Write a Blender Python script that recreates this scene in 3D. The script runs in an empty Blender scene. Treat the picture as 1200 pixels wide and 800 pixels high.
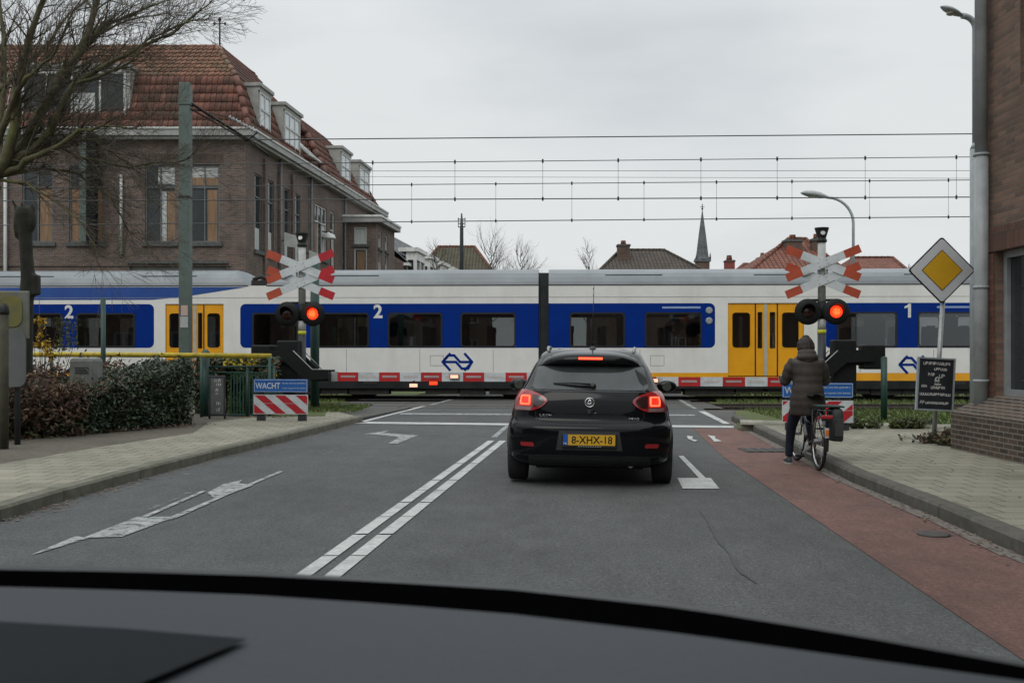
import bpy, math, random
from mathutils import Vector, Matrix, noise
R = math.radians
random.seed(7)
scn = bpy.context.scene
COL = scn.collection

# ------------------------------------------------------------------ camera, light, exposure
EYE = 1.38            # eye height, metres
F = 1200.0            # focal length in pixels of the 1200 px wide photograph
HOR = 413.0           # horizon row
cam = bpy.data.cameras.new('camera'); cam.sensor_width = 36; cam.lens = 36
cam.shift_y = (HOR - 400) / 1200.0
cam.clip_start = 0.05; cam.clip_end = 3000
cam.dof.use_dof = True; cam.dof.focus_distance = 20; cam.dof.aperture_fstop = 9
camo = bpy.data.objects.new('camera', cam); COL.objects.link(camo)
camo.location = (0, 0, EYE); camo.rotation_euler = (R(90), 0, 0)
scn.camera = camo
scn.view_settings.view_transform = 'Standard'
scn.view_settings.look = 'None'
scn.view_settings.exposure = 0.0
scn.view_settings.gamma = 1
scn.cycles.max_bounces = 8
scn.cycles.transparent_max_bounces = 12
scn.cycles.use_denoising = True

SUN_EL, SUN_AZ = R(48), R(205)      # overcast: very soft sun from behind the camera, to the left
world = bpy.data.worlds.new('World'); scn.world = world; world.use_nodes = True
nt = world.node_tree; nt.nodes.clear()
def wn(t): return nt.nodes.new(t)
sky = wn('ShaderNodeTexSky'); sky.sky_type = 'NISHITA'; sky.sun_disc = False
sky.sun_elevation = SUN_EL; sky.sun_rotation = SUN_AZ; sky.air_density = 1.5; sky.dust_density = 4
tc = wn('ShaderNodeTexCoord')
mp = wn('ShaderNodeMapping'); mp.inputs['Scale'].default_value = (1.3, 1.3, 4.5)
nz = wn('ShaderNodeTexNoise'); nz.inputs['Scale'].default_value = 1.15; nz.inputs['Detail'].default_value = 6; nz.inputs['Roughness'].default_value = .5
nt.links.new(tc.outputs['Generated'], mp.inputs[0]); nt.links.new(mp.outputs[0], nz.inputs['Vector'])
rmp = wn('ShaderNodeValToRGB')
rmp.color_ramp.elements[0].position = .38; rmp.color_ramp.elements[0].color = (.555, .600, .630, 1)
rmp.color_ramp.elements[1].position = .62; rmp.color_ramp.elements[1].color = (.780, .805, .815, 1)
nt.links.new(nz.outputs['Fac'], rmp.inputs[0])
sep = wn('ShaderNodeSeparateXYZ'); nt.links.new(tc.outputs['Generated'], sep.inputs[0])
mr = wn('ShaderNodeMapRange'); mr.inputs[1].default_value = .30; mr.inputs[2].default_value = 1.0
mr.inputs[3].default_value = 10.0; mr.inputs[4].default_value = 26.0      # overcast: zenith brighter than horizon
nt.links.new(sep.outputs['Z'], mr.inputs[0])
vm = wn('ShaderNodeVectorMath'); vm.operation = 'SCALE'
nt.links.new(rmp.outputs[0], vm.inputs[0]); nt.links.new(mr.outputs[0], vm.inputs['Scale'])
mx = wn('ShaderNodeMixRGB'); mx.inputs[0].default_value = .06
nt.links.new(vm.outputs[0], mx.inputs[1]); nt.links.new(sky.outputs[0], mx.inputs[2])
bg = wn('ShaderNodeBackground'); bg.inputs['Strength'].default_value = .1
nt.links.new(mx.outputs[0], bg.inputs['Color'])
wo = wn('ShaderNodeOutputWorld'); nt.links.new(bg.outputs[0], wo.inputs[0])
sun = bpy.data.lights.new('sun', 'SUN'); sun.energy = .7; sun.angle = R(30); sun.color = (1, .97, .92)
suno = bpy.data.objects.new('sun', sun); COL.objects.link(suno)
_sd = Vector((math.sin(SUN_AZ) * math.cos(SUN_EL), math.cos(SUN_AZ) * math.cos(SUN_EL), math.sin(SUN_EL)))
suno.rotation_euler = (-_sd).to_track_quat('-Z', 'Y').to_euler()

# ------------------------------------------------------------------ reading the place: rows and columns to metres
def X(px, D): return (px - 600.0) * D / F
def Z(py, D): return EYE + (HOR - py) * D / F
def P(px, py, D): return Vector((X(px, D), D, Z(py, D)))
def G(px, py, z=0.0):
    D = (EYE - z) * F / (py - HOR)
    return Vector((X(px, D), D, z))
RD = R(5.52)                                  # road heading, to the right of straight ahead
RV = Vector((math.sin(RD), math.cos(RD), 0))
RZ = -RD

# ------------------------------------------------------------------ materials
MATS = {}
def mat(name, col, col2=None, scale=8.0, rough=.6, bump=0.0, metal=0.0, emit=None, estr=0.0, coat=0.0,
        coord='Object', detail=5.0, spec=.5, island=0.0, stretch=None, dirt=None, dirt_scale=1.2, lo=.35, hi=.65, alpha=None, bscale=None, streak=None):
    if name in MATS: return MATS[name]
    m = bpy.data.materials.new(name); m.use_nodes = True; MATS[name] = m
    t = m.node_tree; b = t.nodes['Principled BSDF']; L = t.links
    b.inputs['Roughness'].default_value = rough; b.inputs['Metallic'].default_value = metal
    b.inputs['Coat Weight'].default_value = coat; b.inputs['Coat Roughness'].default_value = .05
    b.inputs['Specular IOR Level'].default_value = spec
    col2 = col2 or tuple(c * .82 for c in col)
    tcn = t.nodes.new('ShaderNodeTexCoord'); src = tcn.outputs[coord]
    if stretch:
        mpn = t.nodes.new('ShaderNodeMapping'); mpn.inputs['Scale'].default_value = stretch
        L.new(src, mpn.inputs[0]); src = mpn.outputs[0]
    n = t.nodes.new('ShaderNodeTexNoise'); n.inputs['Scale'].default_value = scale; n.inputs['Detail'].default_value = detail
    n.inputs['Roughness'].default_value = .6
    L.new(src, n.inputs['Vector'])
    r = t.nodes.new('ShaderNodeValToRGB')
    r.color_ramp.elements[0].position = lo; r.color_ramp.elements[0].color = (*col2, 1)
    r.color_ramp.elements[1].position = hi; r.color_ramp.elements[1].color = (*col, 1)
    L.new(n.outputs['Fac'], r.inputs[0]); out = r.outputs[0]
    if island:
        g = t.nodes.new('ShaderNodeNewGeometry'); mrn = t.nodes.new('ShaderNodeMapRange')
        mrn.inputs[3].default_value = 1 - island; mrn.inputs[4].default_value = 1 + island
        L.new(g.outputs['Random Per Island'], mrn.inputs[0])
        vs = t.nodes.new('ShaderNodeVectorMath'); vs.operation = 'SCALE'
        L.new(out, vs.inputs[0]); L.new(mrn.outputs[0], vs.inputs['Scale']); out = vs.outputs[0]
    if dirt:
        n2 = t.nodes.new('ShaderNodeTexNoise'); n2.inputs['Scale'].default_value = dirt_scale; n2.inputs['Detail'].default_value = 7
        n2.inputs['Roughness'].default_value = .65
        if streak:
            mp3 = t.nodes.new('ShaderNodeMapping'); mp3.inputs['Scale'].default_value = streak
            L.new(tcn.outputs['Object'], mp3.inputs[0]); L.new(mp3.outputs[0], n2.inputs['Vector'])
        else:
            L.new(tcn.outputs['Object'], n2.inputs['Vector'])
        r2 = t.nodes.new('ShaderNodeValToRGB'); r2.color_ramp.elements[0].position = .48; r2.color_ramp.elements[1].position = .72
        r2.color_ramp.elements[0].color = (0, 0, 0, 1); r2.color_ramp.elements[1].color = (.75, .75, .75, 1)
        L.new(n2.outputs['Fac'], r2.inputs[0])
        mxn = t.nodes.new('ShaderNodeMixRGB'); L.new(r2.outputs[0], mxn.inputs[0]); L.new(out, mxn.inputs[1])
        mxn.inputs[2].default_value = (*dirt, 1); out = mxn.outputs[0]
    L.new(out, b.inputs['Base Color'])
    if bump:
        bn = t.nodes.new('ShaderNodeBump'); bn.inputs['Strength'].default_value = bump; bn.inputs['Distance'].default_value = .01
        if bscale:
            n3 = t.nodes.new('ShaderNodeTexNoise'); n3.inputs['Scale'].default_value = bscale; n3.inputs['Detail'].default_value = 4
            L.new(src, n3.inputs['Vector']); L.new(n3.outputs['Fac'], bn.inputs['Height'])
        else: L.new(n.outputs['Fac'], bn.inputs['Height'])
        L.new(bn.outputs[0], b.inputs['Normal'])
    if emit:
        b.inputs['Emission Color'].default_value = (*emit, 1); b.inputs['Emission Strength'].default_value = estr
    if alpha is not None: b.inputs['Alpha'].default_value = alpha
    return m

def brickmat(name, c1, c2, mortar, bw=.22, rh=.066, ms=.006, rough=.85, bump=.6, offset=.5, stain=None, mscale=1.0, bias=0.0, squash=1.0):
    if name in MATS: return MATS[name]
    m = bpy.data.materials.new(name); m.use_nodes = True; MATS[name] = m
    t = m.node_tree; b = t.nodes['Principled BSDF']; L = t.links
    b.inputs['Roughness'].default_value = rough; b.inputs['Specular IOR Level'].default_value = .3
    uv = t.nodes.new('ShaderNodeUVMap'); uv.uv_map = 'UVMap'
    nw = t.nodes.new('ShaderNodeTexNoise'); nw.inputs['Scale'].default_value = 3.0
    br = t.nodes.new('ShaderNodeTexBrick'); br.offset = offset
    br.inputs['Scale'].default_value = 1.0; br.inputs['Mortar Size'].default_value = ms; br.inputs['Mortar Smooth'].default_value = .3
    br.inputs['Bias'].default_value = bias
    br.inputs['Brick Width'].default_value = bw; br.inputs['Row Height'].default_value = rh
    br.inputs['Color1'].default_value = (*c1, 1); br.inputs['Color2'].default_value = (*c2, 1); br.inputs['Mortar'].default_value = (*mortar, 1)
    L.new(uv.outputs[0], br.inputs['Vector'])
    n = t.nodes.new('ShaderNodeTexNoise'); n.inputs['Scale'].default_value = .8; n.inputs['Detail'].default_value = 8; n.inputs['Roughness'].default_value = .65
    L.new(uv.outputs[0], n.inputs['Vector'])
    r = t.nodes.new('ShaderNodeValToRGB'); r.color_ramp.elements[0].position = .3; r.color_ramp.elements[1].position = .7
    s = stain or (.62, .62, .60); r.color_ramp.elements[0].color = (*s, 1); r.color_ramp.elements[1].color = (1.1, 1.08, 1.05, 1)
    L.new(n.outputs['Fac'], r.inputs[0])
    mu = t.nodes.new('ShaderNodeMixRGB'); mu.blend_type = 'MULTIPLY'; mu.inputs[0].default_value = 1
    L.new(br.outputs['Color'], mu.inputs[1]); L.new(r.outputs[0], mu.inputs[2])
    n4 = t.nodes.new('ShaderNodeTexNoise'); n4.inputs['Scale'].default_value = 60; n4.inputs['Detail'].default_value = 3
    L.new(uv.outputs[0], n4.inputs['Vector'])
    r4 = t.nodes.new('ShaderNodeValToRGB'); r4.color_ramp.elements[0].position = .25; r4.color_ramp.elements[1].position = .75
    r4.color_ramp.elements[0].color = (.72, .72, .72, 1); r4.color_ramp.elements[1].color = (1.2, 1.2, 1.2, 1)
    L.new(n4.outputs['Fac'], r4.inputs[0])
    mu2 = t.nodes.new('ShaderNodeMixRGB'); mu2.blend_type = 'MULTIPLY'; mu2.inputs[0].default_value = 1
    L.new(mu.outputs[0], mu2.inputs[1]); L.new(r4.outputs[0], mu2.inputs[2])
    L.new(mu2.outputs[0], b.inputs['Base Color'])
    if bump:
        bn = t.nodes.new('ShaderNodeBump'); bn.inputs['Strength'].default_value = bump; bn.inputs['Distance'].default_value = .008; bn.invert = True
        L.new(br.outputs['Fac'], bn.inputs['Height']); L.new(bn.outputs[0], b.inputs['Normal'])
    return m

def glassmat(name, tint=(.5, .55, .55), refl=.12, rough=.02, dens=.5):
    """thin pane: partly clear, partly mirror"""
    if name in MATS: return MATS[name]
    m = bpy.data.materials.new(name); m.use_nodes = True; MATS[name] = m
    t = m.node_tree; t.nodes.clear(); L = t.links
    tr = t.nodes.new('ShaderNodeBsdfTransparent'); tr.inputs[0].default_value = (*[c * dens for c in tint], 1)
    gl = t.nodes.new('ShaderNodeBsdfGlossy'); gl.inputs['Roughness'].default_value = rough; gl.inputs[0].default_value = (.9, .95, .97, 1)
    fr = t.nodes.new('ShaderNodeFresnel'); fr.inputs[0].default_value = 1.5
    ad = t.nodes.new('ShaderNodeMath'); ad.operation = 'ADD'; ad.inputs[1].default_value = refl
    L.new(fr.outputs[0], ad.inputs[0])
    ms = t.nodes.new('ShaderNodeMixShader'); L.new(ad.outputs[0], ms.inputs[0]); L.new(tr.outputs[0], ms.inputs[1]); L.new(gl.outputs[0], ms.inputs[2])
    o = t.nodes.new('ShaderNodeOutputMaterial'); L.new(ms.outputs[0], o.inputs[0])
    return m

def A(*a, **k): return mat(*a, **k)
m_white = A('white_paint', (.72, .72, .70), (.60, .60, .57), 3, .5, dirt=(.30, .30, .27), dirt_scale=2.5)
m_grey = A('grey_metal', (.30, .32, .32), (.22, .24, .24), 6, .45, bump=.05)
m_galv = A('galvanised_steel', (.36, .38, .38), (.26, .28, .28), 12, .5, metal=.3, dirt=(.16, .16, .14), dirt_scale=2)
m_dark = A('dark_metal', (.014, .016, .016), (.022, .024, .022), 9, .5, bump=.05, spec=.25)
m_black = A('black_plastic', (.007, .008, .009), (.012, .013, .013), 20, .55, spec=.2)
m_rubber = A('rubber', (.012, .012, .012), (.02, .02, .02), 30, .85)
m_glassdark = A('window_glass', (.020, .026, .028), (.035, .042, .045), 1.5, .06, spec=.4)
m_chrome = A('chrome', (.6, .6, .6), (.5, .5, .5), 8, .15, metal=1)

# ------------------------------------------------------------------ mesh collector
class M:
    def __init__(self, mp=None):
        self.v = []; self.f = []; self.m = []; self.s = []; self.mats = []; self.map = mp
    def mi(self, m):
        if m not in self.mats: self.mats.append(m)
        return self.mats.index(m)
    def V(self, p):
        p = Vector(p)
        if self.map: p = Vector(self.map(p))
        self.v.append(p); return len(self.v) - 1
    def face(self, idx, m, s=False):
        self.f.append(tuple(idx)); self.m.append(self.mi(m)); self.s.append(s)
    def poly(self, pts, m, s=False): self.face([self.V(p) for p in pts], m, s)
    def box(self, x0, x1, y0, y1, z0, z1, m, T=None):
        if x0 > x1: x0, x1 = x1, x0
        if y0 > y1: y0, y1 = y1, y0
        if z0 > z1: z0, z1 = z1, z0
        c = [Vector((x, y, z)) for z in (z0, z1) for y in (y0, y1) for x in (x0, x1)]
        if T: c = [T @ p for p in c]
        i = [self.V(p) for p in c]
        for q in ((0, 2, 3, 1), (4, 5, 7, 6), (0, 1, 5, 4), (2, 6, 7, 3), (0, 4, 6, 2), (1, 3, 7, 5)):
            self.face([i[k] for k in q], m)
        return self
    def prism(self, poly, d, m, side=None, s=False):
        """poly: list of 3D points, extruded by vector d"""
        d = Vector(d); a = [self.V(p) for p in poly]; b = [self.V(Vector(p) + d) for p in poly]; n = len(a)
        self.face(a[::-1], m); self.face(b, m)
        for k in range(n): self.face((a[k], a[(k + 1) % n], b[(k + 1) % n], b[k]), side or m, s)
        return self
    def tube(self, pts, r, m, n=8, caps=True, smooth=True):
        pts = [Vector(p) for p in pts]; k = len(pts)
        rr = r if isinstance(r, (list, tuple)) else [r] * k
        rings = []; up = None
        for i, p in enumerate(pts):
            t = (pts[min(i + 1, k - 1)] - pts[max(i - 1, 0)])
            if t.length < 1e-9: t = Vector((0, 0, 1))
            t.normalize()
            if up is None:
                a = Vector((0, 0, 1)) if abs(t.z) < .9 else Vector((1, 0, 0))
                u = t.cross(a).normalized()
            else:
                u = (up - t * up.dot(t))
                u = u.normalized() if u.length > 1e-6 else t.orthogonal().normalized()
            up = u; w = t.cross(u)
            rings.append([self.V(p + (u * math.cos(2 * math.pi * j / n) + w * math.sin(2 * math.pi * j / n)) * rr[i]) for j in range(n)])
        for i in range(k - 1):
            for j in range(n):
                self.face((rings[i][j], rings[i][(j + 1) % n], rings[i + 1][(j + 1) % n], rings[i + 1][j]), m, smooth)
        if caps: self.face(rings[0][::-1], m); self.face(rings[-1], m)
        return self
    def lathe(self, c, axis, prof, m, n=24, smooth=True, caps=True):
        """prof: list of (distance along axis, radius)"""
        c = Vector(c); t = Vector(axis).normalized(); u = t.orthogonal().normalized(); w = t.cross(u); rings = []
        for (h, r) in prof:
            rings.append([self.V(c + t * h + (u * math.cos(2 * math.pi * j / n) + w * math.sin(2 * math.pi * j / n)) * r) for j in range(n)])
        for i in range(len(prof) - 1):
            for j in range(n):
                self.face((rings[i][j], rings[i][(j + 1) % n], rings[i + 1][(j + 1) % n], rings[i + 1][j]), m, smooth)
        if caps: self.face(rings[0][::-1], m); self.face(rings[-1], m)
        return self
    def grid(self, rows, m, s=True, close=False):
        """rows: list of lists of points"""
        ids = [[self.V(p) for p in r] for r in rows]
        for i in range(len(ids) - 1):
            n = len(ids[i])
            for j in range(n if close else n - 1):
                self.face((ids[i][j], ids[i][(j + 1) % n], ids[i + 1][(j + 1) % n], ids[i + 1][j]), m, s)
        return ids
    def torus(self, c, axis, Rr, r, m, n=36, k=8):
        c = Vector(c); t = Vector(axis).normalized(); u = t.orthogonal().normalized(); w = t.cross(u); rows = []
        for i in range(n + 1):
            a = 2 * math.pi * i / n; d = u * math.cos(a) + w * math.sin(a)
            rows.append([c + d * (Rr + r * math.cos(2 * math.pi * j / k)) + t * r * math.sin(2 * math.pi * j / k) for j in range(k)])
        self.grid(rows, m, True, True); return self
    def text(self, s, size, mapf, m, width=None, align='CENTER', bold=0.0, space=1.0):
        """flat lettering; mapf(u, v) -> point"""
        cu = bpy.data.curves.new('t', 'FONT'); cu.body = s; cu.size = 1; cu.align_x = align; cu.align_y = 'CENTER'; cu.offset = bold
        cu.space_character = space; cu.resolution_u = 3
        o = bpy.data.objects.new('t', cu); COL.objects.link(o)
        dg = bpy.context.evaluated_depsgraph_get(); me = bpy.data.meshes.new_from_object(o.evaluated_get(dg))
        bpy.data.objects.remove(o); xs = [v.co.x for v in me.vertices] or [0, 1]; ys = [v.co.y for v in me.vertices] or [0, 1]
        cy = (min(ys) + max(ys)) / 2; sc = size / max(1e-6, (max(ys) - min(ys)))
        sx = width / (max(xs) - min(xs)) if width else sc
        cx = (min(xs) + max(xs)) / 2 if align == 'CENTER' else min(xs)
        ids = [self.V(mapf((v.co.x - cx) * sx, (v.co.y - cy) * sc)) for v in me.vertices]
        for p in me.polygons: self.face([ids[i] for i in p.vertices], m)
        bpy.data.meshes.remove(me); return self
    def build(self, name, parent=None, world=False, bevel=0, loc=None):
        vs = self.v
        if parent is not None and world:
            inv = WM(parent).inverted(); vs = [inv @ p for p in vs]
        elif loc is not None: vs = [p - Vector(loc) for p in vs]
        me = bpy.data.meshes.new(name); me.from_pydata([tuple(p) for p in vs], [], self.f)
        for mm in self.mats: me.materials.append(mm)
        me.polygons.foreach_set('material_index', self.m); me.polygons.foreach_set('use_smooth', self.s)
        uvl = me.uv_layers.new(name='UVMap').data
        for p in me.polygons:
            n = p.normal; h = Vector((-n.y, n.x, 0))
            if abs(n.z) > .97 or h.length < 1e-4: U = Vector((1, 0, 0)); W = Vector((0, 1, 0))
            else:
                U = h.normalized(); W = n.cross(U)
                if abs(U.x) > .3 and U.x < 0 or abs(U.x) <= .3 and U.y < 0: U = -U
                if W.z < 0: W = -W
            for li in p.loop_indices:
                co = me.vertices[me.loops[li].vertex_index].co
                uvl[li].uv = (co.dot(U), co.dot(W))
        me.update()
        o = bpy.data.objects.new(name, me); COL.objects.link(o)
        if loc is not None: o.location = loc
        if parent is not None: o.parent = parent
        if bevel:
            b = o.modifiers.new('bevel', 'BEVEL'); b.width = bevel; b.segments = 2; b.limit_method = 'ANGLE'; b.angle_limit = R(40)
        return o

def WM(o):
    """world matrix from location, z rotation and parents (no depsgraph needed)"""
    m = Matrix.LocRotScale(o.location, o.rotation_euler, o.scale)
    return WM(o.parent) @ m if o.parent else m
def thing(name, label, cat, loc=(0, 0, 0), rz=0.0, group=None, rot=None):
    o = bpy.data.objects.new(name, None); COL.objects.link(o); o.location = loc; o.rotation_euler = rot or (0, 0, rz)
    o.empty_display_size = .2
    o['label'] = label; o['category'] = cat
    if group: o['group'] = group
    return o
def tag(o, label, cat, group=None, kind=None):
    o['label'] = label; o['category'] = cat
    if group: o['group'] = group
    if kind: o['kind'] = kind
    return o
def struct(o, label=None, kind='structure', cat=None):
    o['kind'] = kind
    if label: o['label'] = label
    if cat: o['category'] = cat
    return o
def kids(o): return [c for c in bpy.data.objects if c.parent == o]
def copy_tree(o, parent=None):
    c = o.copy(); COL.objects.link(c); c.parent = parent
    for ch in kids(o): copy_tree(ch, c)
    return c

def bake(o):
    """turn modifiers into plain mesh"""
    dg = bpy.context.evaluated_depsgraph_get(); me = bpy.data.meshes.new_from_object(o.evaluated_get(dg))
    o.modifiers.clear(); o.data = me
    return o

# ------------------------------------------------------------------ ground
m_ground = A('rough_ground', (.060, .066, .034), (.045, .040, .028), 3, .95, bump=.5, dirt=(.10, .09, .07))
m_asph = A('asphalt', (.118, .120, .117), (.042, .045, .045), 70, .88, bump=.6, detail=4, lo=.34, hi=.66, dirt=(.060, .063, .063), dirt_scale=.55, spec=.25)
m_asph2 = A('old_asphalt', (.095, .094, .088), (.065, .064, .060), 60, .9, bump=.35, detail=4, dirt=(.12, .115, .095), dirt_scale=.7, spec=.3)
def layered(m, specs):
    """multiply the base colour by coarse and fine noise so the surface is uneven at every distance"""
    t = m.node_tree; b = t.nodes['Principled BSDF']; src = b.inputs['Base Color'].links[0].from_socket; c = t.nodes.new('ShaderNodeTexCoord')
    for sc, lo_, hi_, st in specs:
        mp_ = t.nodes.new('ShaderNodeMapping'); mp_.inputs['Scale'].default_value = st; mp_.inputs['Rotation'].default_value = (0, 0, R(5.5))
        n = t.nodes.new('ShaderNodeTexNoise'); n.inputs['Scale'].default_value = sc; n.inputs['Detail'].default_value = 6; n.inputs['Roughness'].default_value = .7
        r = t.nodes.new('ShaderNodeMapRange'); r.inputs[1].default_value = .3; r.inputs[2].default_value = .7; r.inputs[3].default_value = lo_; r.inputs[4].default_value = hi_
        v = t.nodes.new('ShaderNodeVectorMath'); v.operation = 'SCALE'
        t.links.new(c.outputs['Object'], mp_.inputs[0]); t.links.new(mp_.outputs[0], n.inputs['Vector']); t.links.new(n.outputs['Fac'], r.inputs[0]); t.links.new(src, v.inputs[0]); t.links.new(r.outputs[0], v.inputs['Scale']); src = v.outputs[0]
    t.links.new(src, b.inputs['Base Color'])
layered(m_asph, ((.45, .80, 1.22, (1, .35, 1)), (5, .86, 1.14, (1, .5, 1)), (28, .65, 1.35, (1, 1, 1))))
m_red = A('red_asphalt', (.185, .100, .083), (.100, .060, .052), 80, .88, bump=.5, detail=4, lo=.32, hi=.68, dirt=(.080, .056, .050), dirt_scale=.8, spec=.25)
layered(m_red, ((.6, .72, 1.25, (1, .4, 1)), (6, .85, 1.15, (1, .5, 1)), (30, .7, 1.3, (1, 1, 1))))
m_slab = brickmat('paving_slabs', (.285, .272, .220), (.240, .230, .185), (.110, .108, .082), .30, .30, .010, bump=.5, stain=(.66, .66, .62))
m_kerb = A('kerb_concrete', (.155, .150, .115), (.100, .098, .075), 9, .9, bump=.3, dirt=(.06, .065, .04), dirt_scale=2)
m_kerb2 = A('pale_kerb', (.44, .43, .37), (.32, .31, .26), 9, .9, bump=.3, dirt=(.12, .12, .08), dirt_scale=2)
m_grass = A('grass_turf', (.085, .115, .022), (.045, .065, .018), 14, .95, bump=.8, dirt=(.10, .085, .035), dirt_scale=2.2)
m_soil = A('bare_soil', (.120, .105, .080), (.070, .060, .045), 12, .95, bump=.6, dirt=(.05, .045, .03))
m_ballast = A('ballast', (.060, .055, .050), (.022, .020, .018), 25, .95, bump=1.0)
m_line = A('road_paint', (.50, .51, .49), (.34, .35, .34), 30, .8, detail=6, dirt=(.20, .21, .21), dirt_scale=3.0)
m_worn = A('worn_road_paint', (.34, .35, .345), (.20, .21, .21), 7, .85, detail=8)
_t = m_worn.node_tree; _n = _t.nodes.new('ShaderNodeTexNoise'); _n.inputs['Scale'].default_value = 9; _n.inputs['Detail'].default_value = 9; _n.inputs['Roughness'].default_value = .75
_r = _t.nodes.new('ShaderNodeValToRGB'); _r.color_ramp.elements[0].position = .36; _r.color_ramp.elements[1].position = .50
_c = _t.nodes.new('ShaderNodeTexCoord'); _t.links.new(_c.outputs['Object'], _n.inputs['Vector']); _t.links.new(_n.outputs['Fac'], _r.inputs[0]); _t.links.new(_r.outputs[0], _t.nodes['Principled BSDF'].inputs['Alpha'])

g = M(); g.poly([(-900, -80, -.2), (900, -80, -.2), (900, 1500, -.2), (-900, 1500, -.2)], m_ground)
struct(g.build('ground'))

def slab(name, pts, z, m, th=.2, side=None):
    a = M(); pts = [Vector((p[0], p[1], z)) for p in pts]
    # orient counter clockwise
    ar = sum(pts[i].x * pts[(i + 1) % len(pts)].y - pts[(i + 1) % len(pts)].x * pts[i].y for i in range(len(pts)))
    if ar < 0: pts = pts[::-1]
    base = [p - Vector((0, 0, th)) for p in pts]
    a.prism(base, (0, 0, th), m, side)
    return a.build(name)
def sheet(name, pts, z, m, kind='structure'):
    a = M(); pts = [Vector((p[0], p[1], z)) for p in pts]
    ar = sum(pts[i].x * pts[(i + 1) % len(pts)].y - pts[(i + 1) % len(pts)].x * pts[i].y for i in range(len(pts)))
    if ar < 0: pts = pts[::-1]
    a.poly(pts, m); return a.build(name)

LEFT = [Vector((-5.6, -3, 0)), Vector((-5.05, 4.5, 0))] + [G(x, y) for x, y in ((0, 611), (75, 587), (165, 561), (250, 538), (350, 513), (395, 501.5), (425, 494), (470, 482), (500, 475.5), (558, 459))]
LEFT += [LEFT[-1] + RV * 95]
RIGHT = [Vector((3.35, -3, 0)), Vector((3.42, 4.0, 0))] + [G(x, y) for x, y in ((1200, 652), (1100, 607), (1000, 565.5), (950, 540), (925, 527), (885, 507), (857, 493), (828, 481), (795, 462))]
RIGHT += [RIGHT[-1] + RV * 95]
struct(slab('road', LEFT + RIGHT[::-1], 0, m_asph))
# red cycle lane, lies on the road
cyl = [Vector((2.05, -3, 0)), Vector((2.2, 3, 0))] + [G(x, y) for x, y in ((1135, 730), (950, 605), (847, 535), (812, 502))]
cyr = [RIGHT[0], RIGHT[1]] + RIGHT[2:8] + [G(872, 502)]
cyr = [p + Vector((-.02, 0, 0)) for p in cyr]
struct(sheet('cycle_lane', cyl + cyr[::-1], .004, m_red))
# pale gutter line beside the right kerb
a = M()
for i in range(1, 8):
    p, q = RIGHT[i], RIGHT[i + 1]
    a.poly([p + Vector((-.16, 0, .009)), p + Vector((-.02, 0, .009)), q + Vector((-.02, 0, .009)), q + Vector((-.13, 0, .009))], A('gutter_grit', (.17, .15, .13), (.10, .08, .07), 25, .95))
struct(a.build('gutter'))

def kerb(name, pts, side, w=.16, z=.12, m=m_kerb, joint=1.0):
    """kerb stones along pts; side=-1 puts the stone to the left of the line"""
    a = M(); n = len(pts); offs = []
    for i, p in enumerate(pts):
        t = (pts[min(i + 1, n - 1)] - pts[max(i - 1, 0)]).normalized(); offs.append(Vector((t.y, -t.x, 0)) * side)
    for i in range(n - 1):
        p, q, o1, o2 = pts[i], pts[i + 1], offs[i], offs[i + 1]; L = (q - p).length; k = max(1, int(L / joint))
        for j in range(k):
            s0 = j / k + .006 / L; s1 = (j + 1) / k - .006 / L
            A0 = p.lerp(q, s0); A1 = p.lerp(q, s1); B0 = A0 + o1.lerp(o2, s0) * w; B1 = A1 + o1.lerp(o2, s1) * w
            c = .02; up = Vector((0, 0, z))
            A0t = A0.lerp(B0, c / w) + up; A1t = A1.lerp(B1, c / w) + up
            A0m = A0 + up * .8; A1m = A1 + up * .8
            a.poly([A0 - Vector((0, 0, .05)), A1 - Vector((0, 0, .05)), A1m, A0m], m); a.poly([A0m, A1m, A1t, A0t], m, True)
            a.poly([A0t, A1t, B1 + up, B0 + up], m)
            a.poly([A0 - Vector((0, 0, .05)), A0m, A0t, B0 + up, B0 - Vector((0, 0, .05))], m)
            a.poly([A1 - Vector((0, 0, .05)), A1m, A1t, B1 + up, B1 - Vector((0, 0, .05))], m)
    o = a.build(name); struct(o); return [p + offs[i] * w for i, p in enumerate(pts)]
kl = kerb('kerb', LEFT[:9], -1)
kr = kerb('kerb', RIGHT[:9], 1, m=A('dark_kerb', (.105, .098, .080), (.065, .062, .052), 9, .9, bump=.3, dirt=(.05, .05, .035), dirt_scale=2))
# left pavement
lo = [Vector((-13, -3, 0)), G(-260, 560, .12), G(0, 543, .12), G(110, 524, .12), G(226, 507, .12), G(245, 494.5, .12), G(310, 487, .12), G(385, 479, .12)]
pl = [Vector((p.x, p.y, 0)) for p in kl]
struct(slab('pavement', lo + pl[::-1], .116, m_slab))
struct(slab('verge', [(-60, -3), (-13, -3), (lo[1].x, lo[1].y), (lo[2].x, lo[2].y), (lo[3].x, lo[3].y), (lo[4].x, lo[4].y), (lo[5].x, lo[5].y), (lo[6].x, lo[6].y), (lo[7].x, lo[7].y), (lo[7].x, 24.6), (-60, 26.4)], .10, m_soil))
struct(slab('crossing_apron', [(lo[7].x, lo[7].y), (kl[-1].x, kl[-1].y), (LEFT[9].x, LEFT[9].y), (LEFT[9].x + .1, 24.6), (lo[7].x, 24.75)], .05, m_asph2))
struct(slab('crossing_apron', [(LEFT[8].x, LEFT[8].y - .2), (LEFT[8].x + .6, LEFT[8].y), (LEFT[10].x + .6, 24.9), (LEFT[8].x - 1.5, 24.9)], -.006, m_asph2))
struct(sheet('grass_patch', [G(381, 487, .12), G(318, 488, .12), G(300, 485, .12), G(300, 478, .12), G(382, 479.5, .12)], .124, m_grass))
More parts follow.
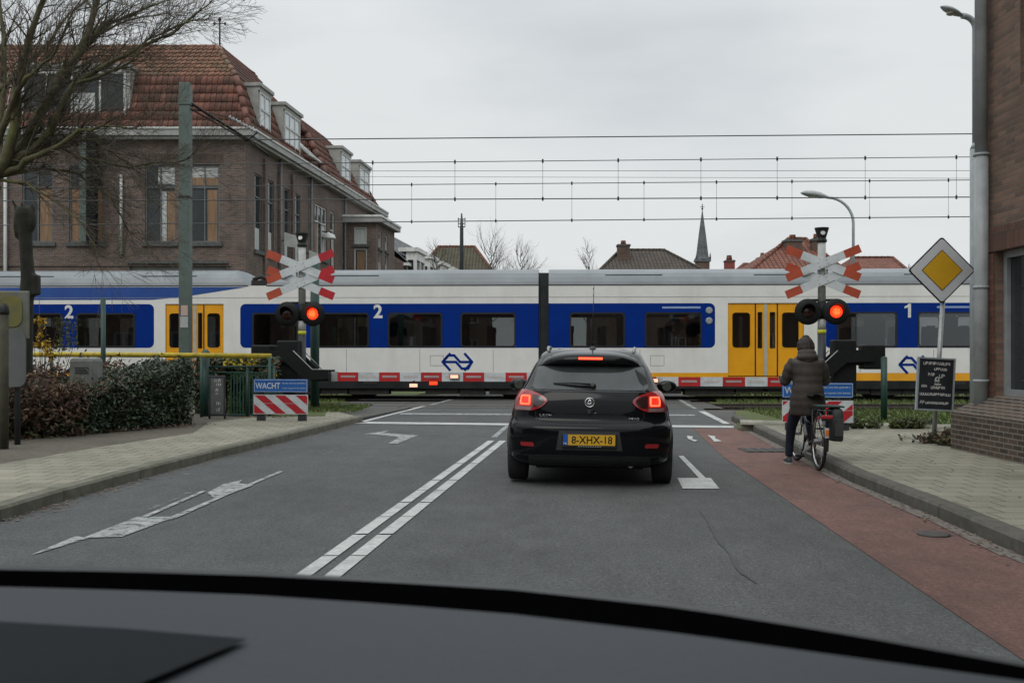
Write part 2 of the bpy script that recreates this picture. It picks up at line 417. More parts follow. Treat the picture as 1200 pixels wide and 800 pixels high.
# right pavement and grass by the track
ro = [Vector((12, -3, 0)), Vector((12, 15.8, 0)), G(1131, 503, .12), G(1000, 500, .12), G(868, 497, .12)]
ro = [Vector((p.x, p.y, 0)) for p in ro]
prr = [Vector((p.x, p.y, 0)) for p in kr]
struct(slab('pavement', prr + ro[::-1], .116, m_slab))
kerb('kerb', [Vector((p.x, p.y, 0)) for p in (Vector((14, 15.9, 0)), ro[2], ro[3], ro[4])], 1, w=.12, z=.19, m=m_kerb2)
struct(slab('grass', [(14, 16.2), (ro[2].x, ro[2].y + .2), (ro[3].x, ro[3].y + .2), (ro[4].x, ro[4].y + .2), (5.2, 23.9), (60, 22)], .03, m_grass))
struct(slab('crossing_apron', [(RIGHT[8].x - .3, RIGHT[8].y - .5), (ro[4].x + .1, ro[4].y + .25), (5.25, 23.95), (6.2, 24.6), (RIGHT[9].x - .4, 24.75)], -.006, m_asph2))
struct(slab('crossing_apron', [(-6, 17.5), (8, 17.5), (8, 24.7), (-6, 24.9)], -.012, m_asph2))
# the two tracks: direction nearly square to the view
TR = R(-2.0)
def trk(x, y, z=0.0): return Vector((x * math.cos(TR) - (y) * math.sin(TR), 31.3 + x * math.sin(TR) + y * math.cos(TR), z))
struct(sheet('trackbed', [trk(-120, -6.4), trk(120, -6.4), trk(120, 2.2), trk(-120, 2.2)], -.15, m_ballast))
struct(slab('grass', [trk(-120, -2.9), trk(-4.6, -2.9), trk(-4.6, -2.1), trk(-120, -2.1)], -.02, m_grass))
struct(slab('grass', [trk(5.6, -2.9), trk(120, -2.9), trk(120, -2.1), trk(5.6, -2.1)], -.02, m_grass))
struct(slab('grass', [trk(-120, 2.3), trk(-3.3, 2.3), (-2.2, 45), (-120, 45)], -.02, m_grass))
struct(slab('grass', [trk(5.9, 2.3), trk(120, 2.3), (120, 45), (7.3, 45)], -.02, m_grass))
for ty, lab in ((-4.3, 'railway track nearer to the road junction, empty, in front of the train'), (0.0, 'railway track under the blue, white and yellow train')):
    t = thing('railway_track', lab, 'railway track', trk(0, ty), TR, 'the two railway tracks')
    m_rail = A('rail_steel', (.10, .085, .075), (.05, .04, .035), 15, .55, metal=.4)
    for s in (-.75, .75):
        a = M(); a.box(-110, 110, s - .036, s + .036, -.02, .012, m_rail); a.box(-110, 110, s - .012, s + .012, -.12, -.02, m_rail); a.box(-110, 110, s - .07, s + .07, -.14, -.12, m_rail)
        a.build('rail', t)
    for lo_, hi_ in ((-70, -8), (10, 71)):
        a = M()
        for k in range(lo_, hi_): a.box(k * .6 - .12, k * .6 + .12, -1.25, 1.25, -.22, -.141, m_kerb)
        a.box(lo_ * .6, hi_ * .6, -.04, .04, -.2, -.16, m_kerb)
        a.build('sleepers', t)
# crossing deck plates
a = M()
for ty in (-4.3, 0):
    for (y0, y1) in ((-1.6, -.80), (-.69, .69), (.80, 1.6)):
        for k in range(-5, 6):
            a.poly([trk(k * .9 + .5 - .44, ty + y0, .006), trk(k * .9 + .5 + .44, ty + y0, .006), trk(k * .9 + .5 + .44, ty + y1, .006), trk(k * .9 + .5 - .44, ty + y1, .006)], A('crossing_panels', (.085, .084, .080), (.055, .054, .052), 20, .85, bump=.3))
struct(a.build('crossing_deck'))

m_faint = m_worn.copy(); m_faint.name = 'faint_road_paint'
for _q in m_faint.node_tree.nodes:
    if _q.type == 'VALTORGB' and _q.color_ramp.elements[1].position < .55: _q.color_ramp.elements[0].position = .50; _q.color_ramp.elements[1].position = .72
# ------------------------------------------------------------------ road markings
def strip(a, p, q, w, z=.008, m=m_line, ends=0):
    d = (q - p); d.z = 0; d.normalize(); n = Vector((d.y, -d.x, 0)) * w / 2; up = Vector((0, 0, z))
    a.poly([p - n + up, p + n + up, q + n + up, q - n + up], m)
def mark(name, pts, m=m_line, z=.008):
    a = M(); P_ = [Vector((p[0], p[1], z)) for p in pts]
    ar = sum(P_[i].x * P_[(i + 1) % len(P_)].y - P_[(i + 1) % len(P_)].x * P_[i].y for i in range(len(P_)))
    a.poly(P_ if ar > 0 else P_[::-1], m); return struct(a.build(name))
a = M()
for (xb, xt) in (((352.5, 372), (572, 579.5)), ((387, 407), (585.5, 593.5))):
    A0 = (G(xb[0], 670), G(xb[1], 670)); B0 = (G(xt[0], 516.5), G(xt[1], 516.5))
    d0 = (B0[0] - A0[0]); 
    A1 = [A0[k] - d0 * .9 for k in (0, 1)]
    N = 22
    for i in range(N):
        s0 = i / N + .0015; s1 = (i + 1) / N - .0015 if i % 2 else (i + 1) / N
        q = [A1[0].lerp(B0[0], s0), A1[1].lerp(B0[1], s0), A1[1].lerp(B0[1], s1), A1[0].lerp(B0[0], s1)]
        a.poly([v + Vector((0, 0, .008)) for v in q], m_line)
struct(a.build('centre_line'))
mark('faded_centre_line', [G(575, 513), G(582, 513), G(597, 499), G(592, 499)], m_worn)
mark('stop_line', [G(413, 494.2), G(413.5, 496.4), G(860, 501.6), G(860, 499.2)])
mark('cross_line', [G(470, 484.2), G(468, 486), G(815, 487.6), G(814, 485.9)], m_worn)
mark('edge_line', [G(416, 495.5), G(424, 495.5), G(500, 475.8), G(495, 475.8)])
mark('edge_line', [G(502, 474.6), G(507, 474.6), G(566, 459), G(562, 459)], m_worn)
mark('edge_line', [G(848, 496.8), G(856, 496.8), G(826, 482), G(818, 482)])
mark('edge_line', [G(812, 479), G(817, 479), G(795, 466), G(790, 466)], m_worn)
# T mark at the right of the car
mark('lane_mark', [G(795, 534.5), G(801, 534.5), G(827, 560.5), G(819, 560.5)])
mark('lane_mark', [G(794, 560.5), G(833, 560.5), G(843, 573), G(800, 573)])
# worn turn arrow far and near
mark('turn_arrow', [G(426, 509), G(456, 504.5), G(449, 507.5), G(490, 510.5), G(466, 520), G(455, 520), G(468, 512.5), G(444, 509.8)], m_worn)
mark('turn_arrow', [G(97, 631), G(160, 606.5), G(206, 606), G(143, 629.5)], m_worn)
mark('turn_arrow', [G(192, 611), G(199, 606.5), G(328, 552), G(332, 553), G(268, 580), G(206, 608)], m_worn, .0090)
mark('turn_arrow', [G(243, 578), G(262, 568), G(284, 563), G(280, 567), G(297, 569), G(268, 580), G(250, 584)], m_worn, .0100)
mark('turn_arrow', [G(166, 606), G(236, 576), G(242, 576), G(174, 606)], m_worn, .0098)
mark('turn_arrow', [G(36, 651), G(88, 629), G(104, 631), G(48, 648)], m_worn)
mark('faded_mark', [G(170, 598), G(220, 577), G(226, 577.5), G(176, 599)], m_faint, .0095)
mark('faded_mark', [G(212, 556), G(245, 552), G(250, 554.5), G(220, 557)], m_faint)
mark('faded_mark', [G(372, 533), G(404, 523), G(407, 524), G(378, 534)], m_faint)
mark('faded_mark', [G(427, 529), G(440, 525.5), G(444, 526.5), G(432, 530)], m_faint)
mark('cycle_symbol', [G(805, 511), G(812, 512), G(811, 515), G(818, 516.5), G(814, 518), G(806, 514.5)], m_line, .012)
mark('cycle_symbol', [G(829, 510.5), G(838, 511.5), G(838, 514), G(846, 517.5), G(837, 518), G(833, 513.5)], m_line, .012)
# tar seam crack
a = M(); m_tar = A('tar', (.018, .018, .018), (.025, .025, .025), 30, .6)
pts = [G(x, y) for x, y in ((820, 598), (829, 610), (838, 627), (847, 640), (856, 651), (862, 663), (872, 674), (887, 684))]
for i in range(len(pts) - 1):
    strip(a, pts[i], pts[i + 1], .012 + .010 * (i % 3), .0065, m_tar)
struct(a.build('tar_seam'))
a = M(); a.lathe(G(1094, 627) + Vector((0, 0, .002)), (0, 0, 1), [(0, .12), (.012, .12), (.012, .095)], A('cast_iron', (.05, .045, .04), (.03, .028, .026), 20, .7, bump=.4), 20)
tag(a.build('drain_cover'), 'small round cast iron cover set in the red cycle lane', 'drain cover')
a = M()
p = G(905, 528); a.box(p.x - .42, p.x + .42, p.y - .28, p.y + .3, .0045, .014, A('cast_iron2', (.06, .05, .045), (.035, .03, .028), 20, .75, bump=.4))
for k in range(6): a.box(p.x - .38 + k * .14, p.x - .31 + k * .14, p.y - .24, p.y + .26, .0145, .019, m_dark)
tag(a.build('gully_grate'), 'dark rectangular gully grate in the red lane beside the front bicycle wheel', 'drain cover')
# ------------------------------------------------------------------ the train
m_tw = A('train_white', (.74, .735, .70), (.69, .685, .65), 2, .28, coat=.3, dirt=(.60, .585, .54), dirt_scale=1.5, streak=(.8, 1, .25))
m_tb = A('train_blue', (.0008, .026, .205), (.0008, .022, .175), 2, .4, spec=.1)
m_tb2 = A('train_light_blue', (.020, .075, .29), (.018, .062, .25), 2, .3, coat=.3)
m_ty = A('train_yellow', (.80, .36, .010), (.70, .31, .010), 2, .32, coat=.3)
m_tg = A('train_roof', (.20, .222, .235), (.155, .172, .185), 1.2, .42, dirt=(.13, .14, .145), dirt_scale=.5, streak=(.35, 1, 2.5))
m_tskirt = A('train_skirt', (.020, .022, .023), (.012, .013, .013), 3, .7, spec=.2)
m_under = A('underframe', (.016, .015, .014), (.03, .026, .022), 6, .8)
m_bel = A('bellows', (.028, .034, .036), (.016, .02, .021), 4, .75)
m_seal = A('window_seal', (.012, .013, .015), None, 9, .4)
m_pane = glassmat('train_pane', (.80, .84, .84), .06, .03, .46)
m_int = A('train_inside', (.30, .30, .29), (.22, .22, .22), 3, .7)
m_seat = A('train_seat', (.035, .04, .06), (.02, .02, .03), 6, .8)
YF = -1.5
train = thing('train', 'white, blue and yellow commuter train passing over the level crossing', 'train', trk(0, 0), TR)
def lx(px):
    k = (px - 600) / F
    c, s = math.cos(TR), math.sin(TR)
    # world = (x c - YF s, 31.3 + x s + YF c); X = k D
    return (k * (31.3 + YF * c) + YF * s) / (c - k * s)
def tz(py): return EYE + (HOR - py) * 29.8 / F
Z0, Z1, Z2, Z3, Z4, Z5 = tz(455), tz(445.5), tz(436.5), tz(407.5), tz(355.5), tz(334)
def ribbon(a, x0, x1, prof, m, sm=True):
    """prof list of (y, z) swept along x; mirrored too"""
    for sgn in (1, -1):
        rows = [[(x, y * sgn, z) for x in ((x0, x1) if sgn > 0 else (x1, x0))] for (y, z) in prof]
        a.grid(rows, m, sm)
def side_cells(a, x0, x1, holes, colour):
    xs = sorted(set([x0, x1] + [h[0] for h in holes] + [h[1] for h in holes] + [c for c in colour['x'] if x0 < c < x1]))
    zs = sorted(set([Z0, Z1, Z2, Z3, Z4, Z5] + [h[2] for h in holes] + [h[3] for h in holes]))
    for i in range(len(xs) - 1):
        for j in range(len(zs) - 1):
            cx, cz = (xs[i] + xs[i + 1]) / 2, (zs[j] + zs[j + 1]) / 2
            if any(h[0] < cx < h[1] and h[2] < cz < h[3] for h in holes): continue
            m = colour['f'](cx, cz)
            for s in (1, -1):
                q = [(xs[i], YF * s, zs[j]), (xs[i + 1], YF * s, zs[j]), (xs[i + 1], YF * s, zs[j + 1]), (xs[i], YF * s, zs[j + 1])]
                a.poly(q if s > 0 else q[::-1], m)
def rrect(x0, x1, z0, z1, r, n=4):
    pts = []
    for (cx, cz, a0) in ((x1 - r, z0 + r, -90), (x1 - r, z1 - r, 0), (x0 + r, z1 - r, 90), (x0 + r, z0 + r, 180)):
        for k in range(n + 1):
            t = R(a0 + 90 * k / n); pts.append((cx + r * math.cos(t), cz + r * math.sin(t)))
    return pts
def window_part(car, x0, x1, z0, z1, frame_m=m_seal, name='window', r=.09, fw=.035):
    o_ = rrect(x0 - .01, x1 + .01, z0 - .01, z1 + .01, r); i_ = rrect(x0 + fw, x1 - fw, z0 + fw, z1 - fw, r * .8)
    for s in (1, -1):
        a = M(); y = YF * s - .012 * s
        for k in range(len(o_)):
            k2 = (k + 1) % len(o_)
            q = [(o_[k][0], y, o_[k][1]), (o_[k2][0], y, o_[k2][1]), (i_[k2][0], y, i_[k2][1]), (i_[k][0], y, i_[k][1])]
            a.poly(q if s > 0 else q[::-1], frame_m)
            q = [(i_[k][0], y, i_[k][1]), (i_[k2][0], y, i_[k2][1]), (i_[k2][0], y + .04 * s, i_[k2][1]), (i_[k][0], y + .04 * s, i_[k][1])]
            a.poly(q if s > 0 else q[::-1], frame_m)
        q = [(p[0], YF * s + .006 * s, p[1]) for p in i_]; a.poly(q if s > 0 else q[::-1], m_pane)
        a.build(name, car)
def logo(a, cx, cz, w, m, y):
    """double arrow emblem: two interlocking arrows"""
    h = w * .56; t = w * .085
    def bar(pts):
        for i in range(len(pts) - 1):
            p, q = Vector(pts[i]), Vector(pts[i + 1]); d = (q - p).normalized(); n = Vector((-d.y, d.x)) * t / 2
            e = d * t * .25
            P4 = [p - n - e, q - n + e, q + n + e, p + n - e]
            if i: pass
            a.poly([(cx + v.x, y - .0006 * i, cz + v.y) for v in P4], m)
    W = w / 2; H = h / 2
    bar([(-W * .50, H), (-W, 0), (-W * .50, -H)])
    bar([(-W, 0.0), (-W * .1, 0.0), (W * .30, -H * .80), (W * .72, -H * .80), (W * .98, -H * .0)])
    bar([(-W * .98, H * .05), (-W * .62, H * .80), (-W * .22, H * .80), (W * .18, 0.0), (W, 0.0)])
    bar([(W * .50, H), (W, 0), (W * .50, -H)])

WINZ0, WINZ1 = tz(406.5), tz(366.5)
def carriage(label, x0, x1, blues, wins, doors, classes, logos, upper=None, roofs=None, decals=()):
    car = thing('carriage', label, 'x'); del car['category']; car.parent = train; 
    bl = [(lx(a_), lx(b_)) for a_, b_ in blues]
    holes = [(lx(a_) + .0, lx(b_), WINZ0, WINZ1) for a_, b_ in wins] + [(lx(a_), lx(b_), tz(441), Z4) for a_, b_ in doors]
    def colour(x, z):
        if z < Z1: return m_tskirt
        if z < Z2: return m_ty
        if Z3 < z < Z4 and any(p < x < q for p, q in bl): return m_tb
        return m_tw
    a = M(); cs = {'x': [v for p in bl for v in p], 'f': colour}
    side_cells(a, x0, x1, holes, cs)
    # white corner fillets of the blue panels
    r = .16
    for p, q in bl:
        for (cx, sx) in ((p, 1), (q, -1)):
            if not (x0 + .01 < cx < x1 - .01): continue
            for (cz, sz) in ((Z3, 1), (Z4, -1)):
                arc = [(cx, cz)] + [(cx + sx * r * (1 - math.cos(R(t))), cz + sz * r * (1 - math.sin(R(t)))) for t in range(0, 91, 18)]
                for s in (1, -1):
                    pp = [(u, YF * s - .003 * s, v) for u, v in arc]
                    n = (Vector(pp[2]) - Vector(pp[1])).cross(Vector(pp[0]) - Vector(pp[1]))
                    a.poly(pp if n.y * s < 0 else pp[::-1], m_tw)
    a.box(x0, x1, -1.35, 1.35, .60, .72, m_under)                      # floor
    for xe in (x0, x1 - .06): a.box(xe, xe + .06, -1.44, 1.44, .55, 3.45, m_bel)
    # interior ceiling and seats in view through the windows
    a.box(x0, x1, -1.4, 1.4, 3.02, 3.08, m_int)
    for (h0, h1) in ((1.5, 1.46),):
        pass
    a.build('body', car)
    a = M(); x = x0 + .6
    while x < x1 - .6:
        if not any(lx(d0) - .4 < x < lx(d1) + .4 for d0, d1 in doors):
            for ys in (-1.3, .45):
                a.box(x, x + .12, ys, ys + .85, 1.1, 1.98, m_seat); a.box(x - .02, x + .14, ys + .08, ys + .36, 1.98, 2.16, m_seat); a.box(x - .02, x + .14, ys + .48, ys + .76, 1.98, 2.14, m_seat); a.box(x + .12, x + .5, ys, ys + .85, 1.08, 1.2, m_seat)
        x += .95
    a.build('seats', car)
    a = M()
    for (r0, r1, s0, s1) in roofs:
        prof = [(-1.5, Z5), (-1.47, Z5 + .10), (-1.40, Z5 + .24), (-1.27, Z5 + .36), (-1.05, Z5 + .45), (-.6, Z5 + .52), (0, Z5 + .54)]
        rows = []
        for sgn in (1, -1):
            for i in range(len(prof) - 1):
                (y_a, z_a), (y_b, z_b) = prof[i], prof[i + 1]
                sh0 = lambda z: s0 * (z - Z5) / .54; sh1 = lambda z: s1 * (z - Z5) / .54
                q = [(r0 + sh0(z_a), y_a * sgn, z_a), (r1 - sh1(z_a), y_a * sgn, z_a), (r1 - sh1(z_b), y_b * sgn, z_b), (r0 + sh0(z_b), y_b * sgn, z_b)]
                a.poly(q if sgn > 0 else q[::-1], m_tg, True)
        # end caps
        for (e, sl, dr) in ((r0, s0, 1), (r1, -s1, -1)):
            pts = [(e + sl * (z - Z5) / .54, y, z) for y, z in prof] + [(e + sl * (z - Z5) / .54, -y, z) for y, z in prof[::-1][1:]]
            a.poly(pts if dr < 0 else pts[::-1], m_tg)
        a.box(r0, r1, YF - .012, YF + .02, Z5 - .012, Z5 + .012, m_seal)
    a.build('roof', car)
    if roofs:
        a = M()
        for (r0, r1, s0, s1) in roofs:
            k = r0 + 1.6
            while k < r1 - 2.5:
                for j in range(7): a.box(k + .05, k + 1.7, -1.38 + .004 * j, -1.30, Z5 + .14 + j * .026, Z5 + .152 + j * .026, m_tskirt)
                k += 4.3
        a.build('roof_vents', car)
    for (w0, w1) in wins: window_part(car, lx(w0), lx(w1), WINZ0, WINZ1)
    for d in doors:
        X0, X1 = lx(d[0]), lx(d[1]); w = X1 - X0; zt = Z4 - .02; zb = tz(440)
        GL = ((.060, .295), (.400, .450), (.560, .620), (.715, .935))
        gl = [(X0 + w * f0, X0 + w * f1, WINZ0 - .02, WINZ1) for f0, f1 in GL]
        for s in (1, -1):
            a = M(); xs = sorted([X0, X1] + [v for h in gl for v in h[:2]]); zs = [zb, WINZ0 - .02, WINZ1, zt]
            for i in range(len(xs) - 1):
                for j in range(3):
                    cx, cz = (xs[i] + xs[i + 1]) / 2, (zs[j] + zs[j + 1]) / 2
                    if any(h[0] < cx < h[1] and h[2] < cz < h[3] for h in gl): continue
                    q = [(xs[i], (YF + .03) * s, zs[j]), (xs[i + 1], (YF + .03) * s, zs[j]), (xs[i + 1], (YF + .03) * s, zs[j + 1]), (xs[i], (YF + .03) * s, zs[j + 1])]
                    a.poly(q if s > 0 else q[::-1], m_ty)
            for fr, ww in ((.365, .035), (.655, .035)):
                a.box(X0 + w * fr - ww / 2, X0 + w * fr + ww / 2, YF * s + .028 * s, YF * s + .024 * s, zb, zt, m_seal)
            a.box(X0 + w * .5 - .05, X0 + w * .5 + .05, YF * s + .028 * s, YF * s + .02 * s, zb, zt, A('door_edge', (.42, .40, .33), None, 6, .5))
            dp = a.build('door', car)
            for f0, f1 in GL:
                b = M(); rr = .09 if f1 - f0 > .1 else .035
                o_ = rrect(X0 + w * f0, X0 + w * f1, WINZ0 - .02, WINZ1, rr)
                oo = rrect(X0 + w * f0 - .012, X0 + w * f1 + .012, WINZ0 - .035, WINZ1 + .015, .02)
                q = [(p[0], (YF + .034) * s, p[1]) for p in o_]; b.poly(q if s > 0 else q[::-1], m_pane)
                for k in range(len(o_)):
                    k2 = (k + 1) % len(o_); y = (YF + .022) * s
                    q = [(oo[k][0], y, oo[k][1]), (oo[k2][0], y, oo[k2][1]), (o_[k2][0], y, o_[k2][1]), (o_[k][0], y, o_[k][1])]
                    b.poly(q if s > 0 else q[::-1], m_seal if f1 - f0 < .1 else m_ty)
                b.build('door_window', dp)
    for (px, s) in classes:
        a = M(); a.text(s, .40, lambda u, v: (lx(px) + u, YF - .006, tz(364.5) + v), m_white, bold=.03) if s != '1' else a.poly([(lx(px) + u, YF - .006, tz(364.5) + v) for u, v in ((.0, -.2), (.085, -.2), (.085, .2), (.02, .2), (-.03, .15), (-.10, .12), (-.10, .06), (.0, .09))], m_white); a.build('class_number', car)
    for (px, py, w) in logos:
        a = M(); logo(a, lx(px), tz(py), w, m_tb, YF - .004); a.build('emblem', car)
    for (p0, p1, py) in decals:
        a = M(); a.box(lx(p0), lx(p1), YF - .004, YF, tz(py) - .028, tz(py) + .028, A('decal', (.25, .34, .55), None, 5, .5)); a.build('stripe_decal', car)
    # underframe: equipment boxes, bogies and wheels
    a = M(); L = x1 - x0; k = x0 + .5
    rs = random.Random(int(x0 * 10))
    while k < x1 - 1.2:
        w = rs.uniform(.7, 1.6); a.box(k, min(k + w, x1 - .2), -1.40, -.9, rs.uniform(.13, .24), .62, m_under); a.box(k, min(k + w, x1 - .2), .9, 1.40, .16, .62, m_under); k += w + rs.uniform(.02, .16)
    a.box(x0 + .3, x1 - .3, -.95, .95, .50, .59, m_under); a.build('underframe', car)
    # panel joints, small hatches on the visible side
    a = M(); q_ = [lx(p) for p in range(-540, 1900, 86)]
    for k, u in enumerate(q_):
        if x0 + .3 < u < x1 - 1.2 and not any(lx(d0) - 1.2 < u < lx(d1) + .2 for d0, d1 in doors):
            a.box(u - .004, u + .004, YF - .003, YF, Z2 + .02, Z3 - .05, m_tskirt)
            if k % 2: a.box(u + .5, u + .9, YF - .006, YF - .001, Z1 - .10, Z1 - .02, m_under)
            if k % 3 == 0:
                for (e0, e1, f0, f1) in ((.3, .308, .2, .5), (.69, .698, .2, .5), (.308, .69, .2, .208), (.308, .69, .492, .5)): a.box(u + e0, u + e1, YF - .003, YF, Z2 + f0, Z2 + f1, m_tskirt)
    a.box(x0, x1, YF - .006, YF - .001, Z4 + .18, Z4 + .19, A('joint_grey', (.32, .32, .31), None, 5, .6))
    a.build('panel_joints', car)
    return car
GX0, GX1 = lx(631), lx(643)
c1 = carriage('carriage left of the dark gangway, class 2', lx(-560), GX0,
              [(-300, 180.5), (281.5, 640)], [(36, 73), (90, 158), (-60, 20), (-160, -80), (296, 349), (370, 432), (455, 518), (540, 604)],
              [(194, 262)], [(81, '2'), (443, '2')], [(536, 424, .86)],
              roofs=[(lx(-560), lx(291), 0, .62), (lx(312), GX0, .25, 0)])
# light blue band along the top of the left hand end, sweeping up to a point
a = M()
zz = tz(350.5)
pts = [(lx(-560), zz), (lx(178), zz), (lx(215), tz(347)), (lx(290), tz(335.5)), (lx(-560), tz(335.5))]
a.poly([(u, YF - .004, v) for u, v in pts], m_tb2); a.poly([(u, -YF + .004, v) for u, v in pts[::-1]], m_tb2)
a.build('blue_sweep', c1)
a = M(); a.box(lx(291), lx(312), -1.2, 1.2, Z5, Z5 + .18, m_under); a.tube([(lx(292), -1.1, Z5 + .2), (lx(302), -1.1, Z5 + .30), (lx(311), -1.1, Z5 + .2)], .06, m_under); a.build('roof_coupling', c1)
c2 = carriage('carriage right of the dark gangway, class 1 at its far end', GX1, lx(1900),
              [(635, 838), (966, 1260)], [(668, 732), (756, 822), (981, 1051), (1076, 1148), (1170, 1236), (1420, 1490), (1515, 1585)],
              [(853, 942)], [(1064, '1')], [(1072, 427, .86)], roofs=[(GX1, lx(1900), 0, 0)], decals=[(776, 821, 360.5), (1098, 1150, 360.5)])
a = M(); a.box(GX0, GX1, -1.36, 1.36, .55, 3.36, m_bel); a.box(GX0, GX1, -1.2, 1.2, 3.36, 3.72, m_bel)
for k in range(5): xk = GX0 + (GX1 - GX0) * (k + .5) / 5; a.box(xk - .015, xk + .015, -1.40, 1.40, .5, 3.40, m_bel)
a.build('gangway', train)
a = M()
for px, pz in ((826, 364), (826, 376)): a.lathe((lx(px + 5), YF + .01, tz(pz)), (0, -1, 0), [(0, .10), (.02, .10), (.025, .07)], m_grey, 14)
a.build('side_lamp', c2)
for c, xs in ((c1, (lx(-200), lx(-110), lx(590), lx(700) * 0 + lx(500))), (c2, (lx(690), lx(770), lx(1300), lx(1380)))):
    pass
for bx in (lx(-120), lx(382), lx(636), lx(1010), lx(1500)):
    bg_ = M(); bg_.box(bx - 1.35, bx + 1.35, -1.15, -1.02, .34, .56, m_under); bg_.box(bx - 1.35, bx + 1.35, 1.02, 1.15, .34, .56, m_under)
    o = bg_.build('bogie', train)
    for dx in (-.9, .9):
        w = M()
        for s in (-1, 1): w.lathe((bx + dx, s * .71, .43), (0, s, 0), [(-.06, .44), (-.03, .44), (-.03, .42), (.06, .42), (.075, .30), (.05, .1), (.12, .1)], A('wheel_steel', (.07, .06, .055), (.04, .035, .03), 9, .5, metal=.5), 28)
        w.tube([(bx + dx, -.8, .43), (bx + dx, .8, .43)], .08, m_under)
        w.build('wheelset', o)

# ------------------------------------------------------------------ overhead wires
m_wire = A('wire', (.035, .04, .042), (.05, .055, .055), 9, .5)
def wire(name, label, py0, py1, D0, x0=-30, x1=30, r=.011, sag=0, droppers=None, grp='overhead wires across the road'):
    """py0 at column 400, py1 at column 1140"""
    def depth(x): return D0 - x * math.tan(R(2))
    def pt(x):
        D = depth(x); px = 600 + x * F / D; py = py0 + (py1 - py0) * (px - 400) / 740
        z = EYE + (HOR - py) * D / F
        return Vector((x, D, z))
    a = M(); N = 30; a.tube([pt(x0 + (x1 - x0) * i / N) for i in range(N + 1)], r, m_wire, 5)
    return tag(a.build(name), label, 'wire', grp), pt, depth
w1, p1, _ = wire('feeder_wire', 'topmost overhead wire, hung from the green mast', 163, 157, 26.0, x0=X(292, 26), r=.015)
w2, p2, _ = wire('messenger_wire', 'second overhead wire from the top, carrying thin droppers', 191, 184, 27, r=.011)
w3, p3, _ = wire('feeder_wire', 'thin pale wire just below the second overhead wire', 200.5, 200, 36, r=.009)
w4, p4, _ = wire('messenger_wire', 'fourth overhead wire from the top, slightly curved, with thin droppers', 217, 211, 31.3, r=.013)
w5, p5, _ = wire('contact_wire', 'thick wire over the nearer track, second from the bottom', 234, 231, 27, r=.015)
w6, p6, _ = wire('contact_wire', 'lowest overhead wire, just above the train', 260.5, 254, 31.3, r=.015)
w7, p7, _ = wire('feeder_wire', 'very thin wire between the third and fourth overhead wires', 207, 209, 38, r=.007)
names8 = ('leftmost', 'second', 'third', 'fourth', 'fifth', 'sixth', 'seventh', 'rightmost')
def drops(pa, pb, D, pxs, lab):
    for i, px in enumerate(pxs):
        x = X(px, D); A0, B0 = pa(x), pb(x); a = M(); a.tube([A0, B0], .005, m_wire, 4)
        for q in (A0, B0): a.lathe(q - Vector((0, 0, .05)), (0, 0, 1), [(0, .024), (.10, .024)], m_dark, 6)
        nm = names8[i] if i < len(pxs) - 1 else 'rightmost'
        tag(a.build('dropper'), nm + ' ' + lab, 'dropper', 'droppers between the overhead wires')
drops(p2, p5, 27, (436, 533, 636, 724, 820, 908, 1009, 1113), 'dropper hanging between the second and the fifth overhead wire')
drops(p4, p6, 31.3, (482, 581, 670, 754, 838, 925, 1014, 1104), 'dropper hanging between the fourth and the lowest overhead wire')

# ------------------------------------------------------------------ brick building on the left, behind the train
m_brick = brickmat('brown_brick', (.205, .130, .108), (.100, .074, .068), (.20, .19, .175), .22, .066, .010)
m_brickl = brickmat('brown_brick_street', (.200, .130, .108), (.110, .080, .072), (.19, .18, .165), .22, .066, .010)
m_soldier = brickmat('soldier_brick', (.125, .080, .066), (.075, .050, .045), (.12, .115, .10), .07, .24, .010, offset=0)
m_tile = A('red_roof_tile', (.180, .070, .046), (.100, .044, .033), 5, .75, island=.35, dirt=(.055, .050, .035), dirt_scale=.9)
m_tileo = A('orange_roof_tile', (.215, .100, .058), (.130, .066, .042), 5, .75, island=.35, dirt=(.075, .075, .04), dirt_scale=1.3)
m_cornice = A('cornice_paint', (.38, .38, .36), (.27, .275, .26), 3, .6, dirt=(.11, .11, .10), dirt_scale=1.5)
m_sill = A('stone_sill', (.10, .105, .10), (.06, .065, .06), 8, .8)
m_cur = A('ochre_curtain', (.27, .165, .095), (.17, .105, .06), 2, .8, stretch=(6, 6, .5))
m_curw = A('net_curtain', (.50, .52, .50), (.36, .38, .37), 3, .8, stretch=(8, 8, .5))
m_frame = A('pale_frame', (.52, .53, .51), (.42, .43, .41), 5, .5)
m_framed = A('grey_frame', (.13, .14, .14), (.09, .10, .10), 5, .5)
O = Vector((X(287, 40), 40, 0))
bld = thing('brick_building', 'large brown brick building with red tiled mansard roof left of the road, behind the train', 'building', O)
def Dside(px): return 40 * 429.0 / (716.0 - px)
def Bv(px): return (Dside(px) - 40) / RV.y               # distance along the street side
def zs(px, py): return EYE + (HOR - py) * Dside(px) / F
nS = Vector((RV.y, -RV.x, 0))                            # outward normal of the street side
def FR(p): return O + Vector((-p[0], -p[1], p[2]))       # front: (u to the left, outward, z)
def SD(p): return O + RV * p[0] + nS * p[1] + Vector((0, 0, p[2]))   # street side: (u away, outward, z)
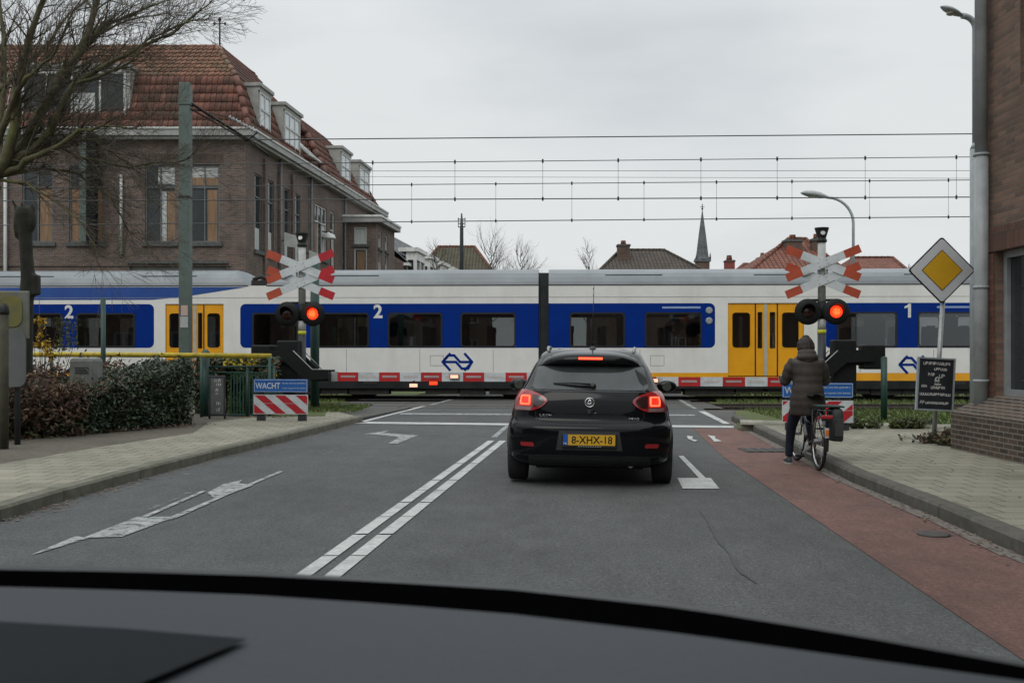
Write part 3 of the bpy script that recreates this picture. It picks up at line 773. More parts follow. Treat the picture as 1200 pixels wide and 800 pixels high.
def wall(a, mp_, u0, u1, z0, z1, holes, m, rev=.14, flip=False, jamb=None):
    us = sorted(set([u0, u1] + [v for h in holes for v in h[:2]])); zz_ = sorted(set([z0, z1] + [v for h in holes for v in h[2:4]]))
    def q4(pts):
        pts = [mp_(p) for p in pts]; a.poly(pts[::-1] if flip else pts, m)
    for i in range(len(us) - 1):
        for j in range(len(zz_) - 1):
            cu, cz = (us[i] + us[i + 1]) / 2, (zz_[j] + zz_[j + 1]) / 2
            if any(h[0] < cu < h[1] and h[2] < cz < h[3] for h in holes): continue
            q4([(us[i], 0, zz_[j]), (us[i + 1], 0, zz_[j]), (us[i + 1], 0, zz_[j + 1]), (us[i], 0, zz_[j + 1])])
    for (h0, h1, k0, k1) in [h[:4] for h in holes]:
        q4([(h0, 0, k0), (h0, 0, k1), (h0, -rev, k1), (h0, -rev, k0)]); q4([(h1, 0, k1), (h1, 0, k0), (h1, -rev, k0), (h1, -rev, k1)])
        q4([(h0, 0, k1), (h1, 0, k1), (h1, -rev, k1), (h0, -rev, k1)]); q4([(h1, 0, k0), (h0, 0, k0), (h0, -rev, k0), (h1, -rev, k0)])
def mbox(a, mp_, u0, u1, d0, d1, z0, z1, m):
    """box in a wall's own axes"""
    c = [mp_((u, d, z)) for z in (z0, z1) for d in (d0, d1) for u in (u0, u1)]; i = [a.V(p) for p in c]
    for q in ((0, 2, 3, 1), (4, 5, 7, 6), (0, 1, 5, 4), (2, 6, 7, 3), (0, 4, 6, 2), (1, 3, 7, 5)): a.face([i[k] for k in q], m)
def window(parent, mp_, u0, u1, z0, z1, fm=None, rev=.12, mull=(), trans=(), curtain_or_sheen=None, sill=True, fw=.07, nm='window', arch=None):
    fm = fm or m_framed; a = M(); y0, y1 = -rev + .0, -rev + .07
    mbox(a, mp_, u0 + .003, u0 + fw, y0, y1, z0 + .003, z1 - .003, fm); mbox(a, mp_, u1 - fw, u1 - .003, y0, y1, z0 + .003, z1 - .003, fm)
    mbox(a, mp_, u0 + fw, u1 - fw, y0, y1, z0 + .003, z0 + fw, fm); mbox(a, mp_, u0 + fw, u1 - fw, y0, y1, z1 - fw, z1 - .003, fm)
    for f in mull: uu = u0 + (u1 - u0) * f; mbox(a, mp_, uu - fw * .4, uu + fw * .4, y0 + .01, y1 - .005, z0 + fw, z1 - fw, fm)
    for f in trans: v = z0 + (z1 - z0) * f; mbox(a, mp_, u0 + fw, u1 - fw, y0 + .012, y1 + .004, v - fw * .45, v + fw * .45, fm)
    w = a.build(nm, parent, True)
    b = M(); b.poly([mp_((u0 + .01, -rev + .02, z0 + .01)), mp_((u1 - .01, -rev + .02, z0 + .01)), mp_((u1 - .01, -rev + .02, z1 - .01)), mp_((u0 + .01, -rev + .02, z1 - .01))], m_glassdark)
    b.build('pane', w, True)
    if curtain_or_sheen:
        c = M()
        for (f0, f1, v0, v1, cm) in curtain_or_sheen:
            c.poly([mp_((u0 + (u1 - u0) * f0, -rev + .028, z0 + (z1 - z0) * v0)), mp_((u0 + (u1 - u0) * f1, -rev + .028, z0 + (z1 - z0) * v0)),
                    mp_((u0 + (u1 - u0) * f1, -rev + .028, z0 + (z1 - z0) * v1)), mp_((u0 + (u1 - u0) * f0, -rev + .028, z0 + (z1 - z0) * v1))], cm)
        c.build('curtain_or_sheen', w, True)
    if sill:
        c = M(); mbox(c, mp_, u0 - .12, u1 + .12, -rev, .09, z0 - .15, z0 - .002, m_sill); c.build('sill', w, True)
    if arch:
        c = M(); mbox(c, mp_, u0 - .15, u1 + .15, -.02, .012, z1, z1 + arch, m_soldier); c.build('lintel', w, True)
    return w
GZ = 9.80                                                # gutter height
s40 = 30.0
def fu(px): return (287 - px) / s40
def fz(py): return EYE + (HOR - py) / s40
fw_ = [(222, 257), (170, 206), (81, 122), (26, 62), (-40, -6), (-100, -64)]
holes = [(fu(b), fu(a_), fz(283), fz(193)) for a_, b_ in () for b in ()] + [(fu(b), fu(a_), fz(284), fz(193)) for a_, b in fw_]
holes_g = [(fu(b), fu(a_), 1.0, 4.0) for a_, b in fw_[2:]] + [(fu(265), fu(152), .12, fz(312))]
a = M(); wall(a, FR, 0, 19, -.2, GZ, holes + holes_g, m_brick, flip=True)
for k in (0,): mbox(a, FR, -.03, .55, 0, .04, -.2, GZ - .3, m_brick)
mbox(a, FR, .55, 19, 0, .05, 4.75, 4.95, m_brick); mbox(a, FR, fu(268), fu(150), .0, .14, fz(309), fz(306), m_sill)
SIDE_WIN = [(298.5, 307), (313.5, 321), (333.5, 339.5), (345.5, 352)]
sh = [(Bv(a_), Bv(b_), 5.5, 8.6) for a_, b_ in SIDE_WIN] + [(Bv(a_), Bv(b_), 1.1, 4.2) for a_, b_ in SIDE_WIN]
sh2 = [(Bv(369), Bv(383), 6.0, 8.6), (Bv(387), Bv(392), 5.6, 8.6), (Bv(372), Bv(386), .9, 3.6), (Bv(425), Bv(431), 5.5, 8.0)]
b3 = 18.0 + 6
wall(a, SD, 0, Bv(362), -.2, GZ, sh, m_brickl); wall(a, SD, Bv(362), b3, -.2, GZ, sh2, m_brickl)
for px in (309.5, 326.5, 342): mbox(a, SD, Bv(px) - .16, Bv(px) + .16, .0, .11, 1.0, GZ - .45, m_brickl)
a.poly([FR((19, 0, -.2)), FR((19, -12, -.2)), FR((19, -12, GZ)), FR((19, 0, GZ))], m_brick)
e = SD((b3, 0, 0)); a.poly([e, e + Vector((-12, 0, 0)), e + Vector((-12, 0, GZ)), e + Vector((0, 0, GZ))][::-1], m_brick)
a.poly([SD((b3, 0, 0)) + Vector((-12, 0, 0)), FR((19, -12, 0)), FR((19, -12, GZ)), SD((b3, 0, GZ)) + Vector((-12, 0, 0))], m_brick)
wl = a.build('wall', bld, True)
CP = [(.30, .97, .02, .70, m_cur), (0.03, .97, .74, .84, m_cur)]
cvar = [[(.08, .42, .02, .68, m_cur), (.03, .97, .74, .84, m_cur), (.03, .97, .84, .98, m_curw)], [(.02, .30, .02, .66, m_cur), (.32, .50, .02, .66, m_curw), (.04, .60, .75, .98, m_curw)],
        [(.60, .97, .02, .70, m_cur), (.04, .30, .02, .7, m_cur)], [(.04, .45, .02, .70, m_cur)], [(.4, .9, .02, .7, m_cur)], [(.1, .5, .02, .7, m_cur)]]
for i, h in enumerate(holes): window(bld, FR, *h, mull=(.5,), trans=(.71,), curtain_or_sheen=cvar[i], arch=.42, fw=.06)
for h in holes_g[:-1]: window(bld, FR, *h, mull=(.5,), trans=(.7,), curtain_or_sheen=[(.1, .5, .02, .7, m_curw)])
h = holes_g[-1]; a = M(); mbox(a, FR, h[0], h[1], -.14, -.10, h[2], h[3], A('shutter', (.20, .21, .20), (.14, .15, .14), 3, .6)); a.build('shutter', bld, True)
for i, h in enumerate(sh): window(bld, SD, *h, mull=(), trans=(.7,), fm=m_framed, curtain_or_sheen=[(.1, .9, .02, .3, m_curw)], fw=.06)
for i, h in enumerate(sh2): window(bld, SD, *h, mull=(.33, .66) if i in (0, 2) else (), trans=(.68,), fm=m_frame, curtain_or_sheen=[(.05, .3, .02, .66, m_cur), (.68, .95, .02, .66, m_curw)], fw=.08)
# cornice and gutter
a = M(); mbox(a, FR, -.42, 19.3, -.2, .42, GZ - .02, GZ + .26, m_cornice); mbox(a, FR, -.30, 19.2, 0, .30, GZ - .14, GZ - .022, m_cornice)
mbox(a, SD, 0.02, b3, -.2, .42, GZ - .022, GZ + .26, m_cornice); mbox(a, SD, 0.02, b3, 0, .30, GZ - .142, GZ - .024, m_cornice)
mbox(a, FR, -.46, 19.3, .36, .46, GZ + .22, GZ + .30, m_frame); mbox(a, SD, .0, b3, .36, .46, GZ + .22, GZ + .30, m_frame)
a.build('gutter', bld, True)
for px, mm in ((8, m_frame),):
    a = M(); a.tube([FR((fu(px), .12, 0)), FR((fu(px), .12, GZ))], .07, mm, 8); a.build('drain_pipe', bld, True)
a = M(); a.tube([FR((fu(143), .1, 5.2)), FR((fu(143), .1, fz(205)))], .06, m_frame, 8); a.build('drain_pipe', bld, True)
for px in (326, 362, 402): a = M(); a.tube([SD((Bv(px), .12, 0)), SD((Bv(px), .12, GZ))], .06, m_framed, 8); a.build('drain_pipe', bld, True)

def tiles(a, A0, A1, B1, B0, m, tw=.23, th=.33, amp=.035):
    """wavy pantile field on the quad A0-A1 (eave) to B0-B1 (top); rows overlap like tiles. Each tile is an island."""
    A0, A1, B0, B1 = map(Vector, (A0, A1, B0, B1)); hgt = ((B0 + B1) / 2 - (A0 + A1) / 2).length; n = max(1, round(hgt / th))
    U = (A1 - A0).normalized(); nrm = U.cross(((B0 + B1) / 2 - (A0 + A1) / 2).normalized())
    if nrm.z < 0: nrm = -nrm
    nor = nrm.normalized(); Vd = ((B0 + B1) / 2 - (A0 + A1) / 2); Vd = (Vd - U * Vd.dot(U)).normalized()
    Lmax = max((A1 - A0).dot(U), (B1 - A0).dot(U)); Lmin = min(0, (B0 - A0).dot(U))
    H = (B0 - A0).dot(Vd)
    for i in range(n):
        t0, t1 = i / n, (i + 1) / n
        l0, r0 = A0.lerp(B0, t0), A1.lerp(B1, t0); l1 = A0.lerp(B0, t1); r1 = A1.lerp(B1, t1)
        lo = max((l0 - A0).dot(U), (l1 - A0).dot(U)); hi = min((r0 - A0).dot(U), (r1 - A0).dot(U))
        k0 = math.floor(min((l0 - A0).dot(U), (l1 - A0).dot(U)) / tw); k1 = math.ceil(max((r0 - A0).dot(U), (r1 - A0).dot(U)) / tw)
        for k in range(k0, k1):
            us = [k * tw, k * tw + tw * .30, k * tw + tw * .60, k * tw + tw * .8, k * tw + tw * .98]; hs = [.0, .1, .45, 1.0, .35]
            def cl(u, t):
                L_ = (A0.lerp(B0, t) - A0).dot(U); R_ = (A1.lerp(B1, t) - A0).dot(U); return max(L_, min(R_, u))
            lowr = [A0 + U * cl(u, t0) + Vd * H * t0 + nor * (.045 + amp * h_) for u, h_ in zip(us, hs)]
            uppr = [A0 + U * cl(u, t1) + Vd * H * (t1 + .02 / n) + nor * (.008 + amp * h_) for u, h_ in zip(us, hs)]
            if (lowr[-1] - lowr[0]).length < .03 and (uppr[-1] - uppr[0]).length < .03: continue
            ids0 = [a.V(p) for p in lowr]; ids1 = [a.V(p) for p in uppr]; ids2 = [a.V(p - nor * .04) for p in lowr]
            for j in range(4):
                a.face((ids0[j], ids0[j + 1], ids1[j + 1], ids1[j]), m, True)
                a.face((ids2[j], ids2[j + 1], ids0[j + 1], ids0[j]), m)
def ridge(a, p, q, m, r=.13):
    p, q = Vector(p), Vector(q); L = (q - p).length; k = max(1, int(L / .42)); d = (q - p) / k
    for i in range(k): a.tube([p + d * i, p + d * (i + .96)], [r, r * .86], m, 8)
ZB, ZR = fz(88) + .1, 14.0
rf = M(); eu = -.38
# front lower slope, front upper slope
f_e0 = FR((-.22, .22, GZ + .26)); f_e1 = FR((19, .22, GZ + .26)); f_b0 = FR((.50, -.55, ZB)); f_b1 = FR((19, -.55, ZB)); f_r0 = FR((1.75, -2.3, ZR)); f_r1 = FR((19, -2.3, ZR))
tiles(rf, f_e1, f_e0, f_b0, f_b1, m_tile, .22, .38, .04); tiles(rf, f_b1, f_b0, f_r0, f_r1, m_tileo, .22, .30, .04)
A_end = Bv(353)
s_e0 = f_e0; s_e1 = SD((A_end, .20, GZ + .26)); s_b0 = f_b0; s_b1 = SD((A_end - .3, -.62, ZB)); s_r0 = f_r0; s_r1 = SD((A_end - 1.2, -1.75, ZR))
tiles(rf, s_e0, s_e1, s_b1, s_b0, m_tile, .22, .38, .04); tiles(rf, s_b0, s_b1, s_r1, s_r0, m_tile, .22, .30, .04)
ridge(rf, f_e0, f_b0, m_tile, .13); ridge(rf, f_b0, f_r0, m_tileo, .12); ridge(rf, f_r0, f_r1, m_tileo, .10)
# linking roof with the skylights, block B mansard
tiles(rf, SD((A_end - .2, .35, GZ + .26)), SD((Bv(372), .35, GZ + .26)), SD((Bv(368), -2.2, 12.2)), SD((A_end - .8, -2.2, 12.2)), m_tile, .22, .38, .04)
B0_, B1_ = Bv(369), Bv(437)
b_e0, b_e1 = SD((Bv(398), .35, GZ + .26)), SD((B1_, .35, GZ + .26)); b_b0, b_b1 = SD((Bv(377), -.75, ZB - .1)), SD((Bv(432), -.75, ZB - .1)); b_r0, b_r1 = SD((Bv(367), -2.4, ZR - .1)), SD((Bv(426), -2.4, ZR - .1))
tiles(rf, SD((Bv(374), .35, GZ + .26)), b_e1, b_b1, b_b0, m_tile, .22, .38, .04); tiles(rf, b_b0, b_b1, b_r1, b_r0, m_tile, .22, .30, .04)
# gable side of block B that looks to the front
g0 = b_b0 + Vector((-5, .0, 0)); g1 = SD((Bv(371), -.3, GZ + .3)) + Vector((-5, 0, 0))
tiles(rf, g1, SD((Bv(374), .35, GZ + .26)), b_b0, g0, m_tile, .22, .38, .04); tiles(rf, g0, b_b0, b_r0, b_r0 + Vector((-4, 0, 0)), m_tile, .22, .3, .04)
ridge(rf, SD((Bv(374), .35, GZ + .3)), b_b0, m_tile, .17); ridge(rf, b_b0, b_r0, m_tile, .15)
rf.poly([FR((19, -2.2, ZR)), f_r0 + Vector((0, .1, 0)), s_r1, s_r1 + Vector((-18, 0, 0))], m_sill)
rf.poly([s_r1, s_r1 + Vector((-8, 0, 0)), s_r1 + Vector((-8, 0, -4.3)), s_r1 + Vector((0, 0, -4.3))], m_tile)
rf.poly([b_r0, b_r1, b_r1 + Vector((-8, 0, 0)), b_r0 + Vector((-8, 0, 0))], m_sill)
rf.poly([b_e1, b_b1, b_r1, b_r1 + Vector((-8, 0, 0)), b_e1 + Vector((-8, 0, 0))], m_brick)
rf.poly([FR((19, .3, GZ)), FR((19, -.5, ZB)), FR((19, -2.3, ZR)), FR((19, -12, ZR)), FR((19, -12, GZ))], m_brick)
rf.build('roof', bld, True)
m_skysheen = A('pane_sky_sheen', (.72, .76, .78), (.62, .66, .68), 3, .5)  # pale colour stands in for sky reflected in the dormer panes
def dormer(mp_, u0, u1, z0, z1, depth, mull, trans, n_=2):
    if mp_ is SD: mp_ = lambda p: SD((p[0], p[1] + .07, p[2]))
    a = M(); c = A('dormer_paint', (.36, .36, .335), (.26, .26, .24), 3, .6, dirt=(.2, .2, .18), dirt_scale=2)
    mbox(a, mp_, u0 - .14, u1 + .14, .06, -depth, z1, z1 + .16, c); mbox(a, mp_, u0 - .20, u1 + .20, .14, -depth, z1 + .16, z1 + .30, c)
    mbox(a, mp_, u0 - .14, u0, .0, -depth, z0 - .1, z1, c); mbox(a, mp_, u1, u1 + .14, .0, -depth, z0 - .1, z1, c); mbox(a, mp_, u0 - .2, u1 + .2, .10, -depth * .4, z0 - .16, z0, c)
    d = a.build('dormer', bld, True)
    aa = M(); w0 = window(d, mp_, u0, u1, z0, z1, fm=m_frame, rev=.02, mull=mull, trans=trans, sill=False, fw=.09, curtain_or_sheen=[(.06, .94, .03, .97, m_skysheen)] if depth < 2 else [(.3, .5, .05, .6, m_curw)])  # side dormers: pale sheet over the glass, painted as reflected sky
dormer(FR, fu(148), fu(26), 10.25, fz(84), 2.2, (.25, .52, .76), ())
for (a_, b_) in ((301.5, 314), (331, 349), (398, 408.5), (419.5, 431)):
    dormer(SD, Bv(a_), Bv(b_), 10.12, 11.95, 1.7, (.33, .66) if b_ - a_ > 15 else (.5,), (.62,))
for k in range(2):
    a = M(); u0 = Bv(354 + k * 9); u1 = Bv(361 + k * 9); q = [SD((u0, .18, 10.45)), SD((u1, .18, 10.45)), SD((u1, -1.55, 12.0)), SD((u0, -1.55, 12.0))]
    a.poly([p + Vector((.10, -.02, .10)) for p in q], m_glassdark); 
    for i in range(4): a.tube([q[i] + Vector((.1, -.02, .1)), q[(i + 1) % 4] + Vector((.1, -.02, .1))], .05, m_frame, 6)
    mid = (q[0] + q[3]) / 2 + Vector((.1, -.02, .1)), (q[1] + q[2]) / 2 + Vector((.1, -.02, .1)); a.tube(mid, .04, m_frame, 6)
    a.build('skylight', bld, True)
# flag sign boards and outdoor lamp on the street side (white board, horn lamp)
a = M(); q = [P(333, 272, 43.5), P(358, 280, 43.5), P(357, 292, 43.5), P(333, 288, 43.5)]; a.prism(q, (.02, .05, 0), m_frame); a.tube([P(336, 280, 43.5) + Vector((0, .05, 0)), P(336, 280, 43.5) + Vector((-.6, 1.2, 0))], .03, m_dark, 6)
a.build('sign_board', bld, True)
a = M(); q = [P(362, 293, 46), P(375, 299, 46), P(375, 308, 46), P(362, 303, 46)]; a.prism(q, (.02, .05, 0), m_frame); a.tube([P(364, 298, 46) + Vector((0, .05, 0)), P(350, 294, 47.2)], .03, m_dark, 6)
a.build('sign_board', bld, True)
a = M(); p = P(385, 277, 51); a.lathe(p + Vector((0, 0, -.12)), (0, 0, 1), [(0, .36), (.05, .36), (.2, .30), (.28, .1), (.32, .05)], m_white, 18); a.tube([p + Vector((0, 0, .2)), p + Vector((-.9, .05, .35))], .035, m_dark, 6)
a.build('wall_lamp', bld, True)
# weather rod on the ridge
a = M(); p = Vector((X(257.5, 42.4), 42.4, ZR)); a.tube([p, p + Vector((0, 0, 1.15))], .035, m_dark, 6); a.tube([p + Vector((-.22, 0, .98)), p + Vector((.22, 0, .98))], .02, m_dark, 5)
for dx in (-.22, .22): a.lathe(p + Vector((dx, 0, .93)), (0, 0, 1), [(0, .03), (.05, .06), (.1, .03)], m_dark, 8)
a.lathe(p + Vector((0, 0, 1.1)), (0, 0, 1), [(0, .05), (.07, .08), (.14, .02)], m_dark, 8)
a.build('roof_finial', bld, True)
# vertical duct box hung on the facade
a = M(); u0, u1 = fu(119), fu(108.5); mbox(a, FR, u0, u1, .35, .62, fz(287), fz(160), A('duct_black', (.005, .007, .009), None, 3, .7, spec=.15)); mbox(a, FR, u1 + .01, fu(100), .35, .55, fz(285), fz(160), A('mast_green', (.092, .128, .112), (.070, .098, .086), 5, .55, dirt=(.06, .075, .06), dirt_scale=2))
for z in (5.9, 8.9): mbox(a, FR, u0 + .2, u1, 0, .35, z, z + .12, m_dark)
a.build('facade_duct', bld, True)
# lower bay wing
Db = 54.8; bayz = 8.35
bx0, bx1 = X(404, Db), X(441, Db)
bw = thing('bay_wing', 'flat-roofed brick bay with pale cornice at the end of the mansard building', 'building', (bx1, Db, 0))
def BF(p): return Vector((bx1 - p[0], Db - p[1], p[2]))
def BS(p): return Vector((bx1, Db, 0)) + RV * p[0] + nS * p[1] + Vector((0, 0, p[2]))
def bu(px): return (441 - px) * Db / F
def bz(py): return EYE + (HOR - py) * Db / F
a = M(); hf = [(bu(430), bu(415), bz(286), bz(266)), (bu(430), bu(415), bz(322), bz(291)), (bu(430), bu(415), 1, 3.6)]
wall(a, BF, 0, bu(404), -.2, bayz, hf, m_brickl, flip=True)
hs_ = [(.55, 1.25, 5.4, 6.9), (2.2, 2.9, 5.4, 6.9), (.55, 1.25, 7.1 - .05, 7.9), (2.2, 2.9, 7.1 - .05, 7.9), (.55, 1.25, 1, 3.6), (2.2, 2.9, 1, 3.6)]
wall(a, BS, 0, 4.6, -.2, bayz, hs_, m_brickl); a.poly([BS((4.6, 0, -.2)), BS((4.6, -3, -.2)), BS((4.6, -3, bayz)), BS((4.6, 0, bayz))], m_brickl)
a.build('wall', bw, True)
a = M(); mbox(a, BF, -.3, bu(400), -5, .3, bayz, bayz + .32, m_cornice); mbox(a, BS, 0, 4.9, -3, .3, bayz + .002, bayz + .318, m_cornice); mbox(a, BF, -.34, bu(400), .30, .36, bayz + .25, bayz + .36, m_white); mbox(a, BS, -.3, 4.9, .30, .36, bayz + .25, bayz + .358, m_white)
a.build('cornice', bw, True)
for h in hf: window(bw, BF, *h, fm=m_frame, mull=(), curtain_or_sheen=[(.1, .9, .05, .9, m_curw)] if h[2] > 6.5 else [(.2, .8, .05, .9, m_cur)])
for h in hs_: window(bw, BS, *h, fm=m_frame, curtain_or_sheen=[(.2, .8, .1, .6, m_curw)])
# ------------------------------------------------------------------ level crossing signals and half barriers
m_xw = A('sign_white', (.58, .61, .63), (.50, .53, .55), 5, .45, dirt=(.28, .31, .33), dirt_scale=4)
m_xr = A('sign_red_faded', (.42, .070, .030), (.34, .055, .022), 5, .5)
m_xr2 = A('sign_red', (.45, .012, .022), (.36, .010, .018), 5, .5)
m_sred = A('boom_red', (.48, .014, .016), (.40, .012, .014), 5, .45, dirt=(.2, .02, .02))
m_mast = A('mast_white', (.46, .47, .45), (.34, .35, .33), 5, .6, dirt=(.18, .18, .16), dirt_scale=3)
m_lamp = A('lamp_red_lit', (.6, .04, .01), None, 60, .3, emit=(1.0, .030, .006), estr=2.4)
m_lampc = A('lamp_core_lit', (.7, .2, .05), None, 60, .3, emit=(1.0, .17, .035), estr=3.2)
m_lens = A('lamp_dark_lens', (.03, .008, .008), None, 20, .2)
m_green = A('post_green', (.012, .060, .045), (.008, .040, .032), 6, .55, dirt=(.03, .04, .03), dirt_scale=3)
m_mgreen = MATS['mast_green']
m_blue = A('sign_blue', (.012, .110, .40), (.010, .095, .34), 4, .45)
m_postdark = A('post_dark', (.03, .036, .04), (.02, .024, .026), 6, .6)

def signal(loc, label, lcols, z_cross, lit_dx, grp):
    """local x right, y away from the road user, z up; mast at the origin"""
    t = thing('crossing_signal', label, 'crossing signal', loc, RZ, grp)
    a = M(); a.tube([(0, 0, 0), (0, 0, 1.75)], .085, m_postdark, 14); a.tube([(0, 0, 1.75), (0, 0, 1.83)], .088, A('yellow_band', (.55, .55, .02), None, 5, .5), 14)
    a.tube([(0, 0, 1.83), (0, 0, 2.05)], .084, m_mast, 14); a.tube([(0, 0, 2.05), (0, 0, 2.42)], .086, m_black, 14); a.tube([(0, 0, 2.42), (0, 0, z_cross + .62)], .08, m_mast, 14)
    a.lathe((0, 0, 0), (0, 0, 1), [(0, .16), (.04, .16), (.06, .1)], m_postdark, 14)
    mast = a.build('mast', t)
    a = M(); zt = z_cross + .62
    a.lathe((0, 0, zt), (0, 0, 1), [(0, .10), (.05, .11), (.06, .09), (.10, .09), (.28, .145), (.30, .15), (.30, .10)], m_dark, 4 * 4); a.build('top_lamp', t)
    a = M(); a.lathe((0, -.118, zt + .18), (0, -1, .3), [(0, .05), (.02, .045)], A('lens_clear', (.5, .5, .48), None, 5, .2), 12); a.build('lamp_lens', t)
    # two crossbucks, one above the other
    for k, (cz, yy) in enumerate(((z_cross + .175, -.145), (z_cross - .175, -.115))):
        a = M()
        for sgn in (1, -1):
            d = Vector((.74, 0, .300 * sgn)); L = d.length; u = d / L; n = Vector((-u.z, 0, u.x)) * .086; y = yy - (.013 if sgn > 0 else 0)
            segs = ((-L, -L * .58, lcols[0]), (-L * .58, L * .58, m_xw), (L * .58, L, lcols[1]))
            for s0, s1, mm in segs:
                if k == 1 and mm is lcols[1]: mm = m_xr2 if lcols[1] is not m_xr else m_xr
                pts = [Vector((0, y, cz)) + u * s + n * q for s, q in ((s0, -1), (s1, -1), (s1, 1), (s0, 1))]
                a.prism(pts, (0, .012, 0), mm)
            for s in (-.09, .09):
                for q in (-.5, .5): a.lathe(Vector((0, y, cz)) + u * s + n * q, (0, -1, 0), [(0, .012), (.008, .010)], m_grey, 6)
        a.build('crossbuck', t)
    a = M()
    for sx in (-.3, .3): a.tube([(sx * .3, -.09, z_cross + .2), (sx * .3, -.09, z_cross - .22)], .02, m_grey, 6)
    a.box(-.12, .12, -.1, -.07, z_cross + .15, z_cross + .19, m_grey); a.box(-.12, .12, -.1, -.07, z_cross - .19, z_cross - .15, m_grey)
    a.build('bracket', t)
    zl = Z_L = 2.2
    a = M(); a.box(-.33, .33, -.02, .05, zl + .22, zl + .27, m_black); a.build('crossbar', t)
    for dx in (-.30, .27):
        a = M(); c = (dx, -.10, zl)
        a.lathe(c, (0, -1, 0), [(-.03, .10), (-.02, .265), (.0, .27), (.012, .265), (.012, .13)], m_black, 36)
        a.lathe(c, (0, 1, 0), [(.03, .10), (.14, .08)], m_black, 16)
        # hood
        rows = []
        for ang in range(-10, 191, 20):
            t_ = R(ang); rows.append([(dx + .135 * math.cos(t_), -.112, zl + .135 * math.sin(t_)), (dx + .138 * math.cos(t_), -.112 - .20 * (.35 + .65 * max(0, math.sin(t_))), zl + .02 + .138 * math.sin(t_))])
        a.grid(rows, m_black)
        l = a.build('signal_light', t)
        lit = abs(dx - lit_dx) < .1
        b = M(); b.lathe((dx, -.113, zl), (0, -1, 0), [(0, .125), (.025, .11), (.04, .07), (.045, .0)], m_lamp if lit else m_lens, 24, caps=False)
        if lit:
            for ix in range(-3, 4):
                for iz in range(-3, 4):
                    if ix * ix + iz * iz < 10: b.lathe((dx + ix * .027, -.158 + .0018 * (ix * ix + iz * iz), zl + iz * .027), (0, -1, 0), [(0, .010), (.008, .007)], m_lampc, 6)
        b.build('lens', l)
    return t
SL = P(354, 487, 22.4); SL.z = 0.02
sig1 = signal(SL, 'left crossing signal with red light beside a red and white double cross', (m_xr, m_xr2), 3.03 + .02, .27, 'crossing signals')
SRr = P(963, 489, 21.2); SRr.z = .02
sig2 = signal(SRr, 'right crossing signal with red light, rising behind the cyclist', (m_xr, m_xr), 3.02, .27, 'crossing signals')

def barrier(loc, label, flip, L, lights, zb=.90):
    """half barrier: machine with counterweights at the origin, boom to +x (flip = -1: to -x)"""
    f = flip
    t = thing('half_barrier', label, 'barrier', loc, RZ, 'half barriers across the road')
    a = M()
    a.box(-.30 * f, .16 * f, -.18, .22, .50, 1.62, m_black); a.box(-.86 * f, -.42 * f, -.22, .24, 1.02, 1.52, m_black); a.box(-.50 * f, -.28 * f, -.16, .16, 1.1, 1.40, m_black)
    a.box(-.20 * f, .10 * f, -.1, .14, 0, .55, m_postdark); a.box(-.28 * f, .20 * f, -.2, .24, 0, .06, m_postdark)
    a.build('drive_box', t, bevel=.03)
    a = M()
    for y in (-.26, .26):
        pts = [(-.62 * f, 1.40), (.05 * f, 1.42), (.14 * f, 1.34), (.52 * f, .98), (.86 * f, .99), (.86 * f, .80), (.36 * f, .76), (-.08 * f, 1.16), (-.62 * f, 1.18)]
        pp = [(p[0], y - .02, p[1]) for p in pts]; a.prism(pp if f < 0 else pp, (0, .035, 0), m_black)
    a.box(.48 * f, .86 * f, -.24, .24, zb - .09, zb + .09, m_black)
    a.build('boom_arm', t)
    a = M()
    for y in (-.285,): a.tube([(.10 * f, y, 1.40), (.52 * f, y, 1.0), (.98 * f, y, .995)], .012, m_grey, 5)
    a.tube([(.16 * f, .28, 1.40), (.56 * f, .28, 1.0)], .012, m_grey, 5)
    a.build('edge_strip', t)
    bm = M(); bm.box(.86 * f, 1.0 * f, -.03, .03, zb - .10, zb + .11, m_grey)
    x = 1.0; k = 0; n = int((L - 1.0) / .455) + 1
    while x < L:
        w = min(.455, L - x); mm = m_sred if k % 2 == 0 else m_xw
        bm.box(x * f, (x + w) * f, -.022, .022, zb - .095, zb + .095, mm)
        x += w; k += 1
    boom = bm.build('boom', t)
    x = 1.0; k = 0
    while x < L - .3:
        r = M(); r.box((x + .07) * f, (x + .39) * f, -.026, -.0225, zb - .016, zb + .028, A('reflector', (.40, .33, .33), None, 5, .4) if k % 2 == 0 else A('reflector_w', (.55, .50, .48), None, 5, .4)); r.build('reflector', boom)
        x += .455; k += 1
    for lxx, zz, on in lights:
        c = M(); mm = {'r': m_lamp, 'w': A('lamp_warm_lit', (.7, .4, .3), None, 9, .3, emit=(1, .45, .30), estr=1.3)}[on]
        c.box((lxx - .10) * f, (lxx + .10) * f, -.075, -.02, zz - .045, zz + .045, m_black); c.box((lxx - .085) * f, (lxx + .085) * f, -.081, -.076, zz - .035, zz + .035, mm)
        if zz < zb - .08: c.box((lxx - .02) * f, (lxx + .02) * f, -.05, .0, zz + .03, zb - .08, m_black)
        c.build('boom_light', boom)
    return t
BL = P(343, 487, 22.2); BL.z = .02
barrier(BL, 'left half barrier with lowered red and white boom, black machine by the left signal', 1, 5.6, ((2.67, .66, 'w'), (3.10, .71, 'r'), (3.55, .85, 'w')), zb=.84)
BR = P(984, 490, 21.0); BR.z = .02
barrier(BR, 'right half barrier with lowered red and white boom, black machine behind the cyclist', -1, 4.25, ((3.62, .64, 'r'), (3.78, .78, 'w')), zb=.757)

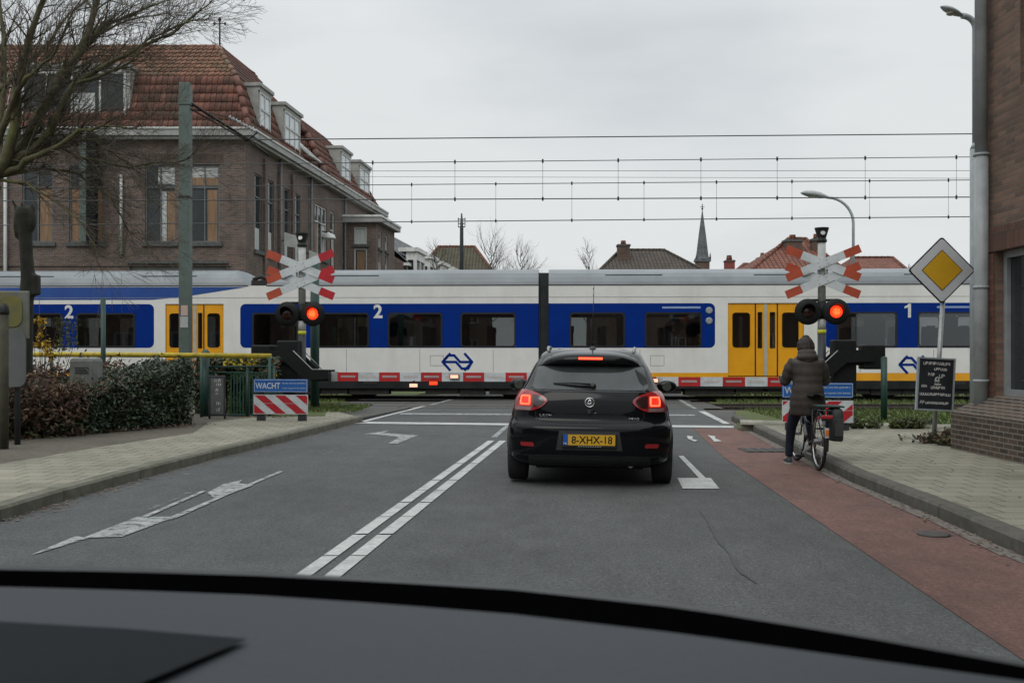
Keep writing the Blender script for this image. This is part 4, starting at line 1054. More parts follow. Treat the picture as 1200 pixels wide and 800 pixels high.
def warn_board(loc, label, w, zc, flipx=1):
    t = thing('warning_board', label, 'warning sign', loc, RZ, 'WACHT warning boards')
    h = w / 2
    for sx in (-.76, .76):
        a = M(); a.box(sx * h - .075, sx * h + .075, .02, .10, 0, .70, m_postdark); a.build('post', t)
    a = M(); a.box(-h, h, -.012, .012, .53, .77, m_blue); p = a.build('blue_panel', t, bevel=.006)
    a = M(); e = .012
    for (x0, x1, z0, z1) in ((-h + e, h - e, .540, .547), (-h + e, h - e, .753, .760), (-h + e, -h + e + .008, .5475, .7525), (h - e - .008, h - e, .5475, .7525)): a.box(x0, x1, -.0165, -.0125, z0, z1, m_xw)
    a.text('WACHT', .115, lambda u, v: (-h + .035 + u, -.0145, .65 + v), m_xw, width=w * .46, align='LEFT', bold=.018)
    a.text('tot het rode licht gedoofd is', .042, lambda u, v: (-h + w * .53 + u, -.0145, .695 + v), m_xw, width=w * .43, align='LEFT', bold=.01)
    a.text('er kan nog een trein komen', .042, lambda u, v: (-h + w * .53 + u, -.0145, .605 + v), m_xw, width=w * .43, align='LEFT', bold=.01)
    a.build('lettering', p)
    # striped panel: diagonal stripes as geometry
    a = M(); z0, z1 = .125, .485; a.box(-h, h, -.010, .012, z0, z1, m_xw)
    zm = (z0 + z1) / 2 + .02; sw = w * .19; slope = .9 if flipx > 0 else -.9
    # two stacked boards with slanting red stripes
    for (b0, b1, off) in ((z0 + .012, zm - .004, 0), (zm + .004, z1 - .012, 0)):
        k = -4
        while k < 6:
            xa = -h + k * sw * 2 - (0 if flipx > 0 else .1); hh = b1 - b0
            def xs_(z, x_): return x_ + (z1 - z) * slope * 1.35
            q = [(xs_(b0, xa), b0), (xs_(b0, xa + sw), b0), (xs_(b1, xa + sw), b1), (xs_(b1, xa), b1)]
            # clip to the board
            poly = q
            for sgn, lim in ((1, -h + .01), (-1, h - .01)):
                out = []
                for i in range(len(poly)):
                    p1_, p2_ = poly[i], poly[(i + 1) % len(poly)]; i1 = sgn * (p1_[0] - lim) >= 0; i2 = sgn * (p2_[0] - lim) >= 0
                    if i1: out.append(p1_)
                    if i1 != i2:
                        s = (lim - p1_[0]) / (p2_[0] - p1_[0]); out.append((lim, p1_[1] + s * (p2_[1] - p1_[1])))
                poly = out
                if not poly: break
            if len(poly) >= 3: a.poly([(x_, -.0125, z_) for x_, z_ in poly], m_xr2)
            k += 1
    a.build('striped_panel', t)
    return t
p = G(329, 493, .116); warn_board(Vector((p.x, p.y, .116)), 'blue WACHT board over red and white stripes at the left kerb', 1.03, 0)
p = G(958, 504, .116); warn_board(Vector((p.x, p.y, .116)), 'blue WACHT board over red and white stripes behind the cyclist', 1.13, 0, -1)

def post(name, label, cat, px, py, D, z0, r, m, grp=None):
    t = Vector((X(px, D), D, z0)); a = M(); zt = Z(py, D) - z0
    a.tube([(0, 0, 0), (0, 0, zt - r * .3)], r, m, 14); a.lathe((0, 0, zt - r * .3), (0, 0, 1), [(0, r * 1.0), (r * .3, r * .75), (r * .42, 0.01)], m, 14)
    o = a.build(name); o.location = t; return tag(o, label, cat, grp)
gp_ = 'dark green steel posts by the track'
post('green_post', 'tall dark green post behind the hedge, left of the mast', 'post', 121, 349, 19.5, .1, .045, m_green, gp_)
post('green_post', 'dark green post just right of the left crossing signal', 'post', 369, 303, 23.2, .0, .10, m_green, gp_)
post('green_post', 'dark green post standing in the grass left of the blackboard sign', 'post', 1036, 418, 20.3, .0, .062, m_green, gp_)

# ------------------------------------------------------------------ catenary mast
def rail_mast():
    D = 24.3; b = Vector((X(217.5, D), D, .0)); t = thing('catenary_mast', 'grey-green square steel mast behind the hedge holding the top wire', 'mast', b)
    zt = Z(98, D); h = .125
    a = M(); a.box(-h, h, -h, h, 0, zt, m_mgreen); a.box(-h - .02, h + .02, -h - .02, h + .02, Z(124, D), Z(118, D), m_mgreen); a.box(-h - .01, h + .01, -h - .01, h + .01, Z(233, D), Z(230, D), m_dark)
    a.box(-.2, .2, -.2, .2, 0, .05, m_mgreen); a.build('column', t, bevel=.008)
    a = M(); a.box(-.07, .09, -h - .006, -h, Z(370, D), Z(358, D), A('sticker', (.50, .30, .24), (.40, .36, .33), 30, .6)); a.box(-.09, .10, -h - .012, -h - .0065, Z(384, D), Z(371, D), A('sticker2', (.40, .41, .40), (.30, .31, .30), 30, .6)); a.build('sticker', t)
    a = M()
    e = Vector((X(291, 25.8), 25.8, Z(164, 25.8))) - b
    for dz, r in ((0, .035), (.14, .02)): a.tube([(h, 0, Z(121, D) - dz), tuple(e + Vector((0, 0, -dz * .3)))], r, m_dark, 8)
    a.tube([tuple(e), tuple(e + Vector((.5, .1, -.38)))], .03, m_dark, 8)
    a.tube([(h, 0, Z(121, D)), tuple(e + Vector((.2, 0, -.1)))], .015, m_dark, 6)
    a.build('bracket_arm', t)
    a = M(); q0 = P(268, 137, 25.5) - b; q1 = P(302, 155, 25.5) - b
    pr = []
    L = (q1 - q0).length
    for k in range(9): pr += [(L * k / 9, .025), (L * k / 9 + L * .03, .06), (L * k / 9 + L * .06, .03)]
    a.lathe(q0, (q1 - q0), pr, A('insulator', (.42, .43, .44), (.3, .3, .3), 6, .3), 10); a.tube([q0, Vector((h, 0, Z(128, D)))], .012, m_dark, 5); a.tube([q1, e], .02, m_dark, 5)
    a.build('insulator', t)
rail_mast()

# ------------------------------------------------------------------ lamps
m_lpole = A('lamp_pole', (.34, .38, .39), (.27, .30, .31), 5, .5, dirt=(.22, .25, .25), dirt_scale=1.5)
def street_lamp(label, px_base, D, px_top, py_top, head_dx, side, r0, r1, zsw, hl, grp, tilt=.16):
    b = Vector((X(px_base, D), D, .0)); t = thing('street_lamp', label, 'street lamp', b, 0, grp)
    zt = Z(py_top, D); dx = X(px_top, D) - b.x
    a = M(); a.tube([(0, 0, 0), (0, 0, zsw)], r0, m_lpole, 14); a.tube([(0, 0, zsw), (0, 0, zsw + .1)], [r0, r1], m_lpole, 14)
    cr = abs(dx) * .95
    pts = [(0, 0, zsw + .1), (0, 0, zt - cr)]
    for k in range(1, 9):
        ang = R(90 * k / 8 * .86); pts.append((side * cr * (1 - math.cos(ang)), 0, zt - cr + cr * math.sin(ang)))
    last = Vector(pts[-1]); pts.append(tuple(last + Vector((dx - last.x) and (dx - last.x, 0, abs(dx - last.x) * .15))))
    a.tube(pts, r1, m_lpole, 12); a.build('pole', t)
    e = Vector(pts[-1]); a = M(); d = Vector((side, 0, tilt)).normalized()
    rows = []
    for (s, w, h) in ((-.06, .04, .03), (.02, .09, .05), (.15, .15, .085), (.32, .17, .095), (.46, .14, .075), (.56, .07, .04), (.60, .02, .012)):
        c = e + d * s * hl; rows.append([c + Vector((0, w * hl * math.cos(R(g_)), h * hl * 1.1 * math.sin(R(g_)) * (1 if math.sin(R(g_)) > 0 else .55))) for g_ in range(0, 360, 30)])
    a.grid(rows, A('lamp_housing', (.34, .37, .37), (.26, .28, .28), 6, .5), True, True); a.build('lamp_head', t)
    a = M(); c = e + d * .30 * hl; a.lathe(c - Vector((0, 0, .03 * hl)), (0, 0, -1), [(0, .12 * hl), (.03, .115 * hl), (.045, .07 * hl)], A('lamp_glass', (.32, .31, .24), None, 5, .2), 14); a.build('lamp_glass', t)
street_lamp('tall grey street lamp beside the brick wall at the right', 1143, 16.5, 1127, 19, 0, -1, .085, .048, 4.65, .62, 'street lamps', .42)
street_lamp('street lamp with a curved arm beyond the train, behind the right signal', 1000, 36, 968, 231.5, 0, -1, .07, .05, 3.2, 1.5, 'street lamps')

# ------------------------------------------------------------------ priority road sign with the hung blackboard
D = 14.5; b = Vector((X(1094, D), D, .116))
t = thing('priority_sign', 'yellow and white diamond priority sign on a leaning grey pole', 'road sign', b)
a = M(); top = P(1105, 352, D) - b; a.tube([(0, 0, 0), tuple(top)], .032, m_galv, 12); a.build('pole', t)
c = P(1102, 317, D) - b; 
def diamond(a, r, y0, y1, m, bev=.10):
    pts = []
    for k in range(4):
        an = R(90 * k); cx, cz = r * math.cos(an), r * math.sin(an)
        for s in (-1, 0, 1):
            an2 = an + R(45) * s
            pts.append((c.x + cx * (1 - bev) + r * bev * .72 * math.cos(an2) * 1, c.y + y0, c.z + cz * (1 - bev) + r * bev * .72 * math.sin(an2)))
    a.prism(pts, (0, y1 - y0, 0), m)
a = M(); diamond(a, .475, -.055, -.035, m_black); diamond(a, .452, -.058, -.0555, A('sign_pale', (.56, .58, .60), (.50, .52, .55), 3, .45)); diamond(a, .290, -.0615, -.0585, m_black, .03); diamond(a, .278, -.0645, -.062, A('sign_yellow', (.62, .36, .015), (.55, .31, .012), 3, .45), .03)
a.build('plate', t)
a = M(); a.box(-.06, .06, -.03, .05, c.z - .2, c.z - .16, m_grey); a.box(-.06, .06, -.03, .05, c.z + .1, c.z + .14, m_grey); 
for q in (.04, .09): pass
a.build('clamp', t)
b2 = P(1096, 450, D - .12)
t = thing('advert_board', 'black chalkboard advert with white chalk writing, tied to the priority sign pole', 'advert board', b2, R(8), rot=(0, R(3.0), R(10)))
a = M(); w, h = .275, .36; a.box(-w, w, -.01, .015, -h, h, A('chalkboard', (.010, .014, .020), (.018, .022, .028), 5, .5)); a.build('panel', t)
a = M()
for (x0, x1, z0, z1) in ((-w - .012, -w + .010, -h - .012, h + .012), (w - .010, w + .012, -h - .012, h + .012), (-w + .0105, w - .0105, -h - .012, -h + .010), (-w + .0105, w - .0105, h - .010, h + .012)): a.box(x0, x1, -.022, .02, z0, z1, A('board_frame', (.30, .34, .36), None, 5, .5))
a.build('frame', t)
# chalk writing: as unreadable as in the picture, small strokes in the same rows
a = M(); rs = random.Random(5); mchalk = A('chalk', (.62, .62, .60), (.40, .40, .40), 40, .9)
def scrawl(u0, u1, v, s, th=.010):
    x_ = u0
    while x_ < u1:
        k = rs.choice((0, 1, 2, 3)); w_ = s * rs.uniform(.45, .75)
        segs = [[((0, -.5), (0, .5)), ((0, .5), (1, .1)), ((1, .1), (0, -.1))], [((0, -.5), (.5, .5)), ((.5, .5), (1, -.5))], [((0, .4), (0, -.5)), ((0, -.5), (1, -.5)), ((1, -.5), (1, .4))], [((0, 0), (.5, .5)), ((.5, .5), (1, 0)), ((1, 0), (.5, -.5)), ((.5, -.5), (0, 0))]][k]
        for p, q in segs:
            P0 = Vector((x_ + p[0] * w_, 0, v + p[1] * s)); P1 = Vector((x_ + q[0] * w_, 0, v + q[1] * s)); d_ = (P1 - P0).normalized(); n_ = Vector((-d_.z, 0, d_.x)) * th / 2
            y_ = -.0125 - rs.random() * .002
            a.poly([(P0.x - n_.x, y_, P0.z - n_.z), (P1.x - n_.x, y_, P1.z - n_.z), (P1.x + n_.x, y_, P1.z + n_.z), (P0.x + n_.x, y_, P0.z + n_.z)], mchalk)
        x_ += w_ * 1.35
for u0, u1, v, s in ((-.20, .19, .29, .042), (-.03, .14, .215, .036), (-.12, -.02, .135, .044), (.05, .14, .12, .05), (-.22, -.13, -.03, .036), (-.07, .13, -.045, .04), (-.235, .235, -.14, .036), (-.23, -.18, -.255, .044), (-.14, .21, -.262, .034), (-.02, .06, .05, .05), (-.02, .08, .0, .018)):
    scrawl(u0, u1, v, s, .009)
a.lathe((.02, -.0125, .07), (0, -1, 0), [(0, .034), (.002, .034), (.002, .022)], mchalk, 16, caps=False)
a.build('chalk_writing', t)
a = M(); a.tube([(-.0, .05, .34), (.03, .16, .34)], .008, m_dark, 6); a.tube([(-.0, .05, -.3), (.03, .16, -.3)], .008, m_dark, 6); a.build('tie', t)

# ------------------------------------------------------------------ brick corner building on the right
m_rb = brickmat('red_brown_brick', (.225, .140, .105), (.125, .084, .068), (.145, .13, .11), .22, .068, .008, stain=(.70, .70, .68))
m_pil = brickmat('dark_red_brick', (.185, .085, .058), (.11, .050, .036), (.09, .07, .055), .22, .068, .008)
m_plinth = brickmat('plinth_brick', (.110, .074, .056), (.052, .040, .034), (.19, .175, .15), .22, .064, .010, stain=(.6, .62, .58))
m_rsold = brickmat('right_soldier', (.175, .085, .060), (.115, .060, .046), (.08, .07, .06), .068, .24, .008, offset=0)
XW = 6.13; YC = 13.25; XP = 5.78
rb = thing('corner_building', 'brown brick corner building with a large window at the right edge', 'building', (XW, YC, 0))
def RW(p): return Vector((XW - p[1], YC - p[0], p[2]))      # u towards the camera, outward to the road
def ru(px): return YC - XW * F / (px - 600.0)
wz0, wz1 = .83, 2.66
a = M(); hr = [(.27, 4.6, wz0, wz1), (6.0, 9.5, wz0, wz1), (.9, 2.6, 4.6, 6.6), (5.2, 7.2, 4.6, 6.6)]
wall(a, RW, 0, 15, .3, 10, hr, m_rb, rev=.22)
a.poly([RW((0, 0, 0)), RW((0, -8, 0)), RW((0, -8, 10)), RW((0, 0, 10))][::-1], m_rb); a.poly([RW((15, 0, 0)), RW((15, -8, 0)), RW((15, -8, 10)), RW((15, 0, 10))], m_rb)
a.poly([RW((15, -8, 0)), RW((0, -8, 0)), RW((0, -8, 10)), RW((15, -8, 10))], m_rb)
a.poly([RW((0, 0, 10)), RW((15, 0, 10)), RW((15, -8, 10)), RW((0, -8, 10))], m_sill)
a.build('wall', rb, True)
a = M(); mbox(a, RW, .03, .262, .001, .03, .80, wz1 - .02, m_pil); mbox(a, RW, 4.61, 4.95, .001, .03, .8, wz1 - .02, m_pil); a.build('pilaster', rb, True)
a = M(); mbox(a, RW, .0, 4.95, .002, .025, wz1, wz1 + .30, m_rsold); a.build('lintel', rb, True)
a = M(); po = XW - XP
def pp(u, o, z): return RW((u, o, z))
for (u0, u1) in ((-.24, 15),):
    a.poly([pp(u0, po, 0), pp(u1, po, 0), pp(u1, po, .60), pp(u0, po, .60)], m_plinth)
    a.poly([pp(u0, po, .60), pp(u1, po, .60), pp(u1, .0, .83), pp(u0 + .24, .0, .83)], m_plinth)
    a.poly([pp(u0, -8, 0), pp(u0, po, 0), pp(u0, po, .60), pp(u0, -8, .60)], m_plinth)
    a.poly([pp(u0, po, .60), pp(u0 + .24, 0, .83), pp(u0 + .24, -8, .83), pp(u0, -8, .60)], m_plinth)
a.build('plinth', rb, True)
for h in hr: 
    w = window(rb, RW, *h, fm=A('window_frame_grey', (.27, .29, .285), (.20, .215, .21), 5, .5), rev=.17, sill=False, fw=.09, mull=(.5,) if h[2] < 1 else (.5,))
a = M(); mbox(a, RW, 7.6, 8.3, .0, .05, 9.7, 10, m_sill); mbox(a, RW, -.2, 15.1, -.3, .35, 10.0, 10.25, m_cornice); a.build('cornice', rb, True)
a = M(); D = 13.15; xx = XW - .105; a.tube([(xx, D, Z(186, D)), (xx, D, 9.95)], .078, A('pipe_grey', (.33, .35, .355), (.26, .28, .285), 3, .5, dirt=(.18, .19, .18), dirt_scale=1.4), 16); a.tube([(xx, D, .5), (xx, D, Z(186, D) + .04)], .088, MATS['pipe_grey'], 16)
for z in (1.0, 2.2, 3.9, 6.0, 8.2): a.lathe((xx, D, z), (0, 0, 1), [(0, .098), (.035, .098)], MATS['pipe_grey'], 16)
a.build('drain_pipe', rb, True)

# ------------------------------------------------------------------ left verge things
def leaf(a, c, s, m, up=None, n=None, aspect=2.0):
    n = n or Vector((random.gauss(0, 1), random.gauss(0, 1), random.gauss(0, 1))); n = n.normalized() if n.length > 0 else Vector((0, 0, 1))
    u = n.orthogonal().normalized(); u.rotate(Matrix.Rotation(random.uniform(0, 6.28), 3, n)); w = n.cross(u); u = u * s * aspect / 2; w = w * s / 2
    a.poly([c - u, c + w * .8 - u * .1 + n * s * .12, c + u, c - w * .8 - u * .1 + n * s * .12], m)
m_leafd = A('hedge_leaf', (.040, .066, .030), (.020, .034, .017), 3, .45, island=.6, spec=.5)
m_leafb = A('dry_leaf', (.130, .075, .045), (.075, .045, .032), 4, .8, island=.5)
m_leafg = A('mixed_leaf', (.075, .085, .030), (.040, .050, .020), 4, .7, island=.5)
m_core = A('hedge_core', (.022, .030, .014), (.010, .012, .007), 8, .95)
m_twig = A('twig', (.075, .052, .040), (.045, .035, .028), 9, .9, island=.3)
def hedge(name, label, cat, quad, top, n, mats, size, rough=.12, core=True, twigs=0, shrink=.14, flop=1.0):
    """quad: footprint A (front right), B (front left), C (back left), D (back right); top: heights at A, B"""
    Aq, Bq, Cq, Dq = [Vector((p[0], p[1], .1)) for p in quad]; a = M()
    def pt(s, d, h):
        f = Aq.lerp(Bq, s); bk = Dq.lerp(Cq, s); p = f.lerp(bk, d); hh = top[0] * (1 - s) + top[1] * s
        hh *= 1 + .10 * noise.noise(Vector((s * 5, d * 2, 3.3)))
        return Vector((p.x, p.y, .1 + h * hh))
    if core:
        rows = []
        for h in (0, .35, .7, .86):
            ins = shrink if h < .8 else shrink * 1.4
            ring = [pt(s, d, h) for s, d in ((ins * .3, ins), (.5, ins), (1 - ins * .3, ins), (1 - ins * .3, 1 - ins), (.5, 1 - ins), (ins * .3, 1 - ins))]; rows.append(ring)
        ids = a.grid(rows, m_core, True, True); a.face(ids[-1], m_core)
    for i in range(n):
        f = random.random(); s, d, h = random.random(), random.random(), random.random() ** .8
        r = random.random()
        if r < .50: d = random.uniform(0, .12) + abs(random.gauss(0, .03))
        elif r < .80: h = 1 - abs(random.gauss(0, .05))
        elif r < .93: s = abs(random.gauss(0, .03))
        b_ = 1 + .30 * noise.noise(Vector((s * 9, h * 4, d * 4)))
        p = pt(s, d, min(h, 1.04)); p += Vector((random.gauss(0, rough * .35), random.gauss(0, rough * .35) - (b_ - 1) * .25, random.gauss(0, rough * .3)))
        p.z = max(p.z, .11); rr = random.random(); mm = mats[0]
        for k, (m2, thr) in enumerate(mats[1]):
            if rr < thr(s, h): mm = m2; break
        leaf(a, p, size * random.uniform(.6, 1.25), mm, n=Vector((random.gauss(0, 1), random.gauss(-.5, 1), random.gauss(.5, 1))))
    for i in range(twigs):
        s, d = random.random(), random.uniform(0, .7); p = pt(s, d, random.uniform(0, .8)); q = p + Vector((random.gauss(0, .2), random.gauss(-.03, .15), random.uniform(.15, .5)))
        a.tube([p, p.lerp(q, .5) + Vector((random.gauss(0, .03), random.gauss(0, .03), 0)), q], [.008, .006, .003], m_twig, 3)
        for k in range(2): leaf(a, q + Vector((random.gauss(0, .03),) * 3), size, mats[0])
    return tag(a.build(name), label, cat)
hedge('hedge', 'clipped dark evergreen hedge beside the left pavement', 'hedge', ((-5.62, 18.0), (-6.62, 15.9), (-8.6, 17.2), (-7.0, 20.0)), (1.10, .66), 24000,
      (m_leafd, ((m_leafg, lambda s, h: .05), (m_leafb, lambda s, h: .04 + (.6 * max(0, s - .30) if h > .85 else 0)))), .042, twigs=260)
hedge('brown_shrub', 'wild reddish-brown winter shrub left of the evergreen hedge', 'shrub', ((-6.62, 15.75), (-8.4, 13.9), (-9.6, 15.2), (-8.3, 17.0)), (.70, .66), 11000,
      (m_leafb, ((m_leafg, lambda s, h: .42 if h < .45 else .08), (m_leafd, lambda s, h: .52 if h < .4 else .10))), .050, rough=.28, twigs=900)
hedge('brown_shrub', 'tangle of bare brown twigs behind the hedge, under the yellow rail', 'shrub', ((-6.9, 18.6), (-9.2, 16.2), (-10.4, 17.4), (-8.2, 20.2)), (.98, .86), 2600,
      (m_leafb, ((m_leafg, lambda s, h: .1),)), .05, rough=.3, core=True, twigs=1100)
# leaf litter
a = M()
for i in range(900):
    s = random.random(); p = Vector((-5.5, 18.1, 0)).lerp(Vector((-8.9, 13.3, 0)), s) + Vector((random.gauss(.05, .14), random.gauss(-.16, .14), .122 + random.random() * .02)); leaf(a, p, .035, m_leafb, n=Vector((random.gauss(0, .3), random.gauss(0, .3), 1)))
for i in range(160): leaf(a, Vector((random.uniform(-5.3, -4.3), random.uniform(19.8, 21.8), .124 + random.random() * .02)), .04, m_leafb, n=Vector((random.gauss(0, .3), random.gauss(0, .3), 1)))
o = a.build('leaf_litter'); tag(o, 'brown fallen leaves along the foot of the hedge', 'leaf litter', kind='stuff')
# yellow railing
m_yel = A('yellow_paint', (.50, .37, .012), (.34, .26, .015), 8, .55, dirt=(.10, .11, .02), dirt_scale=6)
a = M(); D = 20.3; t = thing('yellow_railing', 'weathered yellow rail behind the hedge at the left of the crossing', 'railing', (-8, D, .0))
a.tube([P(-60, 415, D - .2), P(130, 415.5, D), P(318, 417, D + .2)], .052, m_yel, 10); a.build('rail', t, True)
for px in (-10, 60, 236, 316):
    a = M(); q = P(px, 418, D + .02); a.tube([Vector((q.x, q.y, 0)), q], .03, m_green, 8); a.build('post', t, True)
# green fence with ivy
t = thing('green_fence', 'low dark green fence overgrown with moss, left of the WACHT board', 'fence', P(280, 492, 20.6) * 1.0)
t.location.z = 0
a = M()
Df = 20.6
q0, q1 = P(243, 430, Df), P(320, 429, Df)
a.tube([q0, q1], .022, m_green, 6); a.tube([P(243, 436, Df), P(320, 437, Df)], .018, m_green, 6); a.tube([P(243, 486, Df), P(320, 486, Df)], .018, m_green, 6)
for k in range(15):
    px = 270 + k * 3.6; a.box(X(px, Df), X(px + 1.6, Df), Df - .008, Df + .008, Z(487, Df), Z(436, Df), m_green)
a.build('panel', t, True)
for px, py in ((241, 417), (290, 428), (321, 428)):
    a = M(); a.tube([(X(px, Df), Df, .05), (X(px, Df), Df, Z(py, Df))], .075 if px == 241 else .03, m_green, 10)
    if px == 241: a.lathe((X(px, Df), Df, Z(py, Df)), (0, 0, 1), [(0, .08), (.06, .09), (.12, .05), (.14, .01)], m_green, 12)
    a.build('post', t, True)
m_moss = A('moss_leaf', (.095, .135, .022), (.050, .080, .018), 3, .8, island=.4)
a = M()
for i in range(3600):
    px = random.uniform(266, 320); zz = random.uniform(.12, .95); wv = noise.noise(Vector((px * .14, zz * 2.2, 0)))
    if wv < -.10: continue
    leaf(a, Vector((X(px, Df), Df + random.uniform(.03, .28), zz)), random.uniform(.03, .06), m_moss, n=Vector((random.gauss(0, 1), -1.2, random.gauss(0, 1))))
tag(a.build('ivy'), 'bright green mossy creeper growing behind the green fence slats', 'creeper')
a = M()
for i in range(4200):
    px = random.uniform(228, 324); zz = random.uniform(.2, 1.28) if px > 300 or px < 250 else random.uniform(.75, 1.25)
    leaf(a, Vector((X(px, 21.4), 21.4 + random.uniform(-.2, .4), zz)), random.uniform(.05, .09), m_leafd if random.random() < .85 else (m_leafg if random.random() < .7 else A('orange_leaf', (.45, .12, .03), (.3, .09, .03), 4, .7, island=.3)))
for i in range(60):
    p = Vector((X(random.uniform(262, 300), 21), 21, random.uniform(1.08, 1.28))); leaf(a, p, .06, A('yellow_leaf', (.42, .33, .02), None, 4, .7, island=.3))
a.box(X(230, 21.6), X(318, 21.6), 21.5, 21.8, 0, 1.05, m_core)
for i in range(26): p = Vector((X(random.uniform(232, 320), 21.5), 21.5, .02)); a.tube([p, p + Vector((random.gauss(0, .1), .1, 1.1))], .01, m_twig, 4)
tag(a.build('shrub'), 'dark green shrub with a few yellow and orange leaves behind the green fence', 'shrub')
# poster board on legs
Dp = 19.8; pb = Vector((X(255, Dp), Dp, .1)); t = thing('poster_board', 'small grey poster board with white scribbles in front of the green fence', 'notice board', pb)
a = M(); a.box(X(245, Dp) - pb.x, X(264, Dp) - pb.x, -.03, .03, Z(487, Dp) - .1, Z(440, Dp) - .1, m_postdark); a.build('frame', t, bevel=.008)
a = M(); a.box(X(247.5, Dp) - pb.x, X(262.5, Dp) - pb.x, -.036, -.031, Z(485, Dp) - .1, Z(443, Dp) - .1, A('poster_grey', (.12, .125, .125), (.08, .085, .085), 5, .6)); pn = a.build('poster', t)
a = M(); 
for k, (u0, u1, z, s) in enumerate(((-.05, .07, .74, .06), (-.02, .06, .66, .05), (-.03, .04, .56, .06), (-.03, .03, .49, .03), (-.02, .06, .30, .06), (-.01, .03, .18, .07))):
    x_ = u0
    while x_ < u1:
        a.poly([(x_, -.0375, z - s / 2), (x_ + .012, -.0375, z - s / 2), (x_ + .03 * rs.random() + .012, -.0375, z + s / 2), (x_ + .01, -.0375, z + s / 2)], mchalk); x_ += .035
a.build('scribble', pn)
for px in (245.5, 263.5):
    a = M(); a.tube([(X(px, Dp) - pb.x, 0, 0), (X(px, Dp) - pb.x, 0, .4)], .02, m_postdark, 8); a.build('leg', t)
# electrical cabinets
def cabinet(name, label, px0, px1, pyt, D, z0, dpt, m, top=.06):
    b = Vector((X((px0 + px1) / 2, D), D, .0)); t = thing(name, label, 'utility cabinet', b, 0); w = X(px1, D) - X(px0, D); zt = Z(pyt, D)
    a = M(); a.box(-w / 2, w / 2, 0, dpt, z0, zt, m); a.build('housing', t, bevel=top)
    a = M(); a.box(-w * .38, w * .38, -.006, .0, z0 + .15, zt - .12, m); 
    for k in range(4): a.box(-w * .25, w * .25, -.012, -.0065, zt - .12 - k * .03 - .05, zt - .12 - k * .03 - .035, m_postdark)
    a.build('door', t); return t
m_cab = A('cabinet_paint', (.20, .205, .19), (.15, .155, .14), 5, .7, dirt=(.10, .10, .075), dirt_scale=4)
cabinet('utility_cabinet', 'pale grey utility cabinet standing in the brown twigs behind the hedge', 80, 112, 419, 16.6, 0, .35, m_cab)
t = thing('metal_sign', 'back of a weathered grey metal sign with yellow lichen at the left edge', 'sign', Vector((X(18, 14.2), 14.2, 0)))
D = 14.2; m_mb = A('sign_back', (.13, .135, .115), (.085, .09, .075), 4, .55, dirt=(.22, .18, .02), dirt_scale=3.5)
a = M(); x0, x1 = X(-22, D) - t.location.x, X(34.5, D) - t.location.x
a.box(x0, x1, -.02, .02, Z(397, D), Z(341, D), m_mb); a.build('upper_plate', t, bevel=.015)
a = M()
pts = [(u, -.035, v) for u, v in rrect(X(-20, D) - t.location.x, X(31, D) - t.location.x, Z(453, D), Z(386, D), .10)]; a.prism(pts, (0, .03, 0), A('sign_back2', (.12, .13, .13), (.09, .10, .10), 4, .6)); a.build('lower_plate', t)
a = M(); pts = [(u, -.032, v) for u, v in rrect(X(0, D) - t.location.x, X(27, D) - t.location.x, Z(383, D), Z(347, D), .12)]; a.prism(pts, (0, .01, 0), A('sign_back3', (.085, .095, .05), (.16, .14, .02), 3, .6)); a.build('rounded_plate', t)
a = M(); a.tube([(0, .06, 0), (0, .06, Z(345, D))], .04, m_postdark, 10); a.build('post', t)
a = M(); D = 13.6; b = Vector((X(5, D), D, 0)); a.tube([(0, 0, 0), (0, 0, Z(366, D) - .02)], .055, A('mossy_wood', (.060, .055, .035), (.035, .034, .022), 7, .9, bump=.4), 10); a.lathe((0, 0, Z(368, D)), (0, 0, 1), [(0, .062), (.03, .066), (.10, .055), (.14, .03)], m_dark, 10)
o = a.build('wooden_post'); o.location = b; tag(o, 'mossy round post in front of the grey sign back at the left edge', 'post')
# weeds by the pole and kerb on the right
def weeds(name, label, c, rx, ry, n, hgt, mats, s=.05):
    a = M()
    for i in range(n):
        an = random.uniform(0, 6.28); r = math.sqrt(random.random()); b = Vector((c.x + rx * r * math.cos(an) * .7, c.y + ry * r * math.sin(an) * .7, c.z)); tip = b + Vector((random.gauss(0, rx * .45), random.gauss(0, ry * .4), hgt * random.uniform(.3, 1)))
        a.tube([b, b.lerp(tip, .5) + Vector((0, 0, .02)), tip], [.004, .003, .002], m_twig, 3)
        for k in range(5): leaf(a, b.lerp(tip, random.uniform(.25, 1.0)) + Vector((random.gauss(0, .02), random.gauss(0, .02), 0)), s * random.uniform(.6, 1.2), random.choice(mats), aspect=1.6)
    return tag(a.build(name), label, 'weeds', 'weeds on the right pavement')
weeds('weeds', 'dark red-green weeds round the foot of the priority sign pole', P(1094, 0, 14.3).xy.to_3d() + Vector((.05, 0, .11)), .32, .22, 80, .15, (m_leafb, m_leafg, m_leafd))
weeds('weeds', 'brown heap of dry weeds against the brick plinth', P(1116, 0, 14.0).xy.to_3d() + Vector((0, 0, .11)), .28, .25, 120, .24, (m_leafb, m_leafb, m_leafg))
for px, lab, n in ((1005, 'leftmost weed tuft along the pale kerb, next to the striped board', 50), (1024, 'second weed tuft from the left along the pale kerb', 40), (1052, 'weed tuft along the pale kerb just right of the green post', 60), (1070, 'weed tuft along the pale kerb behind the blackboard sign', 70), (1087, 'rightmost weed tuft along the pale kerb, behind the sign pole', 40)):
    weeds('weeds', lab, Vector((X(px, 17.05), 17.05, .11)), .16, .1, n, .2, (m_leafg, m_moss, m_leafg), .045)
